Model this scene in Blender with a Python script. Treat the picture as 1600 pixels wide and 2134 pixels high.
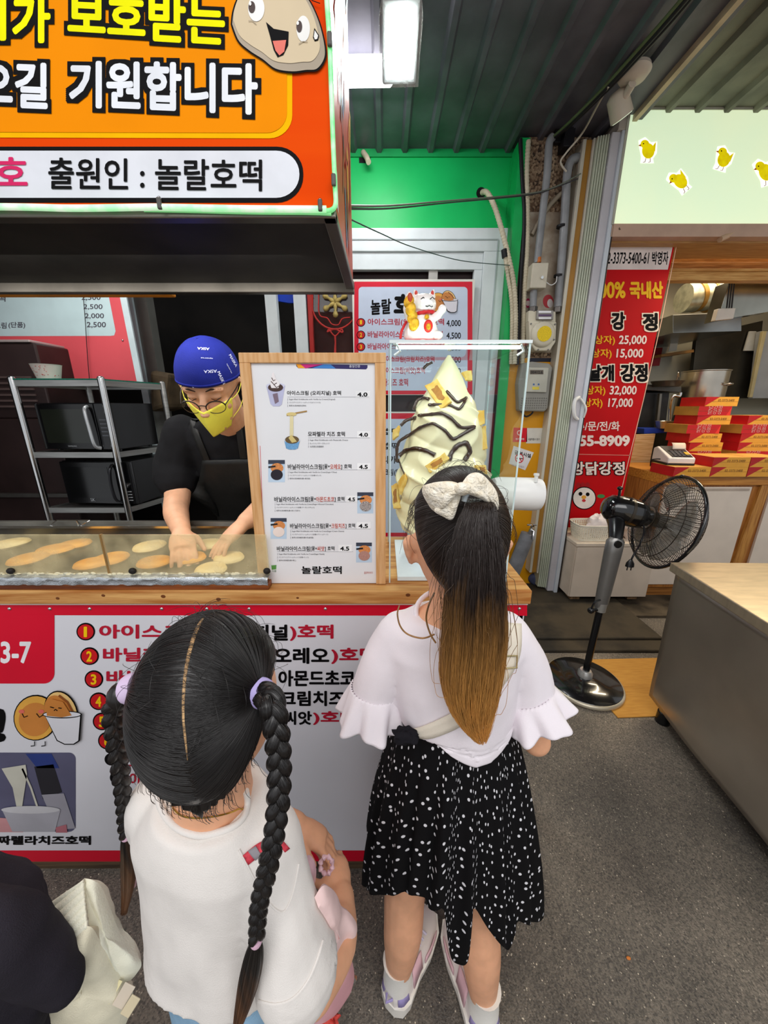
import bpy, bmesh, math, random
from mathutils import Vector, Matrix, Euler, noise as mnoise
random.seed(7)
for o in list(bpy.data.objects):
    bpy.data.objects.remove(o)
SC = bpy.context.scene
COL = SC.collection
# ---------------------------------------------------------------- camera, world, light, exposure
F, PITCH, CAMH = 745.0, math.radians(16.3), 1.42
cam_d = bpy.data.cameras.new('camera')
cam = bpy.data.objects.new('camera', cam_d)
COL.objects.link(cam)
cam.location = (0, 0, CAMH)
cam.rotation_euler = (math.pi / 2 - PITCH, 0, 0)
cam_d.sensor_fit = 'HORIZONTAL'
cam_d.sensor_width = 36
cam_d.lens = F / 1600 * 36
cam_d.clip_start = 0.02
SC.camera = cam
SC.view_settings.view_transform = 'Standard'
SC.view_settings.look = 'None'
SC.view_settings.gamma = 1
SC.view_settings.use_curve_mapping = False
SC.view_settings.exposure = 0.25
SC.cycles.transparent_max_bounces = 32
w = bpy.data.worlds.new('daylight')
SC.world = w
w.use_nodes = True
w.node_tree.nodes['Background'].inputs[0].default_value = (0.93, 0.96, 1.0, 1)
w.node_tree.nodes['Background'].inputs[1].default_value = 0.62

def area(name, loc, rot, sx, sy, power, col=(1, 1, 1)):
    l = bpy.data.lights.new(name, 'AREA')
    l.shape = 'RECTANGLE'; l.size = sx; l.size_y = sy; l.energy = power; l.color = col
    o = bpy.data.objects.new(name, l); COL.objects.link(o)
    o.location = loc; o.rotation_euler = rot
    return o
# daylight falling into the alley from the open street above and behind the viewer
area('street_daylight', (0.2, -1.6, 3.4), (math.radians(38), 0, 0), 4.0, 1.6, 62, (1, 0.98, 0.97))
# lamps inside the neighbour's shop (warm)
area('shop_ceiling_lamp', (2.7, 3.3, 2.68), (0, 0, 0), 1.6, 0.8, 19, (1, 0.80, 0.55))
area('shop_front_lamp', (2.65, 2.40, 2.39), (math.radians(-30), 0, 0), 1.2, 0.12, 24, (1, 0.83, 0.58))

# added fill light under the canopy, brightens the cook; no visible lamp
area('stall_canopy_fill', (-0.75, 0.95, 1.755), (math.radians(20), 0, 0), 1.1, 0.08, 4.5, (1, 0.97, 0.92))
# second added fill, unseen inside the stall, lifts rack and red menu sign
area('stall_rear_fill', (-1.7, 1.9, 2.45), (math.radians(18), 0, 0), 0.6, 0.3, 9, (1, 0.98, 0.95))
# ---------------------------------------------------------------- materials
def lin(h):
    h = h.lstrip('#')
    c = [int(h[i:i + 2], 16) / 255 for i in (0, 2, 4)]
    return tuple((x / 12.92 if x <= 0.04045 else ((x + 0.055) / 1.055) ** 2.4) for x in c)
MATS = {}
def M(hexc, rough=0.5, metal=0.0, var=0.05, scale=8.0, bump=0.0, emit=0.0, coat=0.0, sss=0.0, stretch=None, hex2=None, spec=None, bscale=None):
    key = (hexc, rough, metal, var, scale, bump, emit, coat, sss, stretch, hex2, spec, bscale)
    if key in MATS: return MATS[key]
    m = bpy.data.materials.new('m_' + hexc.strip('#') + '_%d' % len(MATS))
    m.use_nodes = True
    nt = m.node_tree; N = nt.nodes; L = nt.links
    b = N['Principled BSDF']
    b.inputs['Roughness'].default_value = rough
    b.inputs['Metallic'].default_value = metal
    if coat: b.inputs['Coat Weight'].default_value = coat
    if spec is None and metal < 0.2 and rough >= 0.35 and not coat: spec = 0.28
    if spec is not None: b.inputs['Specular IOR Level'].default_value = spec
    if sss:
        b.inputs['Subsurface Weight'].default_value = sss
        b.inputs['Subsurface Radius'].default_value = (0.01, 0.004, 0.002)
        b.inputs['Subsurface Scale'].default_value = 0.6
    tc = N.new('ShaderNodeTexCoord')
    src = tc.outputs['Object']
    if stretch:
        mp = N.new('ShaderNodeMapping'); mp.inputs['Scale'].default_value = stretch
        L.new(src, mp.inputs[0]); src = mp.outputs[0]
    nz = N.new('ShaderNodeTexNoise'); nz.inputs['Scale'].default_value = scale; nz.inputs['Detail'].default_value = 5
    L.new(src, nz.inputs['Vector'])
    c = lin(hexc)
    c2 = lin(hex2) if hex2 else tuple(max(0, x * (1 - 2.2 * var)) for x in c)
    c1 = c if hex2 else tuple(min(1, x * (1 + var)) for x in c)
    r = N.new('ShaderNodeValToRGB')
    r.color_ramp.elements[0].position = 0.35; r.color_ramp.elements[0].color = (*c2, 1)
    r.color_ramp.elements[1].position = 0.62; r.color_ramp.elements[1].color = (*c1, 1)
    L.new(nz.outputs[0], r.inputs[0]); L.new(r.outputs[0], b.inputs['Base Color'])
    if emit:
        L.new(r.outputs[0], b.inputs['Emission Color']); b.inputs['Emission Strength'].default_value = emit
    if bump:
        n2 = N.new('ShaderNodeTexNoise'); n2.inputs['Scale'].default_value = bscale or scale * 6; n2.inputs['Detail'].default_value = 4
        L.new(src, n2.inputs['Vector'])
        bp = N.new('ShaderNodeBump'); bp.inputs['Strength'].default_value = bump; bp.inputs['Distance'].default_value = 0.004
        L.new(n2.outputs[0], bp.inputs['Height']); L.new(bp.outputs[0], b.inputs['Normal'])
    MATS[key] = m
    return m
def wood(h1, h2, axis=0, rough=0.45, bump=0.15, sc=6):
    st = [14, 14, 14]; st[axis] = 1.0
    return M(h1, rough, 0, 0.1, sc, bump, stretch=tuple(st), hex2=h2)
def glass(name, tint=(1, 1, 1), ior=1.45, haze=0.0, hazecol=(0.8, 0.75, 0.6), rough=0.02):
    if name in MATS: return MATS[name]
    m = bpy.data.materials.new(name); m.use_nodes = True
    nt = m.node_tree; N = nt.nodes; L = nt.links; N.clear()
    out = N.new('ShaderNodeOutputMaterial')
    tr = N.new('ShaderNodeBsdfTransparent'); tr.inputs[0].default_value = (*tint, 1)
    gl = N.new('ShaderNodeBsdfGlossy'); gl.inputs['Roughness'].default_value = rough
    fr = N.new('ShaderNodeFresnel'); fr.inputs[0].default_value = ior
    mx = N.new('ShaderNodeMixShader')
    ge = N.new('ShaderNodeNewGeometry'); mm = N.new('ShaderNodeMath'); mm.operation = 'MULTIPLY_ADD'; mm.inputs[1].default_value = -1; mm.inputs[2].default_value = 1
    L.new(ge.outputs['Backfacing'], mm.inputs[0]); m3 = N.new('ShaderNodeMath'); m3.operation = 'MULTIPLY'; L.new(mm.outputs[0], m3.inputs[0]); L.new(fr.outputs[0], m3.inputs[1])
    L.new(m3.outputs[0], mx.inputs[0]); L.new(tr.outputs[0], mx.inputs[1]); L.new(gl.outputs[0], mx.inputs[2])
    last = mx
    if haze:
        df = N.new('ShaderNodeBsdfDiffuse'); df.inputs[0].default_value = (*hazecol, 1)
        nz = N.new('ShaderNodeTexNoise'); nz.inputs['Scale'].default_value = 14; nz.inputs['Detail'].default_value = 6
        tc = N.new('ShaderNodeTexCoord'); L.new(tc.outputs['Object'], nz.inputs['Vector'])
        mr = N.new('ShaderNodeMapRange'); mr.inputs[1].default_value = 0.3; mr.inputs[2].default_value = 0.75
        mr.inputs[3].default_value = haze * 0.35; mr.inputs[4].default_value = haze * 1.5
        L.new(nz.outputs[0], mr.inputs[0])
        m2 = N.new('ShaderNodeMixShader'); L.new(mr.outputs[0], m2.inputs[0]); L.new(last.outputs[0], m2.inputs[1]); L.new(df.outputs[0], m2.inputs[2])
        last = m2
    L.new(last.outputs[0], out.inputs[0])
    MATS[name] = m
    return m
def skin(h='#d9a27c'):
    return M(h, 0.48, 0, 0.04, 30, 0.05, sss=0.12)
def cloth(h, var=0.04, bump=0.25, rough=0.85, bscale=700):
    return M(h, rough, 0, var, 12, bump, bscale=bscale, spec=0.2)
STEEL = M('#a3a3a0', 0.3, 0.9, 0.08, 5, 0.05, stretch=(1, 1, 12))
STEELD = M('#6d6a66', 0.38, 0.85, 0.12, 5, 0.05)
CHROME = M('#d5d5d5', 0.15, 1.0, 0.03)
BLACKP = M('#101012', 0.25, 0, 0.1)
DARK = M('#0b0b0d', 0.6, 0, 0.2)
WHITEP = M('#e8e8e6', 0.4, 0, 0.03)
BLACKINK = M('#070608', 0.6, 0, 0.03, spec=0.1)
REDINK = M('#d40a22', 0.45, 0, 0.04)

# ---------------------------------------------------------------- unprojection (a pixel of the photo onto a real plane)
CP, SP = math.cos(PITCH), math.sin(PITCH)
EYE = Vector((0, 0, CAMH))
def ray(x, y):
    a = (x - 800) / F; b = (1067 - y) / F
    return Vector((a, CP + SP * b, -SP + CP * b))
def onY(x, y, Y):
    d = ray(x, y); return EYE + d * (Y / d.y)
def onZ(x, y, Z):
    d = ray(x, y); return EYE + d * ((Z - CAMH) / d.z)
class Plane:
    def __init__(s, O, U, V):
        s.O = Vector(O); s.U = Vector(U).normalized(); s.V = Vector(V).normalized(); s.N = s.U.cross(s.V)
    def px(s, x, y):
        d = ray(x, y); t = (s.O - EYE).dot(s.N) / d.dot(s.N); p = EYE + d * t - s.O
        return (p.dot(s.U), p.dot(s.V))
    def pt(s, u, v, h=0.0):
        return s.O + s.U * u + s.V * v + s.N * h
def front(Y):
    return Plane((0, Y, 0), (1, 0, 0), (0, 0, 1))

# ---------------------------------------------------------------- text outlines from the built-in font
_tc = {}
def text_mesh(s, off):
    k = (s, off)
    if k in _tc: return _tc[k]
    c = bpy.data.curves.new('tmp', 'FONT'); c.body = s; c.size = 1; c.offset = off; c.resolution_u = 3
    o = bpy.data.objects.new('tmp', c); COL.objects.link(o)
    dg = bpy.context.evaluated_depsgraph_get()
    me = bpy.data.meshes.new_from_object(o.evaluated_get(dg))
    vs = [tuple(v.co) for v in me.vertices]; fs = [tuple(p.vertices) for p in me.polygons]
    bpy.data.objects.remove(o); bpy.data.curves.remove(c); bpy.data.meshes.remove(me)
    xs = [v[0] for v in vs] or [0, 1]; ys = [v[1] for v in vs] or [0, 1]
    r = (vs, fs, min(xs), max(xs), min(ys), max(ys))
    _tc[k] = r
    return r

# ---------------------------------------------------------------- mesh builder
ORG = {}
class B:
    def __init__(s, m=None):
        s.v = []; s.f = []; s.m = m or Matrix(); s.mi = []; s.cur = 0
    def add(s, vs, fs):
        n = len(s.v)
        s.v += [s.m @ Vector(v) for v in vs]
        s.f += [tuple(i + n for i in f) for f in fs]
        s.mi += [s.cur] * len(fs)
        return s
    def box(s, p0, p1):
        x0, y0, z0 = (min(a, b) for a, b in zip(p0, p1)); x1, y1, z1 = (max(a, b) for a, b in zip(p0, p1))
        return s.add([(x0, y0, z0), (x1, y0, z0), (x1, y1, z0), (x0, y1, z0), (x0, y0, z1), (x1, y0, z1), (x1, y1, z1), (x0, y1, z1)],
                     [(0, 3, 2, 1), (4, 5, 6, 7), (0, 1, 5, 4), (1, 2, 6, 5), (2, 3, 7, 6), (3, 0, 4, 7)])
    def cbox(s, c, d):
        return s.box([c[i] - d[i] / 2 for i in range(3)], [c[i] + d[i] / 2 for i in range(3)])
    def prism(s, pts, pl, h0, h1):
        n = len(pts)
        a = sum(pts[i][0] * pts[(i + 1) % n][1] - pts[(i + 1) % n][0] * pts[i][1] for i in range(n))
        if a < 0: pts = pts[::-1]
        vs = [pl.pt(u, v, h0) for u, v in pts] + [pl.pt(u, v, h1) for u, v in pts]
        fs = [tuple(range(n - 1, -1, -1)), tuple(range(n, 2 * n))] + [(i, (i + 1) % n, n + (i + 1) % n, n + i) for i in range(n)]
        return s.add(vs, fs)
    def poly3(s, pts, thick):
        pts = [Vector(p) for p in pts]
        nrm = (pts[1] - pts[0]).cross(pts[2] - pts[0]).normalized() * thick
        n = len(pts)
        vs = pts + [p - nrm for p in pts]
        fs = [tuple(range(n)), tuple(range(2 * n - 1, n - 1, -1))] + [((i + 1) % n, i, n + i, n + (i + 1) % n) for i in range(n)]
        return s.add(vs, fs)
    def loft(s, rings, closed=False, cap=True):
        n = len(rings[0]); k = len(rings)
        vs = [p for r in rings for p in r]; fs = []
        for j in range(k if closed else k - 1):
            a = j * n; b = ((j + 1) % k) * n
            for i in range(n):
                fs.append((a + i, a + (i + 1) % n, b + (i + 1) % n, b + i))
        if cap and not closed:
            fs.append(tuple(range(n - 1, -1, -1))); fs.append(tuple(range((k - 1) * n, k * n)))
        return s.add(vs, fs)
    def tube(s, pts, r, n=8, closed=False, flat=1.0, up=None, cap=True, twist=0.0):
        pts = [Vector(p) for p in pts]; k = len(pts)
        rs = r if isinstance(r, (list, tuple)) else [r] * k
        fl = flat if isinstance(flat, (list, tuple)) else [flat] * k
        rings = []; ref = Vector(up) if up else None
        for i in range(k):
            if closed: t = (pts[(i + 1) % k] - pts[i - 1])
            else: t = pts[min(i + 1, k - 1)] - pts[max(i - 1, 0)]
            if t.length < 1e-9: t = Vector((0, 0, 1))
            t.normalize()
            if ref is None:
                ref = Vector((0, 0, 1)) if abs(t.z) < 0.9 else Vector((0, 1, 0))
            a = ref - t * ref.dot(t)
            if a.length < 1e-6: a = t.orthogonal()
            a.normalize()
            if not up: ref = a
            b = t.cross(a)
            rr = rs[i]; tw = twist * i
            rings.append([pts[i] + a * (math.cos(q + tw) * rr * fl[i]) + b * (math.sin(q + tw) * rr) for q in [2 * math.pi * j / n for j in range(n)]])
        return s.loft(rings, closed, cap)
    def cyl(s, p0, p1, r0, r1=None, n=20):
        return s.tube([p0, p1], [r0, r0 if r1 is None else r1], n)
    def lathe(s, prof, c=(0, 0, 0), n=32, axis='Z', sy=1.0, cap=True):
        c = Vector(c); rings = []
        for r, h in prof:
            ring = []
            for j in range(n):
                q = 2 * math.pi * j / n
                x, y = r * math.cos(q), r * math.sin(q) * sy
                ring.append(c + (Vector((x, y, h)) if axis == 'Z' else Vector((x, -h, y)) if axis == 'Y' else Vector((h, x, y))))
            rings.append(ring)
        return s.loft(rings, False, cap)
    def ball(s, c, r, n=16, k=10, rot=None):
        r = r if isinstance(r, (tuple, list)) else (r, r, r)
        c = Vector(c); rings = []
        for i in range(k + 1):
            a = -math.pi / 2 + math.pi * i / k
            a = max(-1.55, min(1.55, a))
            ring = []
            for j in range(n):
                q = 2 * math.pi * j / n
                p = Vector((r[0] * math.cos(a) * math.cos(q), r[1] * math.cos(a) * math.sin(q), r[2] * math.sin(a)))
                if rot: p = rot @ p
                ring.append(c + p)
            rings.append(ring)
        return s.loft(rings)
    def grid(s, fn, nu, nv, wrap=False):
        vs = [fn(i / nu, j / nv) for j in range(nv + 1) for i in range(nu if wrap else nu + 1)]
        w = nu if wrap else nu + 1; fs = []
        for j in range(nv):
            for i in range(nu):
                i2 = (i + 1) % w if wrap else i + 1
                fs.append((j * w + i, j * w + i2, (j + 1) * w + i2, (j + 1) * w + i))
        return s.add(vs, fs)
    def build(s, name, mat, parent=None, smooth=False, bevel=0.0, sub=0, solid=0.0, label=None, cat=None, kind=None, group=None, angle=None, remesh=0.0, smoothit=0, org=None):
        me = bpy.data.meshes.new(name)
        if org is None:
            if parent: org = ORG[parent.name]
            elif s.v:
                mn = [min(v[i] for v in s.v) for i in range(3)]; mx = [max(v[i] for v in s.v) for i in range(3)]
                org = Vector(((mn[0] + mx[0]) / 2, (mn[1] + mx[1]) / 2, mn[2]))
        me.from_pydata([v - org for v in s.v], [], s.f)
        for mm in (mat if isinstance(mat, (list, tuple)) else [mat]): me.materials.append(mm)
        if any(s.mi):
            for p, i in zip(me.polygons, s.mi): p.material_index = i
        o = bpy.data.objects.new(name, me); COL.objects.link(o)
        if remesh or sub or smoothit:
            if remesh:
                md = o.modifiers.new('r', 'REMESH'); md.mode = 'VOXEL'; md.voxel_size = remesh
            if smoothit:
                md = o.modifiers.new('s', 'SMOOTH'); md.factor = 0.5; md.iterations = smoothit
            if solid:
                md = o.modifiers.new('so', 'SOLIDIFY'); md.thickness = solid; md.offset = 0
            if sub:
                md = o.modifiers.new('ss', 'SUBSURF'); md.levels = sub; md.render_levels = sub
            dg = bpy.context.evaluated_depsgraph_get()
            nm = bpy.data.meshes.new_from_object(o.evaluated_get(dg))
            o.modifiers.clear(); o.data = nm; bpy.data.meshes.remove(me); me = nm
            me.name = name
            if not me.materials:
                for mm in (mat if isinstance(mat, (list, tuple)) else [mat]): me.materials.append(mm)
        else:
            bm = bmesh.new(); bm.from_mesh(me); bmesh.ops.recalc_face_normals(bm, faces=bm.faces)
            if solid:
                pass
            bm.to_mesh(me); bm.free()
            if solid:
                md = o.modifiers.new('so', 'SOLIDIFY'); md.thickness = solid; md.offset = 0
            if bevel:
                md = o.modifiers.new('b', 'BEVEL'); md.width = bevel; md.segments = 2; md.limit_method = 'ANGLE'; md.angle_limit = math.radians(40)
        if smooth:
            for p in me.polygons: p.use_smooth = True
            if angle is None: angle = 50
            if not (remesh or sub):
                try: me.set_sharp_from_angle(angle=math.radians(angle))
                except Exception: pass
        if parent:
            o.parent = parent; ORG[o.name] = org
        else:
            o.location = org; ORG[o.name] = org
        tag(o, label, cat, kind, group)
        return o
def tag(o, label=None, cat=None, kind=None, group=None):
    if label: o['label'] = label
    if cat: o['category'] = cat
    if kind: o['kind'] = kind
    if group: o['group'] = group
    return o
def thing(name, label, cat, loc, group=None, kind=None):
    o = bpy.data.objects.new(name, None); COL.objects.link(o)
    o.location = loc; o.empty_display_size = 0.05
    ORG[o.name] = Vector(loc)
    return tag(o, label, cat, kind, group)
def struct(b, name, mat, **k):
    return b.build(name, mat, kind='structure', **k)
# flat printing on a sign: everything given in photo pixels and laid on the sign's own plane
class Print:
    def __init__(s, parent, plane, h=0.0006):
        s.p = parent; s.pl = plane; s.h = h; s.all = []; s.g = None
    def begin(s, name):
        s.g = [name, B(), []]; s.all.append(s.g)
    def end(s):
        s.g = None
    def _b(s, name, mat):
        g = s.g
        if g is None:
            g = [name, B(), []]; s.all.append(g)
        if mat not in g[2]: g[2].append(mat)
        g[1].cur = g[2].index(mat)
        return g[1]
    def poly(s, pts, mat, layer=1, name='printed_shape', raw=False):
        uv = pts if raw else [s.pl.px(*p) for p in pts]
        n = len(uv)
        a = sum(uv[i][0] * uv[(i + 1) % n][1] - uv[(i + 1) % n][0] * uv[i][1] for i in range(n))
        if a < 0: uv = uv[::-1]
        s._b(name, mat).add([s.pl.pt(u, v, s.h * layer) for u, v in uv], [tuple(range(n))])
    def rect(s, x0, y0, x1, y1, mat, layer=1, name='printed_shape'):
        s.poly([(x0, y0), (x1, y0), (x1, y1), (x0, y1)], mat, layer, name)
    def ell(s, cx, cy, rx, ry, mat, layer=1, name='printed_shape', rot=0.0, n=28):
        c, q = math.cos(rot), math.sin(rot)
        s.poly([(cx + rx * math.cos(t) * c - ry * math.sin(t) * q, cy + rx * math.cos(t) * q + ry * math.sin(t) * c) for t in [2 * math.pi * i / n for i in range(n)]], mat, layer, name)
    def rrect(s, x0, y0, x1, y1, r, mat, layer=1, name='printed_shape', corners=(1, 1, 1, 1), dy=0.0):
        pts = []
        for k, (cx, cy, a0) in enumerate(((x1 - r, y1 - r, 0), (x0 + r, y1 - r, 90), (x0 + r, y0 + r, 180), (x1 - r, y0 + r, 270))):
            if corners[k]:
                for i in range(9):
                    t = math.radians(a0 + 90 * i / 8); pts.append((cx + r * math.cos(t), cy + r * math.sin(t)))
            else:
                pts.append(((x1, y1), (x0, y1), (x0, y0), (x1, y0))[k])
        pts = [(x, y + dy * (x - x0) / (x1 - x0)) for x, y in pts]
        s.poly(pts, mat, layer, name)
    def line(s, pts, wpx, mat, layer=1, name='printed_line'):
        uv = [Vector(p) for p in pts]; L = []; R = []
        for i, p in enumerate(uv):
            t = uv[min(i + 1, len(uv) - 1)] - uv[max(i - 1, 0)]
            t.normalize(); nn = Vector((-t.y, t.x)) * wpx / 2
            L.append(p + nn); R.append(p - nn)
        P = [s.pl.pt(*s.pl.px(*p), s.h * layer) for p in L + R]; k = len(L)
        s._b(name, mat).add(P, [(i, i + 1, k + i + 1, k + i) for i in range(k - 1)])
    def text(s, t, x0, y0, x1, y1, mat, layer=2, off=0.03, name='lettering', dy=0.0, gr=0.0, shear=0.0, outline=None, ow=0.06, quad=None):
        """x0..x1 / y0..y1: the ink box in photo pixels; dy drops the right end, gr grows it; off thickens the strokes (in em)"""
        own = s.g is None
        if own: s.begin(name)
        vs, fs, ax, bx, ay, by = text_mesh(t, 0.0)
        ax -= off; bx += off; ay -= off; by += off
        def lay(mt, rad, lev, k, square=False):
            sh = [(rad * a / 3, rad * c) for a in range(-3, 4) for c in (-1, 1)] + [(rad * c, rad * a / 3) for a in range(-2, 3) for c in (-1, 1)] + [(rad * .5 * a, rad * .5 * c) for a in (-1, 1) for c in (-1, 1)] if square else [(0, 0)] if rad < 0.004 else [(rad * math.cos(2 * math.pi * i / k), rad * math.sin(2 * math.pi * i / k)) for i in range(k)] + ([(0, 0)] if rad < 0.06 else [(rad * .5 * math.cos(2 * math.pi * (i + .5) / 6), rad * .5 * math.sin(2 * math.pi * (i + .5) / 6)) for i in range(6)])
            for m, (ox, oy) in enumerate(sh):
                P = []
                for v in vs:
                    fx = (v[0] + ox - ax) / max(1e-6, bx - ax); fy = (v[1] + oy - ay) / max(1e-6, by - ay)
                    y = y1 + (y0 - y1) * fy
                    y += (dy + gr * (0.5 - fy)) * fx
                    P.append(s.pl.pt(*s.pl.px(x0 + (x1 - x0) * fx + shear * fy, y), s.h * lev + 2e-6 * m))
                s._b(name, mt).add(P, fs)
        if outline: lay(outline, off + ow * 0.85, layer - 0.5, 14, True)
        lay(mat, off, layer, 8)
        if own: s.end()
    def done(s):
        for name, b, mats in s.all:
            if b.v: b.build(name, mats, s.p)
def arc(c, r, a0, a1, n=10):
    return [(c[0] + r * math.cos(math.radians(a0 + (a1 - a0) * i / n)), c[1] + r * math.sin(math.radians(a0 + (a1 - a0) * i / n))) for i in range(n + 1)]
def spline(pts, k=6):
    P = [Vector(p) for p in pts]; out = []
    for i in range(len(P) - 1):
        p0 = P[max(i - 1, 0)]; p1 = P[i]; p2 = P[i + 1]; p3 = P[min(i + 2, len(P) - 1)]
        for j in range(k):
            t = j / k
            out.append(0.5 * ((2 * p1) + (p2 - p0) * t + (2 * p0 - 5 * p1 + 4 * p2 - p3) * t * t + (3 * p1 - p0 - 3 * p2 + p3) * t ** 3))
    out.append(P[-1])
    return out
# ================================================================ the setting
def asphalt():
    m = bpy.data.materials.new('asphalt'); m.use_nodes = True
    nt = m.node_tree; N = nt.nodes; L = nt.links; b = N['Principled BSDF']
    tc = N.new('ShaderNodeTexCoord')
    n1 = N.new('ShaderNodeTexNoise'); n1.inputs['Scale'].default_value = 2.2; n1.inputs['Detail'].default_value = 6
    n2 = N.new('ShaderNodeTexVoronoi'); n2.inputs['Scale'].default_value = 120
    n3 = N.new('ShaderNodeTexNoise'); n3.inputs['Scale'].default_value = 260; n3.inputs['Detail'].default_value = 2
    for n in (n1, n2, n3): L.new(tc.outputs['Object'], n.inputs['Vector'])
    r1 = N.new('ShaderNodeValToRGB'); r1.color_ramp.elements[0].color = (*lin('#413d3a'), 1); r1.color_ramp.elements[1].color = (*lin('#7e766c'), 1)
    r1.color_ramp.elements[0].position = 0.3; r1.color_ramp.elements[1].position = 0.72
    L.new(n1.outputs[0], r1.inputs[0])
    r2 = N.new('ShaderNodeValToRGB'); r2.color_ramp.elements[0].color = (1, 1, 1, 1); r2.color_ramp.elements[1].color = (0, 0, 0, 1)
    r2.color_ramp.elements[0].position = 0.14; r2.color_ramp.elements[1].position = 0.24
    L.new(n2.outputs['Distance'], r2.inputs[0])
    n4 = N.new('ShaderNodeTexNoise'); n4.inputs['Scale'].default_value = 60; L.new(tc.outputs['Object'], n4.inputs['Vector'])
    r4 = N.new('ShaderNodeValToRGB'); r4.color_ramp.elements[0].position = 0.52; r4.color_ramp.elements[1].position = 0.6
    L.new(n4.outputs[0], r4.inputs[0])
    mu = N.new('ShaderNodeMath'); mu.operation = 'MULTIPLY'; L.new(r2.outputs[0], mu.inputs[0]); L.new(r4.outputs[0], mu.inputs[1])
    mx = N.new('ShaderNodeMix'); mx.data_type = 'RGBA'; L.new(mu.outputs[0], mx.inputs[0]); L.new(r1.outputs[0], mx.inputs[6]); mx.inputs[7].default_value = (*lin('#c9bfae'), 1)
    n5 = N.new('ShaderNodeTexVoronoi'); n5.inputs['Scale'].default_value = 240; L.new(tc.outputs['Object'], n5.inputs['Vector'])
    r5 = N.new('ShaderNodeValToRGB'); r5.color_ramp.elements[0].color = (0.45, 0.45, 0.45, 1); r5.color_ramp.elements[1].color = (1.7, 1.62, 1.5, 1); L.new(n5.outputs['Color'], r5.inputs[0])
    m5 = N.new('ShaderNodeMix'); m5.data_type = 'RGBA'; m5.blend_type = 'MULTIPLY'; m5.inputs[0].default_value = 1.0; L.new(mx.outputs[2], m5.inputs[6]); L.new(r5.outputs[0], m5.inputs[7])
    L.new(m5.outputs[2], b.inputs['Base Color'])
    b.inputs['Roughness'].default_value = 0.62
    bp = N.new('ShaderNodeBump'); bp.inputs['Strength'].default_value = 0.6; bp.inputs['Distance'].default_value = 0.004
    L.new(n3.outputs[0], bp.inputs['Height']); L.new(bp.outputs[0], b.inputs['Normal'])
    return m
struct(B().box((-4, -3, -0.1), (5, 6.5, 0)), 'floor', asphalt())
CEILZ = 2.965
# corrugated awning ceiling: ribs run away from the viewer
def ceil_b(x0, x1, y0, y1, z, pitch=0.16):
    b = B(); prof = []; x = x0
    while x < x1:
        prof += [(x, 0), (x + 0.105, 0), (x + 0.118, -0.022), (x + 0.142, -0.022), (x + 0.155, 0)]; x += pitch
    vs = []
    for (px, dz) in prof: vs += [(px, y0, z + dz), (px, y1, z + dz)]
    fs = [(2 * i, 2 * i + 1, 2 * i + 3, 2 * i + 2) for i in range(len(prof) - 1)]
    b.add(vs, fs)
    b.box((x0, y0, z + 0.03), (x, y1, z + 0.05))
    return b
struct(ceil_b(-4, 1.39, 0.35, 2.85, CEILZ), 'ceiling', M('#5e5d66', 0.45, 0.2, 0.12, 6))
struct(ceil_b(1.43, 4.4, 0.35, 2.60, CEILZ + 0.03), 'ceiling_right', M('#6b6a5c', 0.5, 0.2, 0.15, 6))  # same sheet, olive tone puts the light box's glow into its colour
struct(B().box((1.370, 0.35, CEILZ - 0.03), (1.395, 2.6, CEILZ + 0.05)), 'trim_1', M('#c9b795', 0.5, 0, 0.1))
struct(B().box((1.405, 0.35, CEILZ - 0.02), (1.425, 2.6, CEILZ + 0.05)), 'trim_2', M('#8d7c5c', 0.5, 0, 0.1))
# green back wall of the alley with a white door frame
GW = 2.78
struct(B().box((-0.62, GW, 2.53), (0.80, GW + 0.08, 2.93)), 'wall_green', M('#12b85e', 0.4, 0, 0.06, 3, 0.02))
struct(B().box((-0.62, GW - 0.012, 2.925), (0.86, GW + 0.08, 2.965)), 'trim_3', M('#0f9a50', 0.5))
struct(B().box((0.80, 2.63, 0), (0.86, GW + 0.1, 2.94)).box((0.793, 2.75, 2.3), (0.803, GW, 2.9)), 'trim_4', M('#10aa55', 0.42, 0, 0.06))
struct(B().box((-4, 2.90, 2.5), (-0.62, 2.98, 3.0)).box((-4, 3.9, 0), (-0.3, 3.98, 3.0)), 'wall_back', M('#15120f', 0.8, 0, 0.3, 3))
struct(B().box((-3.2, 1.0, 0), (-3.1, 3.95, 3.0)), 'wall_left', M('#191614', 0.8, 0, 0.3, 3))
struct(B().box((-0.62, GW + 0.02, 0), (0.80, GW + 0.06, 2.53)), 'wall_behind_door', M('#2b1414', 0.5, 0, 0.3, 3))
# door: white aluminium frame
WF = M('#d3dcdc', 0.4, 0, 0.03)
pf = front(GW - 0.02)
struct(B().box((-0.62, GW - 0.06, 2.40), (0.80, GW, 2.53)).box((0.655, GW - 0.06, 0), (0.80, GW, 2.40))
       .box((-0.62, GW - 0.045, 2.30), (0.655, GW + 0.0, 2.40)).box((0.60, GW - 0.045, 0), (0.655, GW, 2.30)), 'door_1', WF, bevel=0.004)
struct(B().box((-0.62, GW - 0.066, 2.462), (0.74, GW - 0.058, 2.468)).box((0.735, GW - 0.066, 0), (0.742, GW - 0.058, 2.462)), 'trim_5', M('#aebaba', 0.4))
struct(B().box((0.30, GW - 0.03, 0.2), (0.36, GW, 2.30)).box((-0.62, GW - 0.03, 2.17), (0.655, GW - 0.01, 2.19)), 'door_2', M('#b9b7b0', 0.4))
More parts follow.
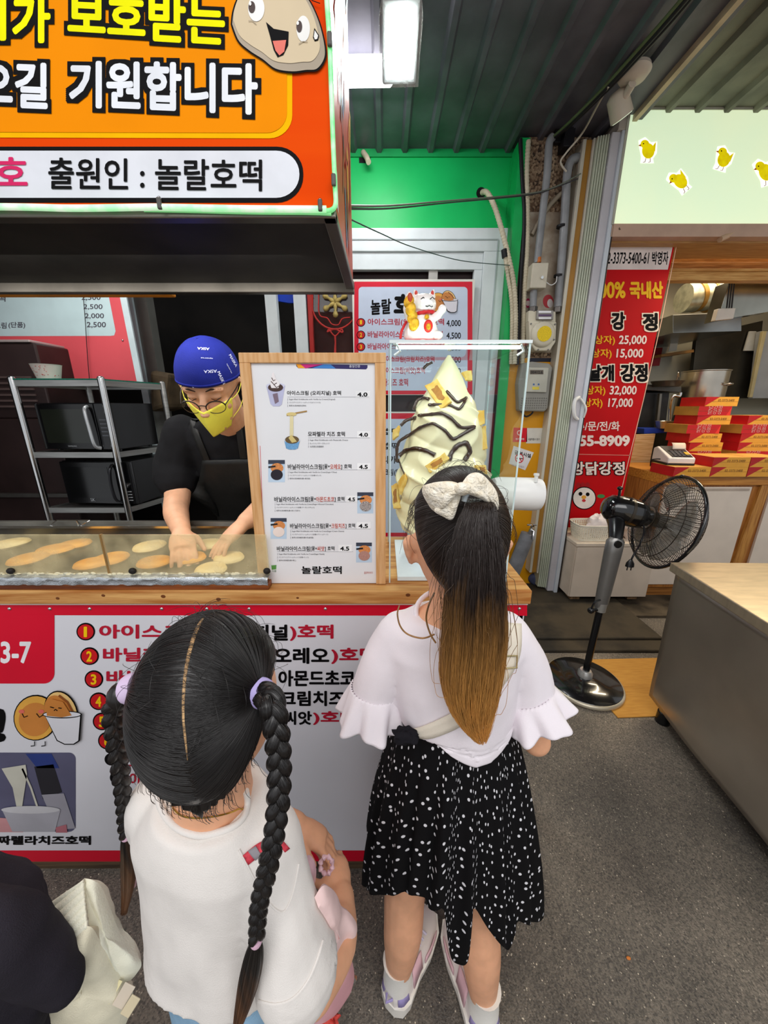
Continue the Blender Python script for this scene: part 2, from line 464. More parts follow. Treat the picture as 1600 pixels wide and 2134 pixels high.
# the stall's sliding glass doors left of it
GD = 2.72
struct(B().box((-0.805, GD, 0), (-0.728, GD + 0.05, 2.5)), 'door_3', WF)
struct(B().box((-0.612, GD, 0), (-0.530, GD + 0.05, 2.5)), 'door_4', WF)
struct(B().box((-0.52, GD + 0.01, 0), (-0.492, GD + 0.05, 2.5)), 'trim_6', M('#a52a26', 0.4))
struct(B().box((-0.492, GD + 0.03, 0), (-0.215, GD + 0.034, 2.5)), 'window_1', glass('pane_glass'))
# galvanised post and pale jamb behind the rack
struct(B().box((-1.79, 2.88, 0), (-1.70, 2.97, 2.7)), 'trim_7', M('#777872', 0.45, 0.4))
struct(B().box((-1.84, 2.86, 0), (-1.79, 2.97, 2.7)), 'trim_8', M('#c2d3d6', 0.4))
# pebble-dash pillar, yellow lower half
def pebble():
    m = bpy.data.materials.new('pebbledash'); m.use_nodes = True
    nt = m.node_tree; N = nt.nodes; L = nt.links; b = N['Principled BSDF']
    tc = N.new('ShaderNodeTexCoord')
    v = N.new('ShaderNodeTexVoronoi'); v.inputs['Scale'].default_value = 85; L.new(tc.outputs['Object'], v.inputs['Vector'])
    n = N.new('ShaderNodeTexNoise'); n.inputs['Scale'].default_value = 5; L.new(tc.outputs['Object'], n.inputs['Vector'])
    r = N.new('ShaderNodeValToRGB'); e = r.color_ramp.elements
    e[0].color = (*lin('#4a3b30'), 1); e[0].position = 0.1; e[1].color = (*lin('#c9ad8c'), 1); e[1].position = 0.75
    q = e.new(0.4); q.color = (*lin('#8a6c52'), 1)
    L.new(v.outputs['Color'], r.inputs[0])
    mx = N.new('ShaderNodeMix'); mx.data_type = 'RGBA'; mx.blend_type = 'MULTIPLY'; mx.inputs[0].default_value = 0.6
    L.new(r.outputs[0], mx.inputs[6]); L.new(n.outputs[0], mx.inputs[7]); L.new(mx.outputs[2], b.inputs['Base Color'])
    b.inputs['Roughness'].default_value = 0.9
    bp = N.new('ShaderNodeBump'); bp.inputs['Strength'].default_value = 0.7; bp.inputs['Distance'].default_value = 0.006
    L.new(v.outputs['Distance'], bp.inputs['Height']); L.new(bp.outputs[0], b.inputs['Normal'])
    return m
PW = 2.66
struct(B().box((0.86, PW, 1.70), (1.36, PW + 0.5, 2.96)), 'wall_pillar', pebble())
struct(B().box((0.80, PW - 0.006, 0), (1.34, PW + 0.5, 1.745)), 'wall_yellow', M('#d9960e', 0.42, 0, 0.05, 3))
struct(B().box((0.99, PW - 0.012, 1.722), (1.20, PW - 0.005, 1.745)), 'trim_9', M('#141829', 0.5))
# shutter stack of the neighbour's shop (aluminium, vertical mouldings)
pS = 2.50
def strip(x0, x1, y0, y1, hx, name, rough=0.4, z0=0.05, z1=2.9):
    struct(B().box((x0, y0, z0), (x1, y1, z1)), name, M(hx, rough, 0.1, 0.06, 3), bevel=0.003)
strip(1.145, 1.165, 2.57, 2.70, '#c9c3b2', 'trim_10', z0=0.17)
strip(1.165, 1.20, 2.575, 2.70, '#a87a35', 'trim_11', z0=0.17)
strip(1.20, 1.212, 2.56, 2.70, '#cfcabb', 'trim_12', z0=0.17)
for k in range(5):
    strip(1.214 + k * 0.0125, 1.224 + k * 0.0125, 2.545 - 0.004 * k, 2.69, '#c3c9b4', 'trim_%d' % (13 + k), z0=0.06)
strip(1.278, 1.325, 2.515, 2.69, '#c9c6cb', 'trim_18', z0=0.04)
strip(1.325, 1.350, 2.50, 2.60, '#cfd6dd', 'trim_19', z0=0.03)
strip(1.350, 1.358, 2.50, 2.60, '#2a2320', 'trim_20', z0=0.03)
strip(1.30, 1.345, 2.50, 2.69, '#b6ada0', 'trim_21', z0=2.9, z1=2.98)
# the neighbour's shop shell
SHB = 4.35
struct(B().box((1.36, SHB, 0), (4.6, SHB + 0.1, 3.0)), 'wall_shop_back', M('#b3b1a0', 0.5, 0, 0.06, 2))
struct(B().box((4.5, 2.4, 0), (4.6, SHB, 3.0)), 'wall_shop_right', M('#b3b1a0', 0.5, 0, 0.06, 2))
struct(B().box((1.36, 2.75, 0), (1.42, SHB, 3.0)), 'wall_shop_left', M('#c2b896', 0.5, 0, 0.06, 2))
struct(B().box((1.36, 2.55, 2.72), (4.6, SHB, 2.8)), 'ceiling_shop', M('#8a6a3c', 0.6, 0, 0.1, 2))
bw = B()
for (y0, z0, z1) in ((2.62, 2.40, 2.72), (2.90, 2.33, 2.40), (3.0, 2.40, 2.5)): bw.box((1.36, y0, z0), (4.5, y0 + 0.07, z1))
struct(bw, 'trim_22', wood('#b98d55', '#8b6233', 0), bevel=0.004)
struct(B().box((1.36, 2.86, 2.275), (4.5, 2.93, 2.33)).box((1.36, 2.85, 2.33), (4.5, 2.88, 2.345)), 'trim_23', wood('#d9b06c', '#b78646', 0), bevel=0.004)
# dark stained concrete apron in front of the pillar, with a curb
struct(B().box((0.5, 1.93, -0.02), (1.75, 2.66, 0.035)).box((0.5, 1.83, -0.02), (1.75, 1.93, 0.02)), 'floor_apron', M('#4b4234', 0.75, 0, 0.3, 5, 0.6, hex2='#2c2822', bscale=40), bevel=0.008)
struct(B().box((1.36, 2.2, -0.02), (4.5, SHB, 0.02)), 'floor_shop', M('#54493a', 0.7, 0, 0.3, 6, 0.5))
# ================================================================ the stall: counter with printed banner
CT = 1.0      # counter top height
PY = 0.78     # front panel plane
PAPER = M('#d9d8de', 0.35, 0, 0.02, 3)
REDV = M('#d3062b', 0.4, 0, 0.03, 3)
DKRED = M('#b3122f', 0.45, 0, 0.03)
YEL = M('#f2c200', 0.4, 0, 0.03)
ctr = thing('stall_counter', 'street stall counter with a pine top and a red and white menu banner', 'counter', (-0.6, 0.95, 0))
wpine = wood('#d9a766', '#a8692f', 0, 0.5, 0.2, 4)
tb = B()
tb.box((-1.75, 0.765, CT - 0.036), (0.354, 0.815, CT)).box((-0.34, 0.8152, CT - 0.036), (0.354, 1.14, CT))
tb.build('counter_top', wpine, ctr, bevel=0.003)
kn = B()
for px, py, r in ((1250, 0, 6), (340, 1243, 5), (120, 1247, 4), (215, 1241, 4), (455, 1249, 5), (620, 1246, 3), (850, 1240, 5), (1040, 1243, 4)):
    if py:
        p = onY(px, py, 0.7648); kn.ball(p, (r * 0.0012, 0.0008, r * 0.0009), 8, 4)
kn.build('knot', M('#6b3a16', 0.6), ctr)
B().box((-1.75, PY, 0.0), (0.345, PY + 0.03, 0.04)).box((0.33, PY, 0), (0.345, 1.14, 0.96)).build('kick_board', wood('#5d4a35', '#3d2f22', 0, 0.8), ctr)
bp_ = B().box((-1.75, PY, 0.04), (0.348, PY + 0.012, 0.958))
panel = bp_.build('front_banner', PAPER, ctr)
B().box((-1.75, PY - 0.004, 0.956), (0.352, PY + 0.006, 0.9635)).build('batten', M('#e9e2d8', 0.5), ctr)
P = Print(panel, front(PY))
zt, zb = 1257, 1283
P.poly([(-700, 1257), (1098, 1257), (1098, 1283), (-700, 1281)], REDV, 1, 'red_band')
P.poly([(-700, 1772), (1036, 1772), (1034, 1794), (-700, 1796)], REDV, 1, 'red_band')
P.rrect(-500, 1280, 114, 1424, 22, REDV, 1.6, 'red_block', (1, 0, 0, 0))
P.text('3-7', 2, 1336, 66, 1382, M('#ece8ea', 0.4), 2, 0.03)
circ = [(179, 1316), (187, 1367), (196, 1415), (206, 1461), (213, 1503), (224, 1543)]
for i, (x, y) in enumerate(circ):
    P.begin('bullet'); P.ell(x, y, 19.5, 18.5, BLACKINK, 1, 'bullet_outline'); P.ell(x, y, 16.5, 15.5, M('#c8141d', 0.4), 2, 'bullet')
    P.text(str(i + 1), x - (6 if i else 3.5), y - 11, x + (6 if i else 3.5), y + 11, YEL, 3, 0.03, 'numeral'); P.end()
for x, y, ch in ((232, 1582, '1'), (243, 1620, '2'), (252, 1656, '3'), (258, 1690, '4')):
    P.begin('bullet'); P.ell(x, y, 14, 13, BLACKINK, 1, 'bullet_outline'); P.text(ch, x - (4 if ch != '1' else 2), y - 7, x + (4 if ch != '1' else 2), y + 7, PAPER, 3, 0.02, 'numeral'); P.end()
BI = BLACKINK
for (a, b_, c, y0, y1) in (
    (('아이스크림(', 207, 446), ('오리지널', 448, 600), (')호떡', 604, 695), 1301, 1335),
    (('바닐라아이스크림(', 215, 566), ('오레오', 570, 686), (')호떡', 690, 786), 1349, 1383),
    (('바닐라아이스크림(', 222, 574), ('아몬드초코', 580, 740), (')호떡', 744, 832), 1396, 1430),
    (('바닐라아이스크림(', 232, 578), ('크림치즈', 584, 718), (')호떡', 722, 808), 1439, 1471),
    (('바닐라아이스크림(', 240, 582), ('씨앗', 590, 650), (')호떡', 652, 744), 1481, 1510),
    (('모짜렐라', 258, 350), ('치즈', 356, 410), ('호떡', 416, 480), 1530, 1560)):
    P.text(a[0], a[1], y0, a[2], y1, DKRED, 2, 0.035)
    P.text(b_[0], b_[1], y0, b_[2], y1, BI, 2, 0.035)
    P.text(c[0], c[1], y0, c[2], y1, DKRED, 2, 0.035)
for t, x0, x1, y0, y1, m2 in (('오리지널', 268, 360, 1570, 1600, DKRED), ('아이스크림', 270, 400, 1609, 1638, DKRED), ('호떡', 480, 540, 1597, 1622, BI),
                              ('팥', 276, 306, 1646, 1674, DKRED), ('꿀', 262, 292, 1690, 1715, BI)):
    P.text(t, x0, y0, x1, y1, m2, 2, 0.02)
P.text('!', -12, 1476, 13, 1546, BI, 2, 0.05)
P.text('모짜렐라치즈호떡', -34, 1741, 190, 1760, BI, 2, 0.04)
# two pancake drawings with little faces, one in a cup
def pancakes(P, x, y, s, L=2):
    O1, O2, O3 = M('#dfa546', 0.4), M('#c9803a', 0.4), M('#8a4a1c', 0.4)
    q = lambda a, b: (x + a * s, y + b * s)
    P.ell(*q(45, 55), 46 * s, 48 * s, BI, L, 'drawing_outline', 0.3); P.ell(*q(45, 55), 43.5 * s, 45.5 * s, O1, L + 1, 'pancake_drawing', 0.3); P.ell(*q(44, 58), 33 * s, 35 * s, O2, L + 2, 'pancake_drawing', 0.3)
    P.line([q(18, 45), q(22, 53), q(30, 50)], 2 * s, BI, L + 3, 'drawing_outline'); P.line([q(48, 45), q(54, 53), q(62, 48)], 2 * s, BI, L + 3, 'drawing_outline')
    P.ell(*q(17, 41), 6 * s, 4 * s, M('#d9685a', 0.5), L + 3, 'pancake_drawing'); P.ell(*q(58, 41), 6 * s, 4 * s, M('#d9685a', 0.5), L + 3, 'pancake_drawing')
    P.line([q(44, 103), q(44, 112), q(36, 113)], 2 * s, BI, L + 3, 'drawing_outline'); P.line([q(66, 103), q(66, 112), q(58, 113)], 2 * s, BI, L + 3, 'drawing_outline')
    P.ell(*q(100, 42), 34 * s, 46 * s, BI, L + 4, 'drawing_outline', -0.35); P.ell(*q(100, 42), 31.5 * s, 43.5 * s, M('#e8c07a', 0.4), L + 5, 'pancake_drawing', -0.35)
    P.ell(*q(94, 45), 27 * s, 40 * s, O2, L + 6, 'pancake_drawing', -0.35)
    P.line([q(96, 6), q(114, 20), q(128, 46)], 4.5 * s, O3, L + 7, 'pancake_drawing')
    P.line([q(78, 33), q(85, 34)], 2 * s, BI, L + 7, 'drawing_outline'); P.line([q(97, 35), q(104, 35)], 2 * s, BI, L + 7, 'drawing_outline'); P.line([q(87, 39), q(90, 36), q(94, 39)], 2 * s, BI, L + 7, 'drawing_outline')
    P.ell(*q(106, 37), 3.5 * s, 3 * s, M('#d9685a', 0.5), L + 7, 'pancake_drawing')
    P.poly([q(66, 44), q(144, 44), q(140, 100), q(128, 108), q(108, 108), q(92, 100)], BI, L + 8, 'drawing_outline')
    P.poly([q(69, 48), q(141, 48), q(137, 99), q(127, 105.5), q(109, 105.5), q(94, 98)], PAPER, L + 9, 'cup_drawing')
    P.ell(*q(104, 45), 41 * s, 8 * s, BI, L + 9, 'drawing_outline'); P.ell(*q(104, 44.5), 38.5 * s, 6 * s, PAPER, L + 10, 'cup_drawing')
    P.poly([q(73, 47), q(72, 30), q(82, 12), q(106, 18), q(124, 46), q(104, 50)], O2, L + 11, 'pancake_drawing')
    P.line([q(80, 28), q(88, 30)], 2 * s, BI, L + 12, 'drawing_outline'); P.line([q(97, 30), q(104, 31)], 2 * s, BI, L + 12, 'drawing_outline'); P.line([q(88, 36), q(91, 33), q(95, 36)], 2 * s, BI, L + 12, 'drawing_outline')
P.begin('pancake_drawing'); pancakes(P, 30, 1440, 1.0); P.end()
# printed photograph of stretching cheese in a cup
P.begin('printed_photo')
P.rrect(-120, 1568, 158, 1733, 14, M('#5a5973', 0.4), 1, 'printed_photo', (1, 0, 0, 1))
P.poly([(54, 1570), (108, 1570), (124, 1600), (78, 1600)], M('#27397a', 0.4), 2, 'printed_photo')
P.poly([(72, 1597), (112, 1592), (130, 1650), (90, 1665)], M('#22222a', 0.4), 2, 'printed_photo')
P.poly([(88, 1655), (134, 1652), (158, 1725), (120, 1728)], M('#9b98a2', 0.4), 3, 'printed_photo')
P.poly([(5, 1600), (55, 1592), (58, 1612), (46, 1690), (38, 1690), (28, 1640)], M('#c9c6b8', 0.4), 4, 'printed_photo')
P.line([(48, 1600), (66, 1640), (82, 1688)], 4, M('#c9c6b8', 0.4), 4, 'printed_photo')
P.poly([(-40, 1700), (30, 1705), (50, 1733), (-40, 1733)], M('#c98f92', 0.4), 3, 'printed_photo')
P.poly([(118, 1722), (140, 1716), (142, 1733), (118, 1733)], M('#b06a74', 0.4), 5, 'printed_photo')
P.poly([(6, 1685), (128, 1685), (116, 1731), (28, 1731)], M('#a9a7af', 0.4), 5, 'printed_photo')
P.ell(66, 1685, 61, 8, M('#c6c4c8', 0.4), 6, 'printed_photo'); P.end()
P.done()
sb = 0
for px in (20, 104, 187, 337, 431, 519, 678, 1082):
    p = onY(px, 1268.5, PY - 0.001); B().ball(p, (0.0045, 0.003, 0.0045), 10, 6).build('screw', CHROME, ctr, smooth=True)

# ================================================================ canopy sign box over the stall
CZ = 1.765
can = thing('canopy_sign', 'big orange sign box with yellow and white Korean slogans over the stall', 'sign', (-0.8, 0.98, CZ))
ORG_ = M('#ee5204', 0.6, 0, 0.06, 2, hex2='#e03a00', stretch=(0.2, 0.2, 3), spec=0.04)
sgn = B().box((-1.9, PY, CZ), (-0.090, PY + 0.02, 2.5)).build('sign_panel', ORG_, can)
B().box((-1.9, PY + 0.02, CZ + 0.004), (-0.105, 1.20, CZ + 0.016)).build('underside', M('#23211f', 0.55, 0, 0.2), can)
B().box((-1.9, PY - 0.002, CZ - 0.012), (-0.088, PY + 0.022, CZ)).box((-0.112, PY, CZ - 0.012), (-0.088, 1.21, CZ + 0.004)).box((-1.9, 1.19, CZ - 0.02), (-0.088, 1.215, CZ + 0.01)).build('frame', M('#6f6a62', 0.35, 0.8, 0.1), can, bevel=0.002)
B().box((-1.9, 1.2152, CZ - 0.02), (-0.64, 1.245, CZ + 0.012)).build('rear_valance', M('#d98a1c', 0.5, 0, 0.1), can, bevel=0.004)
B().box((-0.105, PY + 0.02, CZ + 0.0045), (-0.092, 1.21, 2.5)).build('side_panel', M('#c9482a', 0.4, 0, 0.1), can)
SPl = Plane((-0.0918, 0, 0), (0, 1, 0), (0, 0, 1))
sp = Print(can, SPl)
rnd = random.Random(3)
scol = [M(h, 0.4) for h in ('#c41c2a', '#e8e4e0', '#f0a81e', '#3c7fae', '#7a3a28', '#d9632a', '#3f9a56', '#8ec6d8', '#c41c2a', '#5a2a1a')]
for k in range(46):
    u = PY + 0.03 + rnd.random() * 0.36; v = CZ + 0.02 + rnd.random() * 0.62; wd = 0.006 + rnd.random() * 0.02; hh = 0.03 + rnd.random() * 0.13; sk = (rnd.random() - 0.3) * 0.08
    sp.poly([(u, v), (u + wd, v), (u + wd + sk, v + hh), (u + sk, v + hh)], scol[k % 10], 1 + (k % 7) * 0.6, 'printed_stripe', raw=True)
sp.done()
P = Print(sgn, front(PY))
AMB = M('#f28e02', 0.6, 0, 0.04, 3, spec=0.04); BORD = M('#fdb900', 0.6, spec=0.04)
P.rrect(-700, -200, 609, 285, 48, BORD, 1, 'yellow_border', (1, 0, 0, 0), 4)
P.rrect(-700, -200, 598, 274, 42, AMB, 2, 'amber_field', (1, 0, 0, 0), 4)
YT = M('#f4f00a', 0.6, spec=0.04); WT = M('#e9ecf2', 0.38)
P.text('가', 28, -8, 108, 93, YT, 4, 0.034, outline=BI, ow=0.10)
P.text('이', -60, -12, 16, 88, YT, 4, 0.034, outline=BI, ow=0.10)
P.text('보호받는', 143, -16, 470, 78, YT, 4, 0.034, dy=17, gr=6, outline=BI, ow=0.10)
P.text('오길', -44, 128, 102, 224, WT, 4, 0.034, dy=6, outline=BI, ow=0.10)
P.text('기원합니다', 146, 128, 538, 226, WT, 4, 0.034, dy=11, gr=10, outline=BI, ow=0.10)
P.rrect(-700, 306, 632, 423, 55, BI, 1, 'pill_outline', (1, 0, 0, 1))
P.rrect(-700, 315, 624, 413, 48, M('#dfe1e8', 0.38), 2, 'white_pill', (1, 0, 0, 1))
MAG = M('#d8135f', 0.38)
P.text('5호', -50, 329, 60, 391, MAG, 4, 0.02)
P.text('출원인 : 놀랄호떡', 103, 330, 547, 396, BI, 4, 0.016, dy=4)
# smiling dough face in the corner
FA, FB = M('#d3bf9c', 0.4, 0, 0.04, 4), M('#ab9c87', 0.4)
face = [(482, 55), (486, 25), (500, -6), (540, -40), (600, -40), (640, -5), (664, 40), (678, 90), (680, 125), (664, 150), (640, 153), (610, 156), (575, 150), (548, 130), (520, 112), (496, 90)]
fs_ = [Vector(p) for p in face]; fsm = spline([*fs_, fs_[0]], 6)[:-1]
P.begin('dough_face')
P.poly([tuple(p) for p in fsm], BI, 5, 'face_outline')
cx0, cy0 = 585, 60
P.poly([(cx0 + (p.x - cx0) * 0.965, cy0 + (p.y - cy0) * 0.965) for p in fsm], FB, 6, 'dough_face')
P.poly([(cx0 - 4 + (p.x - cx0) * 0.9, cy0 - 8 + (p.y - cy0) * 0.88) for p in fsm], FA, 7, 'dough_face')
EW = M('#f3f1ec', 0.38)
P.ell(536, 24, 17, 27, EW, 8, 'eye'); P.ell(527, 22, 7, 12, M('#3b2521', 0.4), 9, 'pupil'); P.ell(524, 16, 2.5, 4, EW, 10, 'eye')
P.ell(633, 66, 14, 27, EW, 8, 'eye'); P.ell(625, 62, 6, 12, M('#3b2521', 0.4), 9, 'pupil'); P.ell(622, 56, 2.5, 4, EW, 10, 'eye')
P.poly([(556, 52), (572, 66), (603, 72), (602, 100), (592, 120), (580, 125), (572, 110), (564, 80)], BI, 8, 'mouth')
P.poly([(570, 92), (598, 90), (594, 114), (584, 122), (576, 112)], M('#e8705f', 0.4), 9, 'tongue')
P.line([(520, 50), (528, 50), (536, 57)], 1.6, FB, 9, 'face_outline'); P.line([(624, 98), (632, 93), (642, 93)], 1.6, FB, 9, 'face_outline')
P.poly([(656, 64), (666, 80), (664, 90), (657, 92), (653, 84)], BI, 8, 'sweat_drop'); P.poly([(657, 70), (664, 81), (662, 88), (657, 89), (655, 83)], EW, 9, 'sweat_drop')
P.line([(640, -2), (652, 8), (668, 14)], 2, BI, 8, 'face_outline'); P.end()
P.done()
# LED rope light clipped along the sign's lower and right edges
led = M('#a6f5b4', 0.3, 0, 0.0, 30, emit=0.55, hex2='#d9ecd4')
ledg = M('#74e58a', 0.3, 0, 0.1, 40, emit=0.32, hex2='#bfe8c2')
rope = thing('led_rope_light', 'clear LED rope light glowing green along the lower and right edge of the orange sign', 'rope light', (-0.4, 0.775, 1.75))
zz = 1.772
hp = [onY(x, y, 0.772) for x, y in ((-500, 428), (0, 431), (150, 434), (300, 432), (340, 432), (500, 435), (680, 436))]
B().tube(spline(hp, 8), 0.0055, 8).build('rope', led, rope, smooth=True)
B().tube(spline([onY(x, y, 0.774) for x, y in ((668, 440), (690, 438), (699, 425), (698, 390), (694, 300), (690, 180), (687, 90), (681, 0), (678, -80))], 8), 0.0042, 8).build('rope', ledg, rope, smooth=True)
B().tube(spline([onY(x, y, 0.776) for x, y in ((300, 438), (400, 440), (520, 443), (640, 444), (690, 446))], 6), 0.003, 8).build('rope', M('#8fe89a', 0.3, emit=0.3), rope, smooth=True)
for x, y in ((332, 424), (667, 428), (695, 375), (687, 82)):
    p = onY(x, y, 0.768)
    B().cbox(p, (0.008, 0.006, 0.018)).build('clip', M('#55524e', 0.4), rope, bevel=0.002)
    B().ball(onY(x, y - 10, 0.774), (0.004, 0.004, 0.004), 8, 5).build('clip_screw', CHROME, rope, smooth=True)

# ================================================================ griddle with glass guards
gr = thing('griddle', 'long steel griddle with a foil edged wooden rail and greasy glass guards', 'griddle', (-0.95, 1.0, 0.6))
GZ = 0.972
B().box((-1.75, 0.816, 0.6), (-0.345, 1.20, GZ)).build('cook_plate', M('#3b352c', 0.35, 0.6, 0.3, 5), gr, bevel=0.003)
B().box((-1.75, 1.185, GZ), (-0.335, 1.20, 1.038)).box((-0.345, 0.83, GZ - 0.05), (-0.335, 1.20, 1.0)).build('splash_back', M('#7d7a72', 0.35, 0.75, 0.15, 6), gr)
B().box((-1.75, 0.770, CT), (-0.276, 0.797, 1.016)).build('rail', wood('#8a4a22', '#5d2d14', 0, 0.4), gr, bevel=0.002)
rf = random.Random(5)
def foil(u, v):
    x = -1.75 + 1.474 * u
    a = v * 2.6
    y = 0.770 - 0.0015 + 0.029 * min(1, max(0, (v - 0.45) / 0.55)); z = 1.014 + 0.018 * min(1, v / 0.45)
    n = mnoise.noise(Vector((x * 60, v * 3, 0))) * 0.0022
    return Vector((x, y + n, z + n))
B().grid(foil, 260, 8).build('foil', M('#c3c8cc', 0.28, 0.85, 0.08, 60, 0.3), gr, smooth=True)
gg = glass('greasy_glass', (0.97, 0.95, 0.88), 1.3, 0.30, (0.82, 0.70, 0.42), 0.08)
for x0, x1 in ((-1.75, -0.667), (-0.665, -0.278)):
    B().box((x0, 0.790, 1.032), (x1, 0.794, 1.133)).build('glass_guard', gg, gr)
B().box((-0.668, 0.7885, 1.032), (-0.664, 0.7955, 1.134)).build('guard_joint', M('#8b6a3a', 0.5), gr)
for px in (22, 276, 556):
    p = onY(px, 1190, 0.786); B().ball(p, (0.009, 0.007, 0.008), 10, 6).build('guard_bracket', M('#1a1512', 0.6, bump=0.4), gr, smooth=True)
crm = B()
for k in range(150):
    x = -1.6 + 1.3 * rf.random(); crm.ball((x, 0.787 + rf.random() * 0.003, 1.031 + rf.random() * 0.004), (0.003 + rf.random() * 0.005, 0.002, 0.0015 + rf.random() * 0.003), 6, 4)
o = crm.build('dough_crumbs', M('#d9cfae', 0.7), gr); o['kind'] = 'stuff'
# hotteok frying on the plate
def pancake_mesh(r, seed):
    b = B(); rr = random.Random(seed)
    ph = [rr.random() * 6 for _ in range(3)]
    rings = []
    for f, h in ((0.02, 0.0), (0.9, 0.0), (1.0, 0.006), (0.93, 0.012), (0.7, 0.0145), (0.3, 0.015), (0.02, 0.015)):
        rings.append([Vector((r * f * (1 + 0.05 * math.sin(2 * q + ph[0]) + 0.03 * math.sin(3 * q + ph[1])) * math.cos(q), r * f * (1 + 0.05 * math.sin(2 * q + ph[0])) * math.sin(q), h)) for q in [2 * math.pi * i / 28 for i in range(28)]])
    return b.loft(rings)
PGOLD = M('#e0a040', 0.4, 0, 0.1, 22, hex2='#cc8420'); PPALE = M('#e6d3a0', 0.5, 0, 0.05, 18, hex2='#dcbf80')
hk = [(60, 1166, 0.05, 1, 'golden fried hotteok in the front row left of the wire rest'), (118, 1146, 0.052, 1, 'golden hotteok second from the left end behind the front row'), (25, 1133, 0.05, 0, 'pale uncooked hotteok at the far left back of the griddle'),
      (158, 1135, 0.045, 1, 'browned hotteok at the back below the wire rest'), (192, 1176, 0.045, 1, 'golden hotteok in the front row left of the glass joint'), (232, 1166, 0.05, 1, 'big golden hotteok just left of the glass joint'),
      (312, 1140, 0.05, 0, 'pale dough round at the back right of the glass joint'), (322, 1173, 0.047, 1, 'golden hotteok in front just right of the glass joint'), (432, 1136, 0.05, 0, 'pale dough round at the back under the man\'s hands'),
      (396, 1164, 0.047, 1, 'half cooked hotteok under the man\'s right hand'), (440, 1188, 0.045, 0, 'floury dough round at the front under the man\'s left hand'), (478, 1164, 0.045, 0, 'pale dough round at the right end of the griddle')]
for i, (x, y, r, g, lab) in enumerate(hk):
    p = onZ(x, y, GZ + 0.004); b = pancake_mesh(r, i)
    o = b.build('hotteok', PGOLD if g else PPALE, smooth=True, label=lab, cat='pancake', group='hotteok frying on the griddle', org=Vector((0, 0, 0)))
    o.location = (p.x, min(p.y, 1.13), GZ + 0.0002)
b = B()
wp = [onZ(x, y, 1.0) for x, y in ((112, 1112), (135, 1098), (192, 1103), (172, 1113), (165, 1100), (168, 1112))]
wp = [Vector((p.x, 1.168, 1.030 + 0.02 * (1 if i in (1, 2, 4) else 0))) for i, p in enumerate([onY(x, 1105, 1.168) for x in (108, 125, 192, 172, 164, 166)])]
b.tube(wp, 0.0022, 6)
b.box((-1.5, 1.160, 1.022), (-0.36, 1.184, 1.030))
b.build('wire_rest', CHROME, label='bent chrome wire rest on the rear rim of the griddle', cat='wire rest')

# ================================================================ framed menu board on the counter
mb_pl = Plane((0, 0.802, CT), (1, 0, 0), (0, 0.025, 0.527))
brd = thing('menu_board', 'light wood framed price list with dessert photos standing on the counter', 'menu board', (-0.15, 0.82, CT))
def plbox(b, pl, u0, v0, u1, v1, h0, h1):
    return b.prism([(u0, v0), (u1, v0), (u1, v1), (u0, v1)], pl, h0, h1)
BX0, BX1, BH, FW, FT = -0.309, 0.004, 0.532, 0.0235, 0.0205
fr = B()
plbox(fr, mb_pl, BX0, BH - FT, BX1, BH, -0.016, 0.006); plbox(fr, mb_pl, BX0, 0.001, BX0 + FW, BH - FT, -0.016, 0.006); plbox(fr, mb_pl, BX1 - FW, 0.001, BX1, BH - FT, -0.016, 0.006)
fr.build('frame', wood('#d8ab7a', '#c6935c', 2, 0.5, 0.1, 8), brd, bevel=0.0015)
pst = plbox(B(), mb_pl, BX0 + 0.004, 0.0015, BX1 - 0.004, BH - 0.004, -0.012, 0.0).build('poster', M('#e2e2e4', 0.25, 0, 0.01), brd)
P = Print(pst, mb_pl, 0.0003)
q = lambda zx, zy: (500 + zx * 0.253, 700 + zy * 0.253)
def qt(t, x0, y0, x1, y1, m=None, off=0.0, L=3, nm='lettering', dy=0):
    a = q(x0, y0); b2 = q(x1, y1); P.text(t, a[0], a[1], b2[0], b2[1], m or BLACKINK, L, off, nm, dy=dy)
def qr(x0, y0, x1, y1, m, L=1, nm='printed_photo'):
    a = q(x0, y0); b2 = q(x1, y1); P.rect(a[0], a[1], b2[0], b2[1], m, L, nm)
def qe(x, y, rx, ry, m, L=2, nm='printed_photo'):
    a = q(x, y); P.ell(a[0], a[1], rx * 0.253, ry * 0.253, m, L, nm)
def qp(pts, m, L=2, nm='printed_photo'):
    P.poly([q(*p) for p in pts], m, L, nm)
NAVY = M('#2b2560', 0.4)
P.begin('top_badge')
qp([(462, 230), (1050, 240), (1050, 262), (1038, 276), (760, 270), (480, 266), (464, 250)], NAVY, 1, 'top_badge')
qp([(462, 230), (520, 231), (560, 266), (480, 266)], M('#f0a01e', 0.4), 2, 'top_badge'); qp([(495, 231), (690, 234), (540, 268)], M('#c81e7a', 0.4), 2.5, 'top_badge'); qp([(690, 234), (745, 235), (790, 270), (590, 267)], M('#3a7ec8', 0.4), 2, 'top_badge')
qt('품질인증', 900, 240, 990, 262, M('#dcdcea', 0.4), 0.0, 4); P.end()
RINK = M('#c2452a', 0.45); GLN = M('#8c8c92', 0.5)
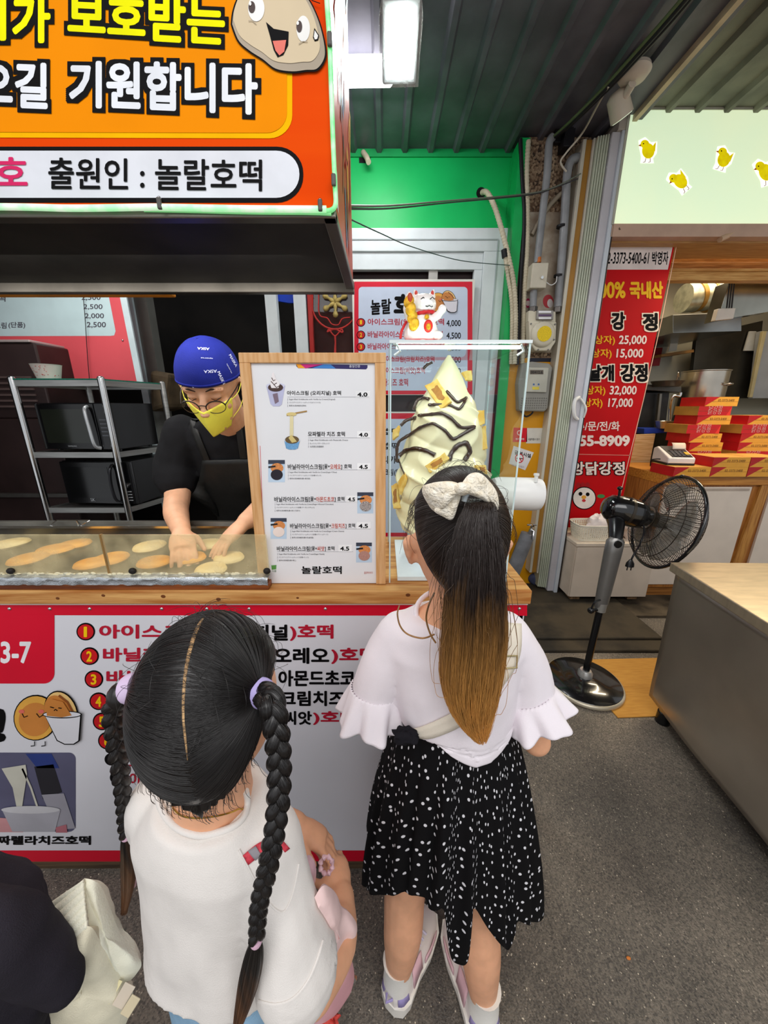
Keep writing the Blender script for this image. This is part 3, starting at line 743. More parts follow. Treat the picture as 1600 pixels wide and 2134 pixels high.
def entry(parts, price, pxr, y0, y1, ul, sub, sx, pric_y):
    P.begin('lettering')
    for t, a, b2, m in parts: qt(t, a, y0, b2, y1, m, 0.012)
    P.end()
    qr(ul[0], ul[2], ul[1], ul[2] + 2, GLN, 2, 'rule')
    P.begin('price_sticker')
    qr(pxr[0] - 14, pric_y[0] - 14, pxr[1] + 22, pric_y[1] + 12, M('#eeeeee', 0.3), 1, 'price_sticker')
    qt(price, pxr[0], pric_y[0], pxr[1], pric_y[1], BLACKINK, 0.03, 3); P.end()
    for i, (t, wdt) in enumerate(sub):
        yy = ul[2] + 14 + i * 26; P.begin('small_print')
        qt(t, sx + 12, yy, sx + 12 + wdt, yy + 15, M('#4a4a50', 0.5), 0.0, 3, 'small_print'); qr(sx, yy - 2, sx + 2.5, yy + 17, GLN, 2, 'rule'); P.end()
K = BLACKINK
entry([('아이스크림 (오리지널) 호떡', 388, 832, K)], '4.0', (966, 1050), 452, 494, (390, 1066, 502), [('Sugar-filled Griddlecake with Vanilla Ice Cream(Original)', 380), ('バニラアイスクリームホットク(オリジナル)', 260), ('香草冰淇淋糖饼(原味)', 142)], 392, (466, 500))
entry([('모짜렐라 치즈 호떡', 560, 864, K)], '4.0', (978, 1054), 788, 828, (562, 1070, 838), [('Sugar-filled Griddlecake with Mozzarella Cheese', 314), ('モッツァレラチーズホットク', 162), ('马苏里拉奶酪糖饼', 114)], 563, (798, 830))
entry([('바닐라아이스크림 ', 394, 676, K), ('[꿀+', 684, 740, K), ('오레오', 742, 830, RINK), ('] 호떡', 832, 918, K)], '4.5', (980, 1052), 1056, 1098, (394, 1076, 1102), [('Sugar-filled Griddlecake with Vanilla Ice Cream(Sugar+Oreo)', 390), ('バニラアイスクリームホットク(砂糖+オレオ)', 262), ('香草冰淇淋糖饼(糖+奥利奥)', 172)], 396, (1062, 1096))
entry([('바닐라아이스크림 ', 283, 562, K), ('[꿀+', 570, 626, K), ('아몬드초코', 628, 776, RINK), ('] 호떡', 778, 860, K)], '4.5', (888, 948), 1324, 1366, (284, 962, 1366), [('Sugar-filled Griddlecake with Vanilla Ice Cream(Sugar+Almond Chocolate)', 470), ('バニラアイスクリームホットク(砂糖+アーモンドチョコ)', 314), ('香草冰淇淋糖饼(糖+杏仁巧克力)', 196)], 288, (1330, 1362))
entry([('바닐라아이스크림 ', 412, 686, K), ('[꿀+', 694, 750, K), ('크림치즈', 752, 866, RINK), ('] 호떡', 868, 948, K)], '4.5', (976, 1054), 1544, 1584, (414, 1076, 1588), [('Sugar-filled Griddlecake with Vanilla Ice Cream(Sugar+Cream Cheese)', 430), ('バニラアイスクリームホットク(砂糖+クリームチーズ)', 298), ('香草冰淇淋糖饼(糖+奶油奶酪)', 178)], 416, (1548, 1582))
entry([('바닐라아이스크림 ', 304, 574, K), ('[꿀+', 582, 634, K), ('씨앗', 636, 696, RINK), ('] 호떡', 698, 778, K)], '4.5', (824, 900), 1732, 1772, (306, 932, 1776), [('Sugar-filled Griddlecake with Vanilla Ice Cream(Sugar+Seeds)', 376), ('バニラアイスクリームホットク(砂糖+ナッツ)', 246), ('香草冰淇淋糖饼(糖+果仁)', 142)], 308, (1734, 1768))
qt('놀랄호떡', 506, 1896, 838, 1960, K, 0.022)
qt('꿀호떡이야기', 1022, 1940, 1092, 1960, M('#b5432a', 0.5), 0.0)
P.begin('certificate_logo'); qp([(258, 1890), (300, 1886), (298, 1922), (262, 1925)], M('#5d9a4a', 0.5), 2); qt('식품', 264, 1928, 300, 1944, M('#4a7a4a', 0.5), 0.0); P.end()
# dessert photographs printed on it
CUP = M('#b9bad6', 0.4); CHOC = M('#4a342f', 0.4, 0, 0.2, 900); ICEC = M('#efe8e8', 0.4); PANC = M('#d68a4e', 0.4, 0, 0.12, 500); PINKC = M('#e6c9ae', 0.4)
P.begin('dessert_photo')
qp([(216, 410), (372, 410), (345, 565), (325, 580), (275, 580), (252, 560)], CUP, 2); qe(294, 410, 78, 22, M('#cfd0e4', 0.4), 3)
qe(294, 425, 62, 34, CHOC, 4); qp([(250, 400), (265, 310), (278, 300), (300, 360), (330, 395), (318, 430), (260, 430)], ICEC, 5)
for a in ((262, 345, 292, 362), (258, 375, 305, 388), (280, 400, 325, 412)): P.line([q(a[0], a[1]), q((a[0] + a[2]) / 2, a[1] + 26), q(a[2], a[3])], 1.6, CHOC, 6, 'printed_photo')
qp([(270, 480), (310, 470), (320, 540), (290, 560)], M('#7d6a78', 0.4), 4)
P.end(); P.begin('dessert_photo')
P.line([q(385, 655), q(440, 640), q(552, 620)], 3.2, M('#a5834f', 0.4), 3, 'printed_photo'); qe(425, 645, 42, 16, M('#d9c483', 0.4), 4)
qp([(412, 655), (440, 655), (440, 850), (410, 850)], M('#e2d6a8', 0.4), 4)
qp([(365, 860), (494, 860), (478, 925), (455, 936), (405, 936), (380, 925)], M('#6fa3cf', 0.4, 0, 0.15, 700), 3); qe(430, 858, 65, 24, M('#d6dce6', 0.4), 4); qe(430, 855, 57, 32, M('#6b5636', 0.4, 0, 0.2, 700), 5)
qp([(400, 840), (425, 815), (450, 845), (470, 870), (430, 880)], M('#d8c27c', 0.4), 6)
P.end()
def photo(x0, y0, x1, y1, low, bgd='#bcd0e2'):
    P.begin('dessert_photo'); qr(x0, y0, x1, y1, M(bgd, 0.35), 1); qr(x0, y0, x1, y0 + (y1 - y0) * 0.18, M('#3a3f4e', 0.4), 2)
    cx = (x0 + x1) / 2; hh = y1 - y0
    qe(cx + 4, y0 + hh * 0.36, (x1 - x0) * 0.38, hh * 0.22, PANC, 3); qe(cx + 2, y0 + hh * 0.66, (x1 - x0) * 0.36, hh * 0.24, low, 4)
    P.line([q(x0 + 2, y0 + hh * 0.32), q(cx - 8, y0 + hh * 0.28)], 3.4, M('#1d1d22', 0.4), 5, 'printed_photo'); P.end()
photo(233, 1022, 370, 1205, M('#26222a', 0.4)); photo(966, 1288, 1098, 1462, M('#3a2a2e', 0.4, 0, 0.3, 900, hex2='#d9cfc8')); photo(252, 1500, 384, 1672, M('#ead9cf', 0.4)); photo(956, 1702, 1086, 1866, M('#c9a092', 0.4, 0, 0.2, 1500, hex2='#8d5248'))
P.line([q(166, 905), q(190, 1560)], 0.8, REDV, 2, 'edge_line')
P.done()

# ================================================================ acrylic display case with the giant soft serve model
CX0, CX1, CY0, CY1, CZT = 0.014, 0.302, 0.806, 1.088, 1.548
case = thing('display_case', 'clear acrylic display case with a lit top on the counter', 'display case', ((CX0 + CX1) / 2, (CY0 + CY1) / 2, CT))
ac = glass('acrylic', (0.97, 0.99, 0.99), 1.35)
EDGE = M('#c9dcdc', 0.2, 0, 0.02)
t_ = 0.003
B().box((CX0, CY0, CT + 0.001), (CX1, CY0 + t_, CZT)).build('front_pane', ac, case)
B().box((CX0, CY1 - t_, CT + 0.001), (CX1, CY1, CZT)).build('back_pane', ac, case)
B().box((CX0, CY0 + t_, CT + 0.001), (CX0 + t_, CY1 - t_, CZT)).build('side_pane', ac, case)
B().box((CX1 - t_, CY0 + t_, CT + 0.001), (CX1, CY1 - t_, CZT)).build('side_pane', ac, case)
for x in (CX0, CX1):
    for y in (CY0, CY1): B().box((x - 0.0016, y - 0.0016, CT + 0.001), (x + 0.0016, y + 0.0016, CZT)).build('corner_edge', EDGE, case)
B().box((CX0 - 0.003, CY0 - 0.003, CZT), (CX1 + 0.003, CY1 + 0.003, CZT + 0.004)).build('lid', glass('acrylic_lid', (0.9, 0.96, 0.95), 1.45), case)
B().box((CX0 - 0.003, CY0 - 0.004, CZT - 0.001), (CX1 + 0.003, CY0 - 0.001, CZT + 0.005)).build('lid_edge', M('#e6efee', 0.2), case)
B().box((CX0 + 0.012, CY0 + 0.010, CZT - 0.008), (CX1 - 0.012, CY0 + 0.028, CZT - 0.003)).build('light_strip', M('#e8fff6', 0.3, emit=11), case)
for x in (CX0 + 0.012, CX1 - 0.016):
    B().tube([(x, CY0 + 0.008, CZT - 0.002), (x + 0.008, CY0 + 0.012, CZT - 0.014), (x - 0.004, CY0 + 0.014, CZT - 0.022)], 0.0025, 6).build('clip', WHITEP, case, smooth=True)
B().box((CX0 + 0.02, CY0 + 0.01, CT + 0.0012), (CX1 - 0.02, CY1 - 0.01, CT + 0.012)).build('base_board', M('#e9eef0', 0.4), case)
ice = thing('soft_serve_model', 'giant cream coloured soft serve model with chocolate drizzle inside the clear case', 'ice cream model', (0.160, 0.952, CT + 0.0125))
ICX, ICY = 0.160, 0.952
prof = [(1.095, 0.105), (1.12, 0.118), (1.16, 0.128), (1.20, 0.130), (1.235, 0.128), (1.27, 0.118), (1.31, 0.106), (1.35, 0.099), (1.39, 0.090), (1.42, 0.078), (1.45, 0.060), (1.48, 0.042), (1.505, 0.028), (1.525, 0.016), (1.542, 0.004)]
def irad0(z):
    if z <= prof[0][0]: return prof[0][1]
    for (a, r), (b2, s) in zip(prof, prof[1:]):
        if z <= b2: return r + (s - r) * (z - a) / (b2 - a)
    return 0.004
def irad(z, th):
    u = (1.56 - z) / 0.165 - th / (2 * math.pi) + 0.30
    fr_ = u - math.floor(u)
    bul = abs(math.sin(math.pi * fr_)) ** 0.6
    k = min(1.0, max(0.0, (1.545 - z) / 0.09))
    ph = 3.0 * (th + 9.0 * (z - 1.1) + 0.5 * math.sin(z * 40))
    rid = 1 - abs(math.sin(ph)) ** 0.8
    return irad0(z) * (1.0 - k * 0.11 + k * 0.11 * bul + k * 0.085 * (rid - 0.35))
def isurf(u, v):
    th = 2 * math.pi * u; z = 1.095 + (1.543 - 1.095) * v
    r = irad(z, th)
    return Vector((ICX + r * math.cos(th), ICY + r * math.sin(th), z))
ICM = M('#f6eec2', 0.38, 0, 0.01, 5, coat=0.3)
bi = B().grid(isurf, 120, 150, wrap=True); bi.add([(ICX, ICY, 1.543)], []); bi.build('cream_swirl', ICM, ice, smooth=True, angle=80)
B().lathe([(0.070, CT + 0.0125), (0.088, 1.06), (0.103, 1.1), (0.108, 1.104), (0.108, 1.112), (0.09, 1.112)], (ICX, ICY, 0), 40).build('cup', M('#d6e6f2', 0.35, 0, 0.1, 26, hex2='#7fb2dc'), ice, smooth=True)
def ipoint(px, py, lift=0.0):
    Yp = ICY - 0.09; p = None
    for _ in range(12):
        p = onY(px, py, Yp); dx = p.x - ICX; th = math.atan2(Yp - ICY, dx); R = irad(p.z, th)
        if abs(dx) < R * 0.97: Yn = ICY - math.sqrt(R * R - dx * dx)
        else: Yn = ICY - 0.2 * R
        Yp = Yp * 0.4 + Yn * 0.6
    d = (p - Vector((ICX, ICY, p.z)))
    return p + d.normalized() * lift
q3 = lambda x, y: (720 + x * 0.314, 570 + y * 0.314)
CHO = M('#3d2416', 0.25, 0, 0.1, coat=0.5)
for pts, r in (([(455, 905), (480, 840), (520, 825), (560, 834)], .004), ([(555, 872), (620, 868), (690, 872), (750, 902), (770, 880), (805, 818), (740, 860), (670, 780)], .0036), ([(370, 1010), (405, 975), (470, 957)], .004),
               ([(490, 942), (540, 938), (640, 925), (700, 960), (760, 1025), (865, 1015), (800, 1050), (710, 1105), (660, 1040), (580, 990), (500, 1020), (430, 1070), (360, 1112), (345, 1160), (345, 1250)], .0042),
               ([(360, 1210), (400, 1175), (470, 1160), (540, 1175), (595, 1205)], .0055), ([(685, 1240), (700, 1190), (740, 1140), (800, 1120), (825, 1180), (785, 1240)], .006), ([(520, 632), (550, 602), (580, 590)], .0034), ([(355, 1230), (380, 1300), (405, 1350), (380, 1400)], .002)):
    pp = []
    for (a, c), (d, e) in zip(pts, pts[1:]):
        for k in range(6): pp.append(ipoint(*q3(a + (d - a) * k / 6, c + (e - c) * k / 6), 0.002))
    pp.append(ipoint(*q3(*pts[-1]), 0.002))
    for _ in range(2): pp = [pp[0]] + [(pp[i - 1] + pp[i] * 2 + pp[i + 1]) / 4 for i in range(1, len(pp) - 1)] + [pp[-1]]
    B().tube(pp, [r * (0.85 + 0.3 * random.random()) for _ in pp], 8).build('chocolate_drizzle', CHO, ice, smooth=True)
CHIP = M('#efd27a', 0.55, 0, 0.05, 40, 0.2, hex2='#e3b14a'); CHB = M('#b57a35', 0.6, 0, 0.1, 60)
for qd, br in (([(525, 752), (612, 702), (705, 855), (632, 905)], 1), ([(530, 1280), (655, 1190), (692, 1232), (562, 1325)], 1), ([(772, 652), (834, 648), (836, 712), (800, 708)], 0), ([(862, 912), (914, 906), (920, 1000), (880, 1010)], 0), ([(895, 1035), (925, 1010), (938, 1165), (905, 1170)], 0),
               ([(316, 1040), (358, 1010), (350, 1080), (318, 1105)], 0), ([(306, 1410), (350, 1385), (362, 1560), (322, 1560)], 1), ([(352, 1385), (400, 1320), (402, 1375), (365, 1470)], 0), ([(858, 1272), (925, 1272), (935, 1330), (880, 1330)], 1)):
    cc = (sum(a for a, _ in qd) / 4, sum(b2 for _, b2 in qd) / 4)
    base = ipoint(*q3(*cc), 0.004); pl = Plane(base, (1, 0, 0), (0, 0, 1))
    nrm = base - Vector((ICX, ICY, base.z)); nrm.z = 0.03; nrm.normalize(); uu = Vector((0, 0, 1)).cross(nrm).normalized(); pl = Plane(base, uu, nrm.cross(uu))
    if abs(pl.N.dot(ray(*q3(*cc)).normalized())) < 0.35:
        nn = (nrm - ray(*q3(*cc)).normalized()).normalized(); uu = Vector((0, 0, 1)).cross(nn).normalized(); pl = Plane(base, uu, nn.cross(uu))
    uv = [pl.px(*q3(*p)) for p in qd]
    wv = []
    for i in range(4):
        a, c = Vector(uv[i]), Vector(uv[(i + 1) % 4])
        for k in range(4): wv.append(tuple(a + (c - a) * k / 4 + Vector((random.uniform(-.0015, .0015), random.uniform(-.0015, .0015)))))
    b = B().prism(wv, pl, -0.004, 0.004)
    ch = b.build('biscuit_chip', CHIP, ice, bevel=0.0015)
    if br:
        m_ = Vector((sum(a for a, _ in uv) / 4, sum(c for _, c in uv) / 4))
        B().prism([tuple(m_ + (Vector(p) - m_) * (0.4 + 0.2 * random.random())) for p in wv], pl, 0.0042, 0.005).build('toasted_spot', CHB, ch)

# ================================================================ lucky cat on a red cushion on the case
LCZ = CZT + 0.0045
cat_ = thing('lucky_cat', 'white ceramic beckoning cat holding gold coins on top of the display case', 'figurine', (0.085, 0.90, LCZ + 0.012))
cu = B()
cu.lathe([(0.001, 0.0), (0.050, 0.0), (0.058, 0.004), (0.058, 0.008), (0.050, 0.012), (0.001, 0.0125)], (0.085, 0.90, LCZ), 36, sy=0.72)
cus = cu.build('cushion', M('#d81f26', 0.5, 0, 0.05), smooth=True, label='flat red cushion with pale tufts under the beckoning cat', cat='cushion')
for dx in (-0.055, 0.0, 0.05):
    B().ball((0.085 + dx, 0.90 - 0.040 * (1 if dx == 0 else 0.3), LCZ + 0.006), (0.010, 0.006, 0.005), 10, 6).build('tuft', M('#e9ded8', 0.5), cus, smooth=True)
b = B(); c0 = Vector((0.085, 0.90, LCZ + 0.0125))
cw = M('#efe9e4', 0.22, 0, 0.02, coat=0.4)
b.lathe([(0.001, 0), (0.034, 0.0), (0.040, 0.010), (0.039, 0.022), (0.032, 0.040), (0.024, 0.054), (0.02, 0.06)], c0, 28, sy=0.85)
b.ball(c0 + Vector((0.004, -0.002, 0.075)), (0.028, 0.025, 0.023), 20, 14)
b.tube([c0 + Vector((-0.024, -0.006, 0.045)), c0 + Vector((-0.032, -0.012, 0.065)), c0 + Vector((-0.028, -0.014, 0.088)), c0 + Vector((-0.024, -0.016, 0.094))], [0.012, 0.0115, 0.011, 0.008], 12)
b.tube([c0 + Vector((0.022, -0.006, 0.046)), c0 + Vector((0.036, -0.014, 0.052)), c0 + Vector((0.042, -0.020, 0.060))], [0.010, 0.009, 0.008], 12); b.ball(c0 + Vector((0.043, -0.021, 0.062)), 0.0095, 12, 8)
b.ball(c0 + Vector((0.034, -0.018, 0.010)), (0.014, 0.016, 0.010), 12, 8)
for s in (-1, 1):
    e = c0 + Vector((0.004 + s * 0.017, 0.0, 0.092)); b.tube([e, e + Vector((s * 0.005, 0, 0.015))], [0.010, 0.001], 10)
body = b.build('body', cw, cat_, remesh=0.0014, smoothit=4, smooth=True)
fp = c0 + Vector((0.010, -0.0275, 0.075))
fb = B()
for s in (-1, 1): fb.tube([fp + Vector((s * 0.010 - 0.005, 0.003, 0.006)), fp + Vector((s * 0.010, 0.0015, 0.0095)), fp + Vector((s * 0.010 + 0.005, 0.004, 0.006))], 0.0009, 6)
fb.tube([fp + Vector((-0.005, 0.003, -0.007)), fp + Vector((0, 0.001, -0.009)), fp + Vector((0.004, 0.002, -0.0065)), fp + Vector((0.008, 0.003, -0.009)), fp + Vector((0.012, 0.006, -0.007))], 0.0008, 6)
for k in range(3): fb.tube([fp + Vector((-0.020, 0.011, -0.004 - 0.004 * k)), fp + Vector((-0.012, 0.0055, -0.003 - 0.003 * k))], 0.0006, 5)
fb.build('painted_face', BLACKINK, cat_)
B().tube([c0 + Vector((0.003 + 0.0245 * math.cos(t), -0.001 + 0.0215 * math.sin(t), 0.056 + 0.003 * math.cos(t))) for t in [2 * math.pi * i / 28 for i in range(28)]], [0.0042 if i % 2 else 0.0032 for i in range(28)], 8, closed=True).build('collar', M('#cc1f26', 0.4), cat_, smooth=True)
gold = M('#e0a91a', 0.3, 0.3, 0.15, 90, 0.3)
gb = B()
for k in range(4): gb.ball(c0 + Vector((-0.031 + 0.004 * k, -0.028 - 0.003 * (k % 2), 0.075 - 0.015 * k)), (0.011, 0.005, 0.014), 12, 8, Euler((0, 0.4, 0)).to_matrix())
gb.build('gold_coins', gold, cat_, smooth=True)
B().ball(c0 + Vector((-0.029, -0.031, 0.082)), (0.006, 0.004, 0.010), 10, 6).build('red_mark', M('#b8452a', 0.4), cat_, smooth=True)
B().ball(c0 + Vector((0.012, -0.0345, 0.026)), (0.010, 0.005, 0.013), 14, 8).build('pouch', M('#cf2b20', 0.4), cat_, smooth=True)
B().ball(c0 + Vector((0.012, -0.039, 0.024)), (0.005, 0.002, 0.007), 10, 6).build('pouch_emblem', gold, cat_, smooth=True)
B().ball(c0 + Vector((0.009, -0.027, 0.046)), 0.0055, 12, 8).build('bell', gold, cat_, smooth=True)
B().tube(spline([c0 + Vector(p) for p in ((-0.030, -0.002, 0.050), (-0.038, -0.010, 0.034), (-0.046, -0.016, 0.018), (-0.048, -0.018, 0.004))], 6), 0.003, 8).build('red_cord', M('#c4262a', 0.5), cat_, smooth=True)
for s in (-1, 1):
    e = c0 + Vector((0.004 + s * 0.018, -0.006, 0.097)); B().ball(e, (0.0035, 0.003, 0.006), 8, 6).build('inner_ear', M('#c9453a', 0.5), cat_, smooth=True)
# ================================================================ signs and door things behind the stall
SY = 2.69
msg = thing('wall_menu_sign', 'red bordered wall menu sign with numbered ice cream prices hung on the white door frame', 'sign', (0.2, SY, 1.5))
pm = front(SY)
x0, _, z1 = onY(733, 582, SY); x1, _, z0 = onY(980, 823, SY)
x1 = onY(990, 582, SY).x
sgp = B().box((x0, SY, z0), (x1, SY + 0.015, z1)).build('sign_board', M('#dfe0d4', 0.4, 0, 0.02), msg)
P = Print(sgp, pm, 0.0008)
P.rect(738, 587, 984, 822, REDV, 1, 'red_border')
BLU = M('#c3d0e2', 0.4, 0, 0.02)
P.rrect(747, 598, 974, 814, 8, BLU, 2, 'menu_field')
P.text('놀랄', 772, 625, 815, 657, BI, 3, 0.03, dy=-3); P.text('호떡', 820, 612, 895, 658, BI, 3, 0.06)
P.begin('pancake_drawing'); pancakes(P, 893, 607, 0.42, 3); P.end()
for i, (y, t, xr) in enumerate(((672, '아이스크림(오리지널)호떡', 925), (698, '바닐라아이스크림(오레오)호떡', 922), (723, '바닐라아이스크림(아몬드초코)호떡', 922), (749, '바닐라아이스크림(크림치즈)호떡', 905), (773, '바닐라아이스크림(씨앗)호떡', 885), (797, '모짜렐라치즈 호떡', 850))):
    P.begin('bullet'); P.ell(752, y, 9, 9, BLACKINK, 3, 'bullet'); P.ell(752, y, 7.5, 7.5, M('#c8141d', 0.4), 4, 'bullet'); P.text(str(i + 1), 749.5, y - 4.5, 754.5, y + 4.5, YEL, 5, 0.03, 'numeral'); P.end()
    P.text(t, 766, y - 8, xr, y + 8, DKRED, 3, 0.02)
for y, t in ((675, '4,000'), (701, '4,500'), (726, '4,500'), (751, '4,500'), (775, '4,500'), (799, '4,000')): P.text(t, 930, y - 8, 960, y + 7, BI, 3, 0.015)
P.done()
ms2 = thing('wall_menu_sign', 'second red bordered menu sign below the first, seen through the display case', 'sign', (0.2, SY, 0.9))
z1 = onY(800, 858, SY).z; z0 = onY(800, 1120, SY).z
sg2 = B().box((x0 + 0.01, SY, z0), (x1 - 0.03, SY + 0.015, z1)).build('sign_board', M('#dfe0d4', 0.4, 0, 0.02), ms2)
P = Print(sg2, pm, 0.0008)
P.rect(742, 861, 970, 1118, REDV, 1, 'red_border'); P.rrect(750, 873, 962, 1110, 8, BLU, 2, 'menu_field')
for y, t, xr in ((900, '단팥호떡', 830), (930, '씨앗호떡', 830), (958, '아메리카노', 840), (985, '아이스크림(단품)', 850)):
    P.text(t, 766, y - 8, xr, y + 8, BI, 3, 0.02); P.text('2,500', 905, y - 7, 935, y + 7, BI, 3, 0.015)
P.done()
# knot ornament of gourds behind the glass
kn_ = thing('knot_ornament', 'red cord knot ornament with dried gourds in a star hanging behind the door glass', 'ornament', (-0.36, 2.745, 1.7))
qk = lambda x, y, Y=2.742: onY(540 + x * 0.1375, 590 + y * 0.1375, Y)
RC = M('#b8342e', 0.6)
B().tube([qk(1150 + 360 * math.cos(t), 280 + 420 * math.sin(t)) for t in [2 * math.pi * i / 40 for i in range(40)]], 0.006, 8, closed=True).build('cord_ring', RC, kn_, smooth=True)
cb = B()
cb.tube(spline([qk(*p) for p in ((890, 60), (900, 200), (900, 400), (930, 500), (1030, 530), (1100, 620), (1200, 630), (1260, 540), (1380, 520))], 6), 0.004, 8)
cb.tube(spline([qk(*p) for p in ((1030, 740), (1060, 700), (1100, 760), (1150, 800), (1200, 760), (1250, 700), (1260, 750), (1150, 700), (1030, 740))], 6), 0.005, 8)
cb.tube([qk(810, 60), qk(812, 1030)], 0.003, 6)
cb.build('cord_loops', RC, kn_, smooth=True)
B().tube([qk(1150, 800), qk(1155, 900), qk(1150, 1060)], [0.008, 0.006, 0.009], 8).build('tassel', RC, kn_, smooth=True)
GO = M('#b6a25e', 0.5, 0, 0.12, 30)
for k in range(6):
    a = math.radians(90 + 60 * k); d = Vector((math.cos(a), 0, -math.sin(a))); c = qk(1150, 290, 2.73)
    pp = [c + d * s for s in (0.003, 0.012, 0.026, 0.040, 0.050, 0.060, 0.074, 0.088, 0.094)]
    B().tube(pp, [0.003, 0.010, 0.0135, 0.010, 0.0075, 0.013, 0.019, 0.014, 0.004], 14).build('gourd', GO, kn_, smooth=True)
bb = B(); bb.prism([(-0.745, 2.128), (-0.66, 2.115), (-0.5, 2.115), (-0.5, 2.30), (-0.78, 2.30), (-0.78, 2.18)], front(2.80), 0, 0.02)
bb.build('blue_plastic_tub', M('#1546c8', 0.4), label='rounded blue plastic tub behind the pale door posts', cat='tub')

# ================================================================ pillar services: pipes, conduits, meters, stickers
def pipe(name, pts, r, mat, label, Y=PW - 0.03, cat='pipe', group=None, n=10, corr=False, k=6):
    pp = spline([onY(p[0], p[1], p[2] if len(p) > 2 else Y) for p in pts], k)
    if corr:
        dense = []
        for a, b2 in zip(pp, pp[1:]):
            m = max(2, int((b2 - a).length / 0.004))
            dense += [a + (b2 - a) * i / m for i in range(m)]
        pp = dense; rr = [r * (1.0 if (i // 2) % 2 else 0.86) for i in range(len(pp))]
    else: rr = [r] * len(pp)
    return B().tube(pp, rr, n).build(name, mat, smooth=True, label=label, cat=cat, group=group, angle=80)
CREAM = M('#c6bda3', 0.55, 0, 0.08); GREYP = M('#8f9193', 0.45, 0.1, 0.1); BLKC = M('#17161a', 0.5)
pipe('conduit', [(1004, 401, 2.74), (1015, 402, 2.68), (1030, 430, 2.63), (1045, 478, 2.61), (1058, 530, 2.6), (1070, 590, 2.6), (1074, 660, 2.6), (1072, 760, 2.6)], 0.016, CREAM, 'cream corrugated conduit curving out of the hole in the green wall', corr=True, cat='conduit')
pipe('conduit', [(1101, 293), (1097, 360), (1099, 440), (1098, 520), (1092, 620), (1088, 760)], 0.0155, CREAM, 'straight cream corrugated conduit running down the pillar beside the black cable', corr=True, cat='conduit')
pipe('conduit', [(1051, 525, 2.6), (1057, 570, 2.605), (1066, 640, 2.61), (1064, 760, 2.61)], 0.012, CREAM, 'short cream conduit with a black end at the pillar edge', corr=True, cat='conduit')
B().cyl(onY(1050, 520, 2.6), onY(1052, 537, 2.6), 0.018).build('conduit_end', BLKC, smooth=True, label='black taped conduit end at the green pillar edge', cat='conduit end')
pipe('cable', [(1084, 290), (1088, 380), (1092, 440), (1090, 510), (1083, 600), (1078, 760)], 0.012, BLKC, 'thick black cable running down the pebble pillar', cat='cable')
pipe('gas_pipe', [(1152, 285, 2.6), (1144, 300, 2.6), (1140, 360, 2.6), (1132, 430, 2.6), (1122, 520, 2.6), (1119, 548, 2.6)], 0.022, GREYP, 'grey pipe from the ceiling down to the cream junction box', k=8)
pipe('gas_pipe', [(1112, 600, 2.6), (1110, 648, 2.6)], 0.022, GREYP, 'short grey pipe between junction box and gas meter', k=4)
pipe('gas_pipe', [(1212, 331, 2.62), (1198, 330, 2.6), (1187, 340, 2.6), (1181, 370, 2.6), (1177, 440, 2.6), (1170, 540, 2.6), (1164, 610, 2.6), (1162, 648, 2.6)], 0.024, GREYP, 'grey elbow pipe right of the junction box down to the gas meter', k=8)
pipe('pipe_branch', [(1178, 398, 2.62), (1160, 412, 2.63), (1138, 438, 2.64), (1108, 490, 2.64)], 0.014, M('#9a8f7c', 0.6), 'thin grey branch pipe slanting across the pillar')
for px, py, L in ((1169, 472, 'black cable tie on the grey elbow pipe, upper one'), (1163, 575, 'black cable tie on the grey elbow pipe, lower one')):
    p = onY(px, py, 2.6); B().cyl(p - Vector((0, 0, 0.006)), p + Vector((0, 0, 0.006)), 0.027).build('cable_tie', BLKC, smooth=True, label=L, cat='cable tie')
# plaster patch on the pillar
pb = B(); zz0, zz1 = onY(1120, 735, PW).z, onY(1120, 443, PW).z
pb.prism([(onY(1072, 735, PW).x, zz0), (1.20, zz0), (1.23, zz1 - 0.02), (1.22, zz1), (onY(1074, 446, PW).x, zz1)], front(PW), 0.0005, 0.006)
pb.build('plaster_patch', M('#b8ad9c', 0.8, 0, 0.3, 9, 0.2, hex2='#94836f'), label='peeling white painted plaster patch on the pebble pillar', cat='plaster patch')
rf = random.Random(9)
jb = thing('junction_box', 'cream junction box with a knob on the grey pipe of the pillar', 'junction box', onY(1123, 600, 2.56))
a, c = onY(1110, 547, 2.55), onY(1138, 600, 2.55)
B().box((a.x, 2.55, c.z), (c.x, 2.63, a.z)).build('box_body', M('#cfc8b4', 0.45), jb, bevel=0.006)
B().cyl(onY(1130, 578, 2.55), onY(1130, 578, 2.535), 0.008).build('knob', CHROME, jb, smooth=True)
B().cyl(onY(1123, 547, 2.58), onY(1124, 536, 2.58), 0.012, 0.010).build('orange_cap', M('#c9702e', 0.5), jb, smooth=True)
B().tube(spline([onY(x, y, 2.58) for x, y in ((1138, 588), (1148, 594), (1158, 588), (1160, 576))], 5), 0.003, 6).build('lead', WHITEP, jb, smooth=True)
gm = thing('gas_meter', 'cream gas meter with a round yellow sticker on the pillar', 'gas meter', onY(1132, 735, 2.58))
MC = M('#d3ccb6', 0.4, 0, 0.04)
pmx = front(2.56)
def pxpoly(pts, pl): return [pl.px(*p) for p in pts]
B().prism(pxpoly([(1102, 668), (1160, 670), (1158, 712), (1146, 731), (1116, 731), (1104, 714)], pmx), pmx, -0.09, 0).build('meter_body', MC, gm, bevel=0.008)
B().prism(pxpoly([(1103, 646), (1160, 648), (1160, 672), (1102, 670)], pmx), pmx, -0.09, -0.012).build('meter_neck', MC, gm, bevel=0.006)
cM = onY(1131, 697, 2.555)
B().lathe([(0.001, 0.022), (0.060, 0.022), (0.074, 0.012), (0.078, -0.002)], (cM.x, 2.555, cM.z), 36, 'Y').build('meter_dome', MC, gm, smooth=True)
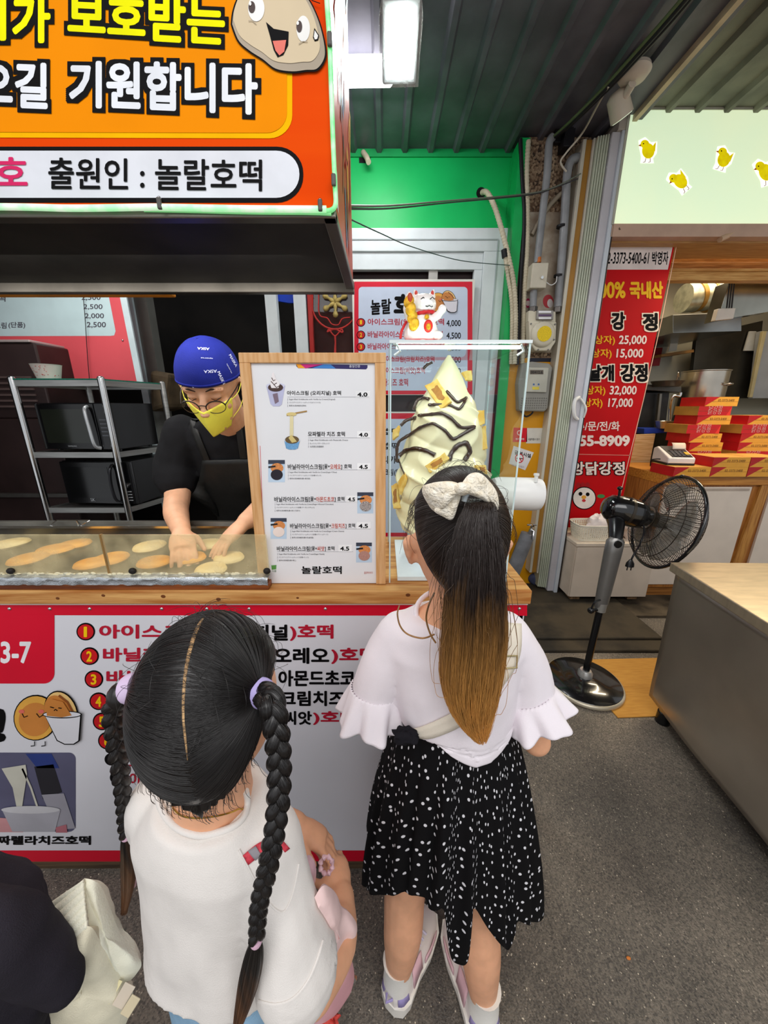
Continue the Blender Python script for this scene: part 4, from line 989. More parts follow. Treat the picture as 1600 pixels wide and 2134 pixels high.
B().lathe([(0.001, 0.0245), (0.046, 0.0245), (0.046, 0.022)], (cM.x, 2.555, cM.z), 32, 'Y').build('yellow_sticker', M('#e8c81a', 0.5, 0, 0.1, 200), gm)
B().prism(pxpoly([(1118, 647), (1152, 648), (1151, 667), (1117, 666)], pmx), pmx, -0.012, 0.012).build('dial_window', M('#8f8b86', 0.3), gm, bevel=0.003)
P = Print(gm, Plane((0, 2.547, 0), (1, 0, 0), (0, 0, 1)), 0.0008)
P.begin('dial_label'); P.rect(1122, 648, 1148, 652, M('#eeeef0', 0.4), 1); P.rect(1122, 655, 1149, 659, M('#5d4668', 0.4), 1); P.rect(1122, 661, 1148, 665, M('#eeeef0', 0.4), 1); P.end(); P.done()
for px, py in ((1106, 675), (1130, 671), (1156, 676), (1106, 710), (1154, 708), (1121, 729), (1142, 729)):
    p = onY(px, py, 2.558); B().cyl(p, p - Vector((0, 0.006, 0)), 0.005, n=8).build('bolt', STEELD, gm)
for px, py in ((1110, 645), (1162, 645)):
    p = onY(px, py, 2.6); B().cyl(p - Vector((0, 0, 0.02)), p + Vector((0, 0, 0.015)), 0.03, n=6).build('pipe_nut', STEELD, gm, bevel=0.003)
em = thing('electric_meter', 'grey electricity meter with digital display on the yellow wall', 'electric meter', onY(1125, 860, 2.6))
pe = front(2.575)
ER = M('#8f8d84', 0.35, 0, 0.04)
B().prism(pxpoly([(1088, 757), (1110, 753), (1146, 757), (1152, 766), (1147, 800), (1142, 850), (1136, 858), (1082, 857), (1080, 800)], pe), pe, -0.08, 0).build('meter_case', ER, em, bevel=0.012)
B().prism(pxpoly([(1100, 766), (1141, 767), (1136, 818), (1094, 817)], pe), pe, 0, 0.018).build('display_block', M('#b4b2a4', 0.35), em, bevel=0.003)
P = Print(em, Plane((0, 2.5565, 0), (1, 0, 0), (0, 0, 1)), 0.0008)
P.begin('meter_display'); P.rect(1104, 771, 1132, 780, M('#5d5346', 0.2), 1); P.text('00412.6', 1106, 773, 1130, 778.5, M('#1c1916', 0.4), 2, 0.02); P.end(); P.ell(1112, 801, 2, 2, M('#4a6a9a', 0.4), 1); P.ell(1122, 801, 2, 2, M('#4a6a9a', 0.4), 1); P.rect(1109, 806, 1123, 812, M('#d9c64a', 0.4), 1); P.done()
g_ = B()
for r in range(5):
    for c_ in range(12):
        p = onY(1088 + c_ * 4.6 - r * 0.6, 830 + r * 5, 2.5745); g_.ball(p, (0.005, 0.002, 0.005), 6, 4)
g_.build('vent_holes', M('#716f68', 0.5), em)
B().tube(spline([onY(x, y, 2.6) for x, y in ((1085, 856), (1095, 868), (1108, 862), (1112, 850))], 5), 0.006, 6).build('cable', BLKC, em, smooth=True)
def sticker(name, poly, mat, label, Y, texts=(), drawf=None):
    pl = front(Y); o = B().prism(pxpoly(poly, pl), pl, 0, 0.0012)
    o = o.build(name, mat, label=label, cat='sticker')
    P = Print(o, Plane((0, Y - 0.0012, 0), (1, 0, 0), (0, 0, 1)), 0.0005)
    for t, x0, y0, x1, y1, m, off, dy in texts: P.text(t, x0, y0, x1, y1, m, 1, off, dy=dy)
    if drawf: drawf(P)
    P.done(); return o
YW = PW - 0.0065
def d1(P): P.begin('round_emblem'); P.ell(1082, 902, 5, 5.5, M('#e0c8c4', 0.5), 1); P.ell(1082, 902, 3.2, 3.6, REDINK, 2); P.end()
sticker('red_sticker', [(1070, 891), (1098, 892), (1098, 921), (1068, 921)], REDINK, 'red square notice sticker on the yellow wall', YW, (('전기안전', 1074, 913, 1092, 917, WHITEP, 0.02, 0),), d1)
sticker('white_sticker', [(1098, 892), (1131, 892), (1128, 924), (1096, 924)], M('#d9d4c8', 0.5), 'pale square sticker beside the red one on the yellow wall', YW, (('서울특별시 중구', 1100, 913, 1124, 918, BI, 0.01, 0),))
def d2(P):
    P.begin('no_smoking_mark'); P.ell(1082, 955, 9, 10, REDINK, 1); P.ell(1082, 955, 7.2, 8, M('#e8e4e2', 0.5), 2); P.line([(1076, 955), (1089, 956)], 1.8, BI, 3); P.line([(1077, 948), (1087, 962)], 1.6, REDINK, 4); P.end()
o = sticker('no_smoking_sign', [(1070, 929), (1112, 943), (1094, 980), (1060, 966)], M('#e4e0de', 0.5), 'white pentagon no smoking sign on the yellow wall', YW, (('금연시설', 1072, 938, 1106, 947, BI, 0.03, 8), ('흡연시 과태료가 부과됩니다', 1066, 967, 1092, 972, M('#8d6a70', 0.5), 0.0, 4)), d2)
def d3(P): P.ell(1100, 632, 4.5, 5.5, M('#e0c8c4', 0.5), 1, 'round_emblem')
sticker('round_sticker', [(1100 + 9 * math.cos(i * .4), 632 + 10 * math.sin(i * .4)) for i in range(16)], M('#a8244e', 0.5), 'crimson round sticker on the pillar left of the meter pipe', PW - 0.0065, (), d3)
sticker('round_sticker', [(1142 + 11 * math.cos(i * .4), 628 + 14 * math.sin(i * .4)) for i in range(16)], M('#b4343a', 0.5), 'red and white round sticker between the two meter pipes', PW - 0.0065, (), lambda P: P.ell(1146, 632, 6, 9, M('#d8d0cc', 0.5), 1, 'round_emblem'))
# tap and lagged pipe
tp = thing('water_tap', 'chrome tap on top of a lagged grey standpipe by the yellow wall', 'tap', Vector((0.985, 2.5, 0.035)))
pt_ = onY(1103, 1112, 2.5)
B().tube([(0.97, 2.5, 0.036), (0.985, 2.5, 0.2), (pt_.x - 0.01, 2.5, pt_.z)], [0.056, 0.052, 0.050], 16).build('lagging', M('#77787c', 0.8, 0, 0.12, 12, 0.4), tp, smooth=True)
B().tube([pt_, pt_ + Vector((0.0, -0.02, 0.04)), pt_ + Vector((0.005, -0.05, 0.035)), pt_ + Vector((0.005, -0.065, -0.02))], [0.016, 0.017, 0.014, 0.012], 12).build('spout', CHROME, tp, smooth=True)
B().cyl(pt_ + Vector((0, -0.02, 0.04)), pt_ + Vector((0, -0.02, 0.075)), 0.008).tube([pt_ + Vector((-0.035, -0.02, 0.075)), pt_ + Vector((0.035, -0.02, 0.075))], 0.007, 8).tube([pt_ + Vector((0, -0.05, 0.075)), pt_ + Vector((0, 0.012, 0.075))], 0.007, 8).build('cross_handle', CHROME, tp, smooth=True)
B().ball(onZ(1118, 1208, 0.07) + Vector((0, 0, 0.01)), (0.07, 0.06, 0.055), 16, 10).build('cloth_bundle', M('#4d5472', 0.85, 0, 0.2, 10, 0.8), smooth=True, label='bundled blue grey cloth lying at the foot of the shutter', cat='cloth')
# white appliance on a stand beside the case
ap = thing('dispenser_stand', 'white cylindrical dispenser on a white jointed stand right of the display case', 'dispenser', Vector((0.41, 1.18, 0)))
hd = onY(1100, 1030, 1.18)
B().tube([(hd.x - 0.12, 1.18, hd.z + 0.004), (hd.x - 0.10, 1.18, hd.z + 0.004), (hd.x + 0.02, 1.18, hd.z), (hd.x + 0.038, 1.18, hd.z - 0.001), (hd.x + 0.044, 1.18, hd.z - 0.001)], [0.050, 0.055, 0.056, 0.052, 0.038], 24, flat=1.0).build('head', M('#eceae8', 0.3, 0, 0.02), ap, smooth=True)
B().cyl((hd.x + 0.008, 1.15, hd.z + 0.048), (hd.x + 0.008, 1.15, hd.z + 0.072), 0.006).cyl((hd.x + 0.008, 1.15, hd.z + 0.070), (hd.x + 0.008, 1.15, hd.z + 0.076), 0.009).build('button', WHITEP, ap, smooth=True)
B().box((0.375, 1.155, 1.02), (0.432, 1.205, hd.z - 0.04)).build('arm', M('#dfe0e2', 0.35), ap, bevel=0.008)
B().box((0.372, 1.158, 0.02), (0.420, 1.202, 1.03)).build('post', M('#d9dadd', 0.35), ap, bevel=0.006)
B().cyl((0.41, 1.156, 1.045), (0.41, 1.148, 1.045), 0.011).build('hinge_screw', M('#9a9a9c', 0.4, 0.5), ap, smooth=True)
B().lathe([(0.001, 0), (0.15, 0), (0.15, 0.012), (0.03, 0.022), (0.001, 0.022)], (0.40, 1.27, 0.0), 32).build('base', WHITEP, ap, smooth=True)
# wires strung across
def wire(pts, r, mat, label, k=8, cat='cable'):
    return B().tube(spline([onY(*p) for p in pts], k), r, 6).build('wire', mat, smooth=True, label=label, cat=cat)
wire([(722, 429, 1.22), (820, 428, 1.7), (940, 418, 2.2), (1090, 405, 2.57), (1150, 392, 2.57), (1210, 362, 2.57)], 0.0035, M('#6f7668', 0.6), 'grey wire strung from the orange sign across the green wall, upper of the pair')
wire([(722, 435, 1.22), (820, 434, 1.7), (940, 422, 2.2), (1090, 408, 2.575), (1140, 397, 2.575), (1205, 372, 2.575)], 0.0028, M('#3b3a3c', 0.6), 'dark wire strung from the orange sign across the green wall, lower of the pair')
wire([(728, 456, 1.21), (790, 485, 1.6), (860, 515, 2.1), (960, 543, 2.5), (1062, 553, 2.58)], 0.0022, M('#23443a', 0.6), 'thin dark green wire sagging below the pair towards the door frame')
wire([(1268, 180, 2.2), (1250, 210, 2.3), (1214, 276, 2.5), (1180, 318, 2.56), (1168, 338, 2.57), (1180, 358, 2.57)], 0.005, M('#c9c0ae', 0.5), 'cream wire drooping from the ceiling lamp to the grey elbow pipe')
for i, (dx, rr) in enumerate(((0, 0.012), (9, 0.010), (-8, 0.007))):
    pts = [Vector(onZ(1452 + dx, -30, CEILZ - 0.06)), Vector(onZ(1375 + dx, 60, CEILZ - 0.06)), Vector(onZ(1270 + dx * 0.7, 175, CEILZ - 0.07)), Vector(onZ(1195 + dx * 0.5, 250, CEILZ - 0.08)), Vector(onY(1154 + dx * 0.3, 286, 2.6))]
    B().tube(spline(pts, 8), rr, 8).build('ceiling_cable', M('#17171a' if i < 2 else '#5a6a44', 0.5), smooth=True, label=('thickest black cable along the dark ceiling towards the shutter', 'second black cable beside the thickest along the ceiling', 'thin green cable beside the black ceiling cables')[i], cat='cable')
B().box((1.03, 2.56, 2.86), (1.09, 2.64, 2.95)).box((0.99, 2.60, 2.90), (1.03, 2.63, 2.965)).build('cable_bracket', BLKC, label='black bracket holding the cables under the ceiling corner', cat='bracket', bevel=0.004)
B().tube([onY(757, 318, 2.76), onY(764, 328, 2.72), onY(768, 338, 2.70)], 0.016, 10).build('conduit_stub', CREAM, smooth=True, label='cream conduit stub poking out of the green wall top', cat='conduit')
B().box((onY(748, 325, GW).x, GW - 0.003, onY(750, 340, GW).z), (onY(772, 325, GW).x, GW + 0.001, onY(750, 326, GW).z)).build('wall_hole', DARK, label='small dark cut out in the green wall top', cat='hole')
B().lathe([(0.001, 0), (0.03, 0), (0.03, 0.003)], (onY(1002, 402, GW).x, GW, onY(1002, 402, GW).z), 16, 'Y').build('wall_hole', DARK, label='round dark hole where the cream conduit leaves the green wall', cat='hole')
# round white ceiling lamp at the shutter corner
cl = thing('ceiling_spotlight', 'white round spotlight with glowing face under the ceiling rail', 'spotlight', onZ(1310, 150, CEILZ - 0.03))
A_ = onZ(1322, 145, CEILZ - 0.03)
B().lathe([(0.001, 0.0), (0.065, 0.0), (0.07, -0.015), (0.055, -0.035), (0.001, -0.04)], A_, 32).build('base', M('#cbbfae', 0.4), cl, smooth=True)
hb = A_ + Vector((0.0, 0.09, -0.075)); dv = Vector((0.55, 0.25, -0.75)).normalized()
B().tube([hb - dv * 0.06, hb - dv * 0.04, hb + dv * 0.05], [0.025, 0.046, 0.05], 24).build('lamp_head', M('#c9bda9', 0.4), cl, smooth=True)
B().tube([hb + dv * 0.05, hb + dv * 0.053], [0.044, 0.043], 24).build('lamp_face', M('#d6e6c9', 0.3, emit=0.6), cl)
B().cyl(A_ + Vector((0, 0, -0.05)), hb, 0.018).build('neck', M('#cbbfae', 0.4), cl, smooth=True)
# flood lamp wrapped in plastic and the tube lamp behind it
fl = thing('flood_lamp', 'bright LED flood lamp wrapped in clear plastic hanging under the ceiling', 'flood lamp', onY(832, 100, 1.75))
fpx = front(1.75)
c_ = onY(834, 92, 1.75)
fN = Vector((0.05, -0.62, -0.78)).normalized(); fU = Vector((1, 0, 0)); fU = (fU - fN * fU.dot(fN)).normalized(); fV = fN.cross(fU)
fP = Plane(c_, fU, fV)
B().prism([(-0.066, -0.102), (0.066, -0.102), (0.066, 0.102), (-0.066, 0.102)], fP, -0.05, 0).build('housing', M('#9aa0a2', 0.4, 0.3), fl, bevel=0.008)
B().prism([(-0.052, -0.086), (0.052, -0.086), (0.052, 0.082), (-0.052, 0.082)], fP, 0.001, 0.003).build('lamp_face', M('#f2ffff', 0.3, emit=16), fl)
pw_ = B(); rr_ = random.Random(4)
def wrap(u, v):
    a = 2 * math.pi * u; sq = 1.0 / max(abs(math.cos(a)), abs(math.sin(a)))
    k = 1 - 0.75 * max(0, v - 0.45) / 0.55
    w_ = 0.076 * min(sq, 1.25) * k * (1 + 0.05 * mnoise.noise(Vector((u * 9, v * 4, 1)))); h_ = 0.03 + 0.03 * k
    return fP.pt(math.cos(a) * w_, 0.0 + (-0.118 + 0.36 * v) if False else (math.sin(a) * 0.02 + (-0.118 + 0.40 * v)), -0.03 + math.sin(a) * h_)
pw_.grid(wrap, 32, 14, wrap=True).build('plastic_wrap', glass('thin_plastic', (0.97, 0.97, 0.96), 1.3, 0.28, (0.8, 0.78, 0.75), 0.1), fl, smooth=True)
B().tube([fP.pt(0, 0.12, -0.03), fP.pt(0, 0.2, -0.03), (c_.x, c_.y + 0.02, CEILZ)], 0.012, 8).build('hanger', STEELD, fl, smooth=True)
def lamp(nm, loc, power, size, par, rot=(0, 0, 0), col=(1, 1, 1)):
    l = bpy.data.lights.new(nm, 'AREA'); l.size = size; l.energy = power; l.color = col
    o = bpy.data.objects.new(nm, l); COL.objects.link(o); o.location = loc; o.rotation_euler = rot; return o
lamp('flood_beam', fP.pt(0, 0, 0.02), 9, 0.12, fl, fN.to_track_quat('-Z', 'Y').to_euler() if False else (-fN).to_track_quat('Z', 'Y').to_euler(), (0.93, 1, 1))
tl = thing('tube_lamp', 'glowing white tube lamp on the ceiling behind the orange sign', 'tube lamp', onY(760, 140, 2.15))
a_, e_ = onY(660, 150, 2.15), onY(820, 148, 2.15)
B().tube([a_, e_ - Vector((0.015, 0, 0)), e_], [0.05, 0.05, 0.036], 18).build('diffuser', M('#f6f4ff', 0.3, emit=6.5), tl, smooth=True)
B().box((a_.x, 2.12, a_.z + 0.035), (e_.x - 0.06, 2.18, CEILZ - 0.02)).build('fixture', M('#c9cdd2', 0.4), tl, bevel=0.004)

lamp('tube_glow', ((a_.x + e_.x) / 2 + 0.1, 2.15, a_.z - 0.07), 5.5, 0.35, tl, (math.radians(28), 0, 0), (0.98, 0.98, 1))
# ================================================================ the rack with ovens in the stall
rk = thing('steel_rack', 'three tier steel pipe rack holding two black microwaves', 'rack', (-1.78, 2.3, 0))
for x, y in ((-2.055, 2.1), (-1.563, 2.1), (-1.463, 2.5), (-1.955, 2.5)):
    B().cyl((x, y, 0), (x, y, 1.575), 0.018).ball((x, y, 1.575), (0.018, 0.018, 0.012), 16, 6).build('post', CHROME if y < 2.2 else STEEL, rk, smooth=True)
for z, nm in ((1.545, 'top_shelf'), (1.15, 'middle_shelf'), (0.815, 'bottom_shelf')):
    b = B(); b.prism([(-2.055, 2.1), (-1.563, 2.1), (-1.463, 2.5), (-1.955, 2.5)], Plane((0, 0, z), (1, 0, 0), (0, 1, 0)), 0, 0.012)
    for (p, q2) in (((-2.055, 2.1), (-1.563, 2.1)), ((-1.563, 2.1), (-1.463, 2.5)), ((-1.955, 2.5), (-1.463, 2.5)), ((-2.055, 2.1), (-1.955, 2.5))):
        d = (Vector(q2) - Vector(p)).normalized(); n2 = Vector((-d.y, d.x)) * 0.008
        b.prism([tuple(Vector(p) - n2), tuple(Vector(q2) - n2), tuple(Vector(q2) + n2), tuple(Vector(p) + n2)], Plane((0, 0, z), (1, 0, 0), (0, 1, 0)), -0.012, 0.020)
    b.build(nm, STEEL, rk)
B().prism([(-2.05, 2.09), (-1.57, 2.09), (-1.465, 2.5), (-1.95, 2.5)], Plane((0, 0, 1.566), (1, 0, 0), (0, 1, 0)), 0, 0.007).build('green_mat', M('#12715c', 0.6, 0, 0.15, 120, 0.3), rk)
def microwave(loc, label, bright):
    t = thing('microwave_oven', label, 'microwave', loc, 'microwaves on the steel rack')
    x, y, z = loc; w_, d_, h_ = 0.225, 0.34, 0.275
    M4 = Matrix.Translation(Vector(loc)) @ Matrix.Rotation(math.radians(-4), 4, 'Z')
    B(M4).box((-w_, 0, 0.012), (w_, d_, h_)).build('case', M('#151517', 0.35, 0.2, 0.1), t, bevel=0.004)
    B(M4).box((-w_, -0.018, 0.014), (0.13, -0.001, h_ - 0.004)).build('door', M('#0c0c0e', 0.12, 0, 0.1), t, bevel=0.003)
    B(M4).box((-w_ + 0.03, -0.0195, 0.05), (0.075, -0.0182, h_ - 0.035)).build('door_window', M('#22261f' if bright else '#0e0f10', 0.08), t)
    B(M4).box((0.133, -0.016, 0.014), (w_, -0.001, h_ - 0.004)).build('control_panel', M('#0f0f12', 0.2), t, bevel=0.002)
    hp_ = [(0.098, -0.018, h_ - 0.02), (0.098, -0.042, h_ - 0.04), (0.105, -0.046, h_ * 0.5), (0.112, -0.042, 0.04), (0.125, -0.018, 0.022)] if bright else [(0.112, -0.018, h_ - 0.02), (0.110, -0.04, h_ - 0.05), (0.104, -0.046, h_ * 0.5), (0.110, -0.042, 0.05), (0.122, -0.018, 0.025)]
    B(M4).tube(spline(hp_, 6), 0.010 if bright else 0.008, 10).build('handle', M('#c9cdd0', 0.3, 0.6) if bright else M('#3a3a3e', 0.2, 0.6), t, smooth=True)
    bt = B(M4)
    if bright:
        for r in range(5): bt.box((0.15, -0.0175, 0.09 + r * 0.022), (0.205, -0.0162, 0.097 + r * 0.022))
        bt.build('buttons', M('#5d6066', 0.4), t)
    else:
        B(M4).lathe([(0.001, 0.014), (0.016, 0.014), (0.019, 0.0)], (0.178, -0.017, 0.13), 20, 'Y').build('dial', CHROME, t, smooth=True)
        for r in range(4): bt.box((0.158, -0.0175, 0.035 + r * 0.018), (0.2, -0.0162, 0.041 + r * 0.018))
        bt.build('buttons', M('#b9bcc0', 0.4), t)
    for sx in (-1, 1):
        for sy in (0.04, 0.30): B(M4).cyl((sx * 0.19, sy, 0), (sx * 0.19, sy, 0.013), 0.012, n=10).build('foot', BLACKP, t)
    pl = Plane(M4 @ Vector((0, -0.0185, 0)), M4.to_3x3() @ Vector((1, 0, 0)), (0, 0, 1))
    vs, fs, ax, bx, ay, by = text_mesh('SAMSUNG' if bright else 'SK', 0.0)
    b = B(); s_ = (0.055 if bright else 0.03) / (bx - ax)
    for ox in (-0.02, 0, 0.02): b.add([pl.pt(-0.075 + (v[0] - ax + ox) * s_, 0.028 + (v[1] - ay) * s_, 0.0015) for v in vs], fs)
    b.build('lettering', M('#c9cdd2', 0.4), t)
    return t
microwave((-1.775, 2.135, 1.1705), 'black microwave with a pale grey handle on the rack\'s middle shelf', True)
microwave((-1.735, 2.155, 0.8355), 'black microwave with a round dial on the rack\'s bottom shelf', False)
pc = thing('paper_cup', 'white paper cup with small red print on the rack\'s green mat', 'paper cup', (-1.87, 2.15, 1.573))
cxy = onY(102, 787, 2.15)
B().lathe([(0.001, 0), (0.052, 0), (0.069, 0.075), (0.071, 0.076), (0.066, 0.074), (0.05, 0.004), (0.001, 0.004)], (cxy.x, 2.15, 1.5735), 32).build('cup_wall', M('#dcd6cc', 0.5), pc, smooth=True)
dts = B()
for k in range(40):
    a = rf.uniform(math.pi, 2 * math.pi); h_ = rf.uniform(0.012, 0.066); r_ = 0.0523 + 0.017 * h_ / 0.075
    dts.ball((cxy.x + r_ * math.cos(a), 2.15 + r_ * math.sin(a), 1.5735 + h_), (0.0028, 0.0015, 0.002), 6, 4)
dts.build('printed_dots', M('#b5524e', 0.5), pc)
# big dark machine on the far left
mc = thing('dark_machine', 'large dark vented machine at the far left of the stall', 'machine', (-2.5, 2.6, 0))
B().box((-3.0, 2.36, 0), (-2.10, 2.85, 1.35)).box((-3.0, 2.38, 1.35), (-2.13, 2.85, 1.80)).build('cabinet', M('#3a2b2a', 0.35, 0.4, 0.15, 3), mc, bevel=0.01)
B().box((-3.0, 2.37, 1.80), (-2.15, 2.85, 1.815)).build('top_cover', M('#b7a9a6', 0.3, 0.4), mc, bevel=0.004)
for k in range(6): B().box((-2.6, 2.372, 1.42 + k * 0.035), (-2.2, 2.381, 1.432 + k * 0.035)).build('vent_slot', M('#5b4a47', 0.4, 0.3), mc)
B().box((-3.0, 2.335, 0.84), (-2.11, 2.36, 0.865)).build('ledge', STEELD, mc)
# left menu sign behind the rack
LY = 2.62
lm = thing('side_menu_sign', 'red menu sign with a pale price list behind the rack at the left', 'sign', (-2.4, LY, 1.7))
pl_ = front(LY)
lb = B().prism(pxpoly([(-700, 560), (238, 560), (286, 800), (-600, 800)], pl_), pl_, -0.012, 0).build('sign_board', M('#d4525a', 0.4, 0, 0.04, 3), lm)
B().prism(pxpoly([(238, 560), (252, 560), (298, 800), (286, 800)], pl_), pl_, -0.012, 0.001).build('white_edge', M('#c7d6da', 0.4), lm)
P = Print(lb, pl_, 0.0008)
P.poly([(-700, 560), (216, 560), (225, 608), (241, 690), (238, 699), (230, 700), (-650, 702)], M('#b9cfd2', 0.4, 0, 0.02), 1, 'price_field')
GT = M('#4a4852', 0.5)
for i, (t, x0, y0, x1, y1) in enumerate((('2,500', 166, 595, 203, 606), ('2,500', 170, 614, 210, 627), ('2,500', 174, 634, 214, 646), ('2,000', 177, 653, 217, 665), ('2,500', 181, 671, 221, 684))): P.text(t, x0, y0, x1, y1, GT, 2, 0.015)
P.text('단팥호떡', -60, 600, 22, 611, GT, 2, 0.02); P.text('씨앗호떡', -52, 616, 12, 629, GT, 2, 0.02); P.text('아이스크림', -50, 672, 14, 685, GT, 2, 0.02); P.text('(단품)', 18, 671, 53, 685, GT, 2, 0.02)
P.done()
p = onY(255, 709, LY - 0.004); B().ball(p, (0.006, 0.004, 0.006), 10, 6).build('screw', CHROME, lm, smooth=True)
B().tube(spline([onY(x, y, LY - 0.02) for x, y in ((172, 606), (177, 660), (182, 740), (187, 800))], 6), 0.002, 6).build('wire', BLKC, smooth=True, label='thin dark wire hanging in front of the left price list', cat='wire')
B().prism(pxpoly([(310, 770), (352, 778), (345, 850), (312, 860)], front(2.75)), front(2.75), -0.3, 0).build('flour_sack', M('#5a4c38', 0.8, 0, 0.25, 6, 0.4), bevel=0.03, label='dim brown flour sack stacked behind the rack', cat='sack')
# ================================================================ neighbour's shop: light box, banner, counter, boxes, kitchen
lbx = thing('light_box_sign', 'pale green glowing light box sign with yellow chicks over the shop', 'sign', (2.3, 2.55, 2.45))
def lbmat():
    m = M('#e2ebc2', 0.35, 0, 0.0, 1.2, emit=0.6, hex2='#d3e8c6')
    return m
lf = B().box((1.352, 2.50, 2.462), (3.6, 2.66, 2.992)).build('lit_panel', lbmat(), lbx)
B().box((1.352, 2.495, 2.985), (3.6, 2.67, 3.0)).box((1.34, 2.495, 2.455), (1.353, 2.67, 3.0)).build('frame', M('#b9b7a6', 0.4), lbx)
B().box((1.345, 2.50, 2.395), (3.6, 2.56, 2.46)).build('bottom_rail', M('#c5a590', 0.45, 0, 0.05), lbx)
P = Print(lf, front(2.50), 0.001)
CW, CY_ = M('#f4f8f2', 0.4, emit=0.75), M('#e8d200', 0.4, 0, 0.08, 30, emit=0.45)
for cx, cy, sx, rot in ((1348, 313, 1, 0), (1506, 330, 1, 0.3), (1414, 378, 1, -0.7), (1592, 358, 1.1, -0.3)):
    P.begin('chick_decal')
    def R(a, b2, c=math.cos(rot), s_=math.sin(rot)): return (cx + (a * c - b2 * s_) * sx, cy + (a * s_ + b2 * c) * sx)
    P.poly([R(-18, -20), R(-4, -27), R(8, -16), R(21, -18), R(20, 6), R(12, 18), R(14, 27), R(-14, 27), R(-12, 14), R(-16, -4)], CW, 1)
    P.ell(*R(2, 2), 13 * sx, 16 * sx, CY_, 2, rot=rot); P.ell(*R(-5, -12), 9 * sx, 9 * sx, CY_, 2.2)
    P.poly([R(8, -4), R(18, -17), R(16, 4)], CY_, 2.3)
    P.poly([R(-14, -12), R(-19, -9), R(-13, -7)], M('#d9743a', 0.5), 2.5); P.ell(*R(-8, -13), 1.4, 1.4, BI, 2.6)
    P.line([R(-3, 17), R(-5, 25), R(-9, 26)], 1.2, M('#b8783a', 0.5), 2.5); P.line([R(6, 17), R(6, 25), R(2, 26)], 1.2, M('#b8783a', 0.5), 2.5)
    P.end()
P.done()
B().tube([onY(1258 + 25, 483, 2.52), onY(1292, 476, 2.50)], 0.008, 8).build('clip', M('#6a5a4a', 0.5), lbx)
B().box((1.345, 2.56, 2.385), (3.6, 2.80, 2.40)).build('soffit_board', wood('#c49a63', '#a87a45', 0), label='pale wooden soffit board under the chick light box', cat='board')
pB = onY(1512, 492, 2.52)
B().tube([pB + Vector((0.05, 0, 0.02)), pB + Vector((-0.04, -0.01, -0.02))], 0.018, 8).build('lamp_holder', M('#c9a98a', 0.5), smooth=True, label='small slanted holder on the rail under the light box', cat='lamp holder')
BY = 2.62
bn = thing('price_banner', 'tall red chicken price banner beside the white shutter', 'banner', (1.6, BY, 0.52))
bx0, bx1 = 1.372, 1.822
bnr = B().prism([(bx0, 0.53), (1.80, 0.53), (bx1, 2.435), (bx0, 2.435)], front(BY), -0.008, 0).build('banner_sheet', M('#c2060f', 0.55, 0, 0.05, 2, spec=0.15), bn)
P = Print(bnr, front(BY), 0.0008)
P.begin('border_line'); P.line([(1413, 492), (1380, 660), (1340, 835), (1302, 990), (1288, 1050)], 1.6, M('#e8b9a0', 0.5), 1); P.end()
P.begin('seam_line'); P.line([(1180, 946), (1314, 949)], 1.6, M('#d9786a', 0.5), 1); P.end()
P.poly([(1250, 509), (1402, 511), (1391, 562), (1240, 562)], M('#e3d5cf', 0.5), 1, 'white_label')
P.text('02-3373-5400-61', 1257, 526, 1350, 550, BI, 2, 0.015, shear=3); P.text('박영자', 1357, 524, 1391, 552, BI, 2, 0.02, shear=2)
YB = M('#f0b800', 0.42); PKW = M('#f0dcd2', 0.42)
P.text('100%', 1236, 587, 1303, 622, YB, 2, 0.035); P.text('국내산', 1311, 586, 1381, 623, YB, 2, 0.05)
for t, a, b2, y0, y1 in (('강', 1273, 1302, 650, 688), ('정', 1338, 1370, 652, 690), ('날개', 1226, 1279, 760, 795), ('강정', 1292, 1349, 758, 796)):
    P.text(t, a, y0, b2, y1, BI, 3, 0.05, outline=M('#f2dfcb', 0.42), ow=0.07)
for t, a, b2, c, d, y0 in (('(1상자)', 1222, 1281, 1288, 1346, 699), ('(2상자)', 1216, 1274, 1283, 1339, 727), ('(1상자)', 1205, 1261, 1269, 1325, 804), ('(2상자)', 1200, 1255, 1266, 1317, 830)):
    P.text(t, a, y0, b2, y0 + 21, YB, 2, 0.02)
    P.text({699: '25,000', 727: '15,000', 804: '32,000', 830: '17,000'}[y0], c, y0, d, y0 + 21, PKW, 2, 0.025, shear=2)
P.text('주/문/전/화', 1200, 878, 1291, 898, PKW, 2, 0.02)
P.text('655-8909', 1190, 907, 1312, 930, PKW, 2, 0.045)
P.text('앙닭강정', 1190, 962, 1301, 990, PKW, 3, 0.03, outline=BI, ow=0.05)
P.begin('hen_drawing'); P.ell(1217, 1038, 25, 24, BI, 1); P.ell(1217, 1038, 23, 22, M('#ece4da', 0.42), 2); P.ell(1209, 1029, 4, 4, BI, 3); P.ell(1224, 1030, 4, 4, BI, 3); P.ell(1216, 1036, 5, 4, M('#e0a03a', 0.4), 3); P.ell(1216, 1043, 4, 3, M('#c4343a', 0.4), 3)
for a in (1205, 1214, 1224): P.ell(a, 1012, 5, 7, M('#a81018', 0.42), 0.6)
P.end(); P.ell(1252, 1034, 8, 4, M('#3f8a4a', 0.5), 1, 'leaf_mark'); P.done()
B().tube(spline([onY(1206, 828, 2.49), onY(1198, 834, 2.47), onY(1195, 850, 2.465), onY(1197, 868, 2.47), onY(1203, 874, 2.49)], 5), 0.012, 10).tube(spline([onY(1209, 830, 2.497), onY(1221, 850, 2.48), onY(1216, 870, 2.497)], 5), 0.006, 8).build('shutter_handle', M('#e4e4e2', 0.35), smooth=True, label='white D shaped handle on the shutter edge', cat='handle')
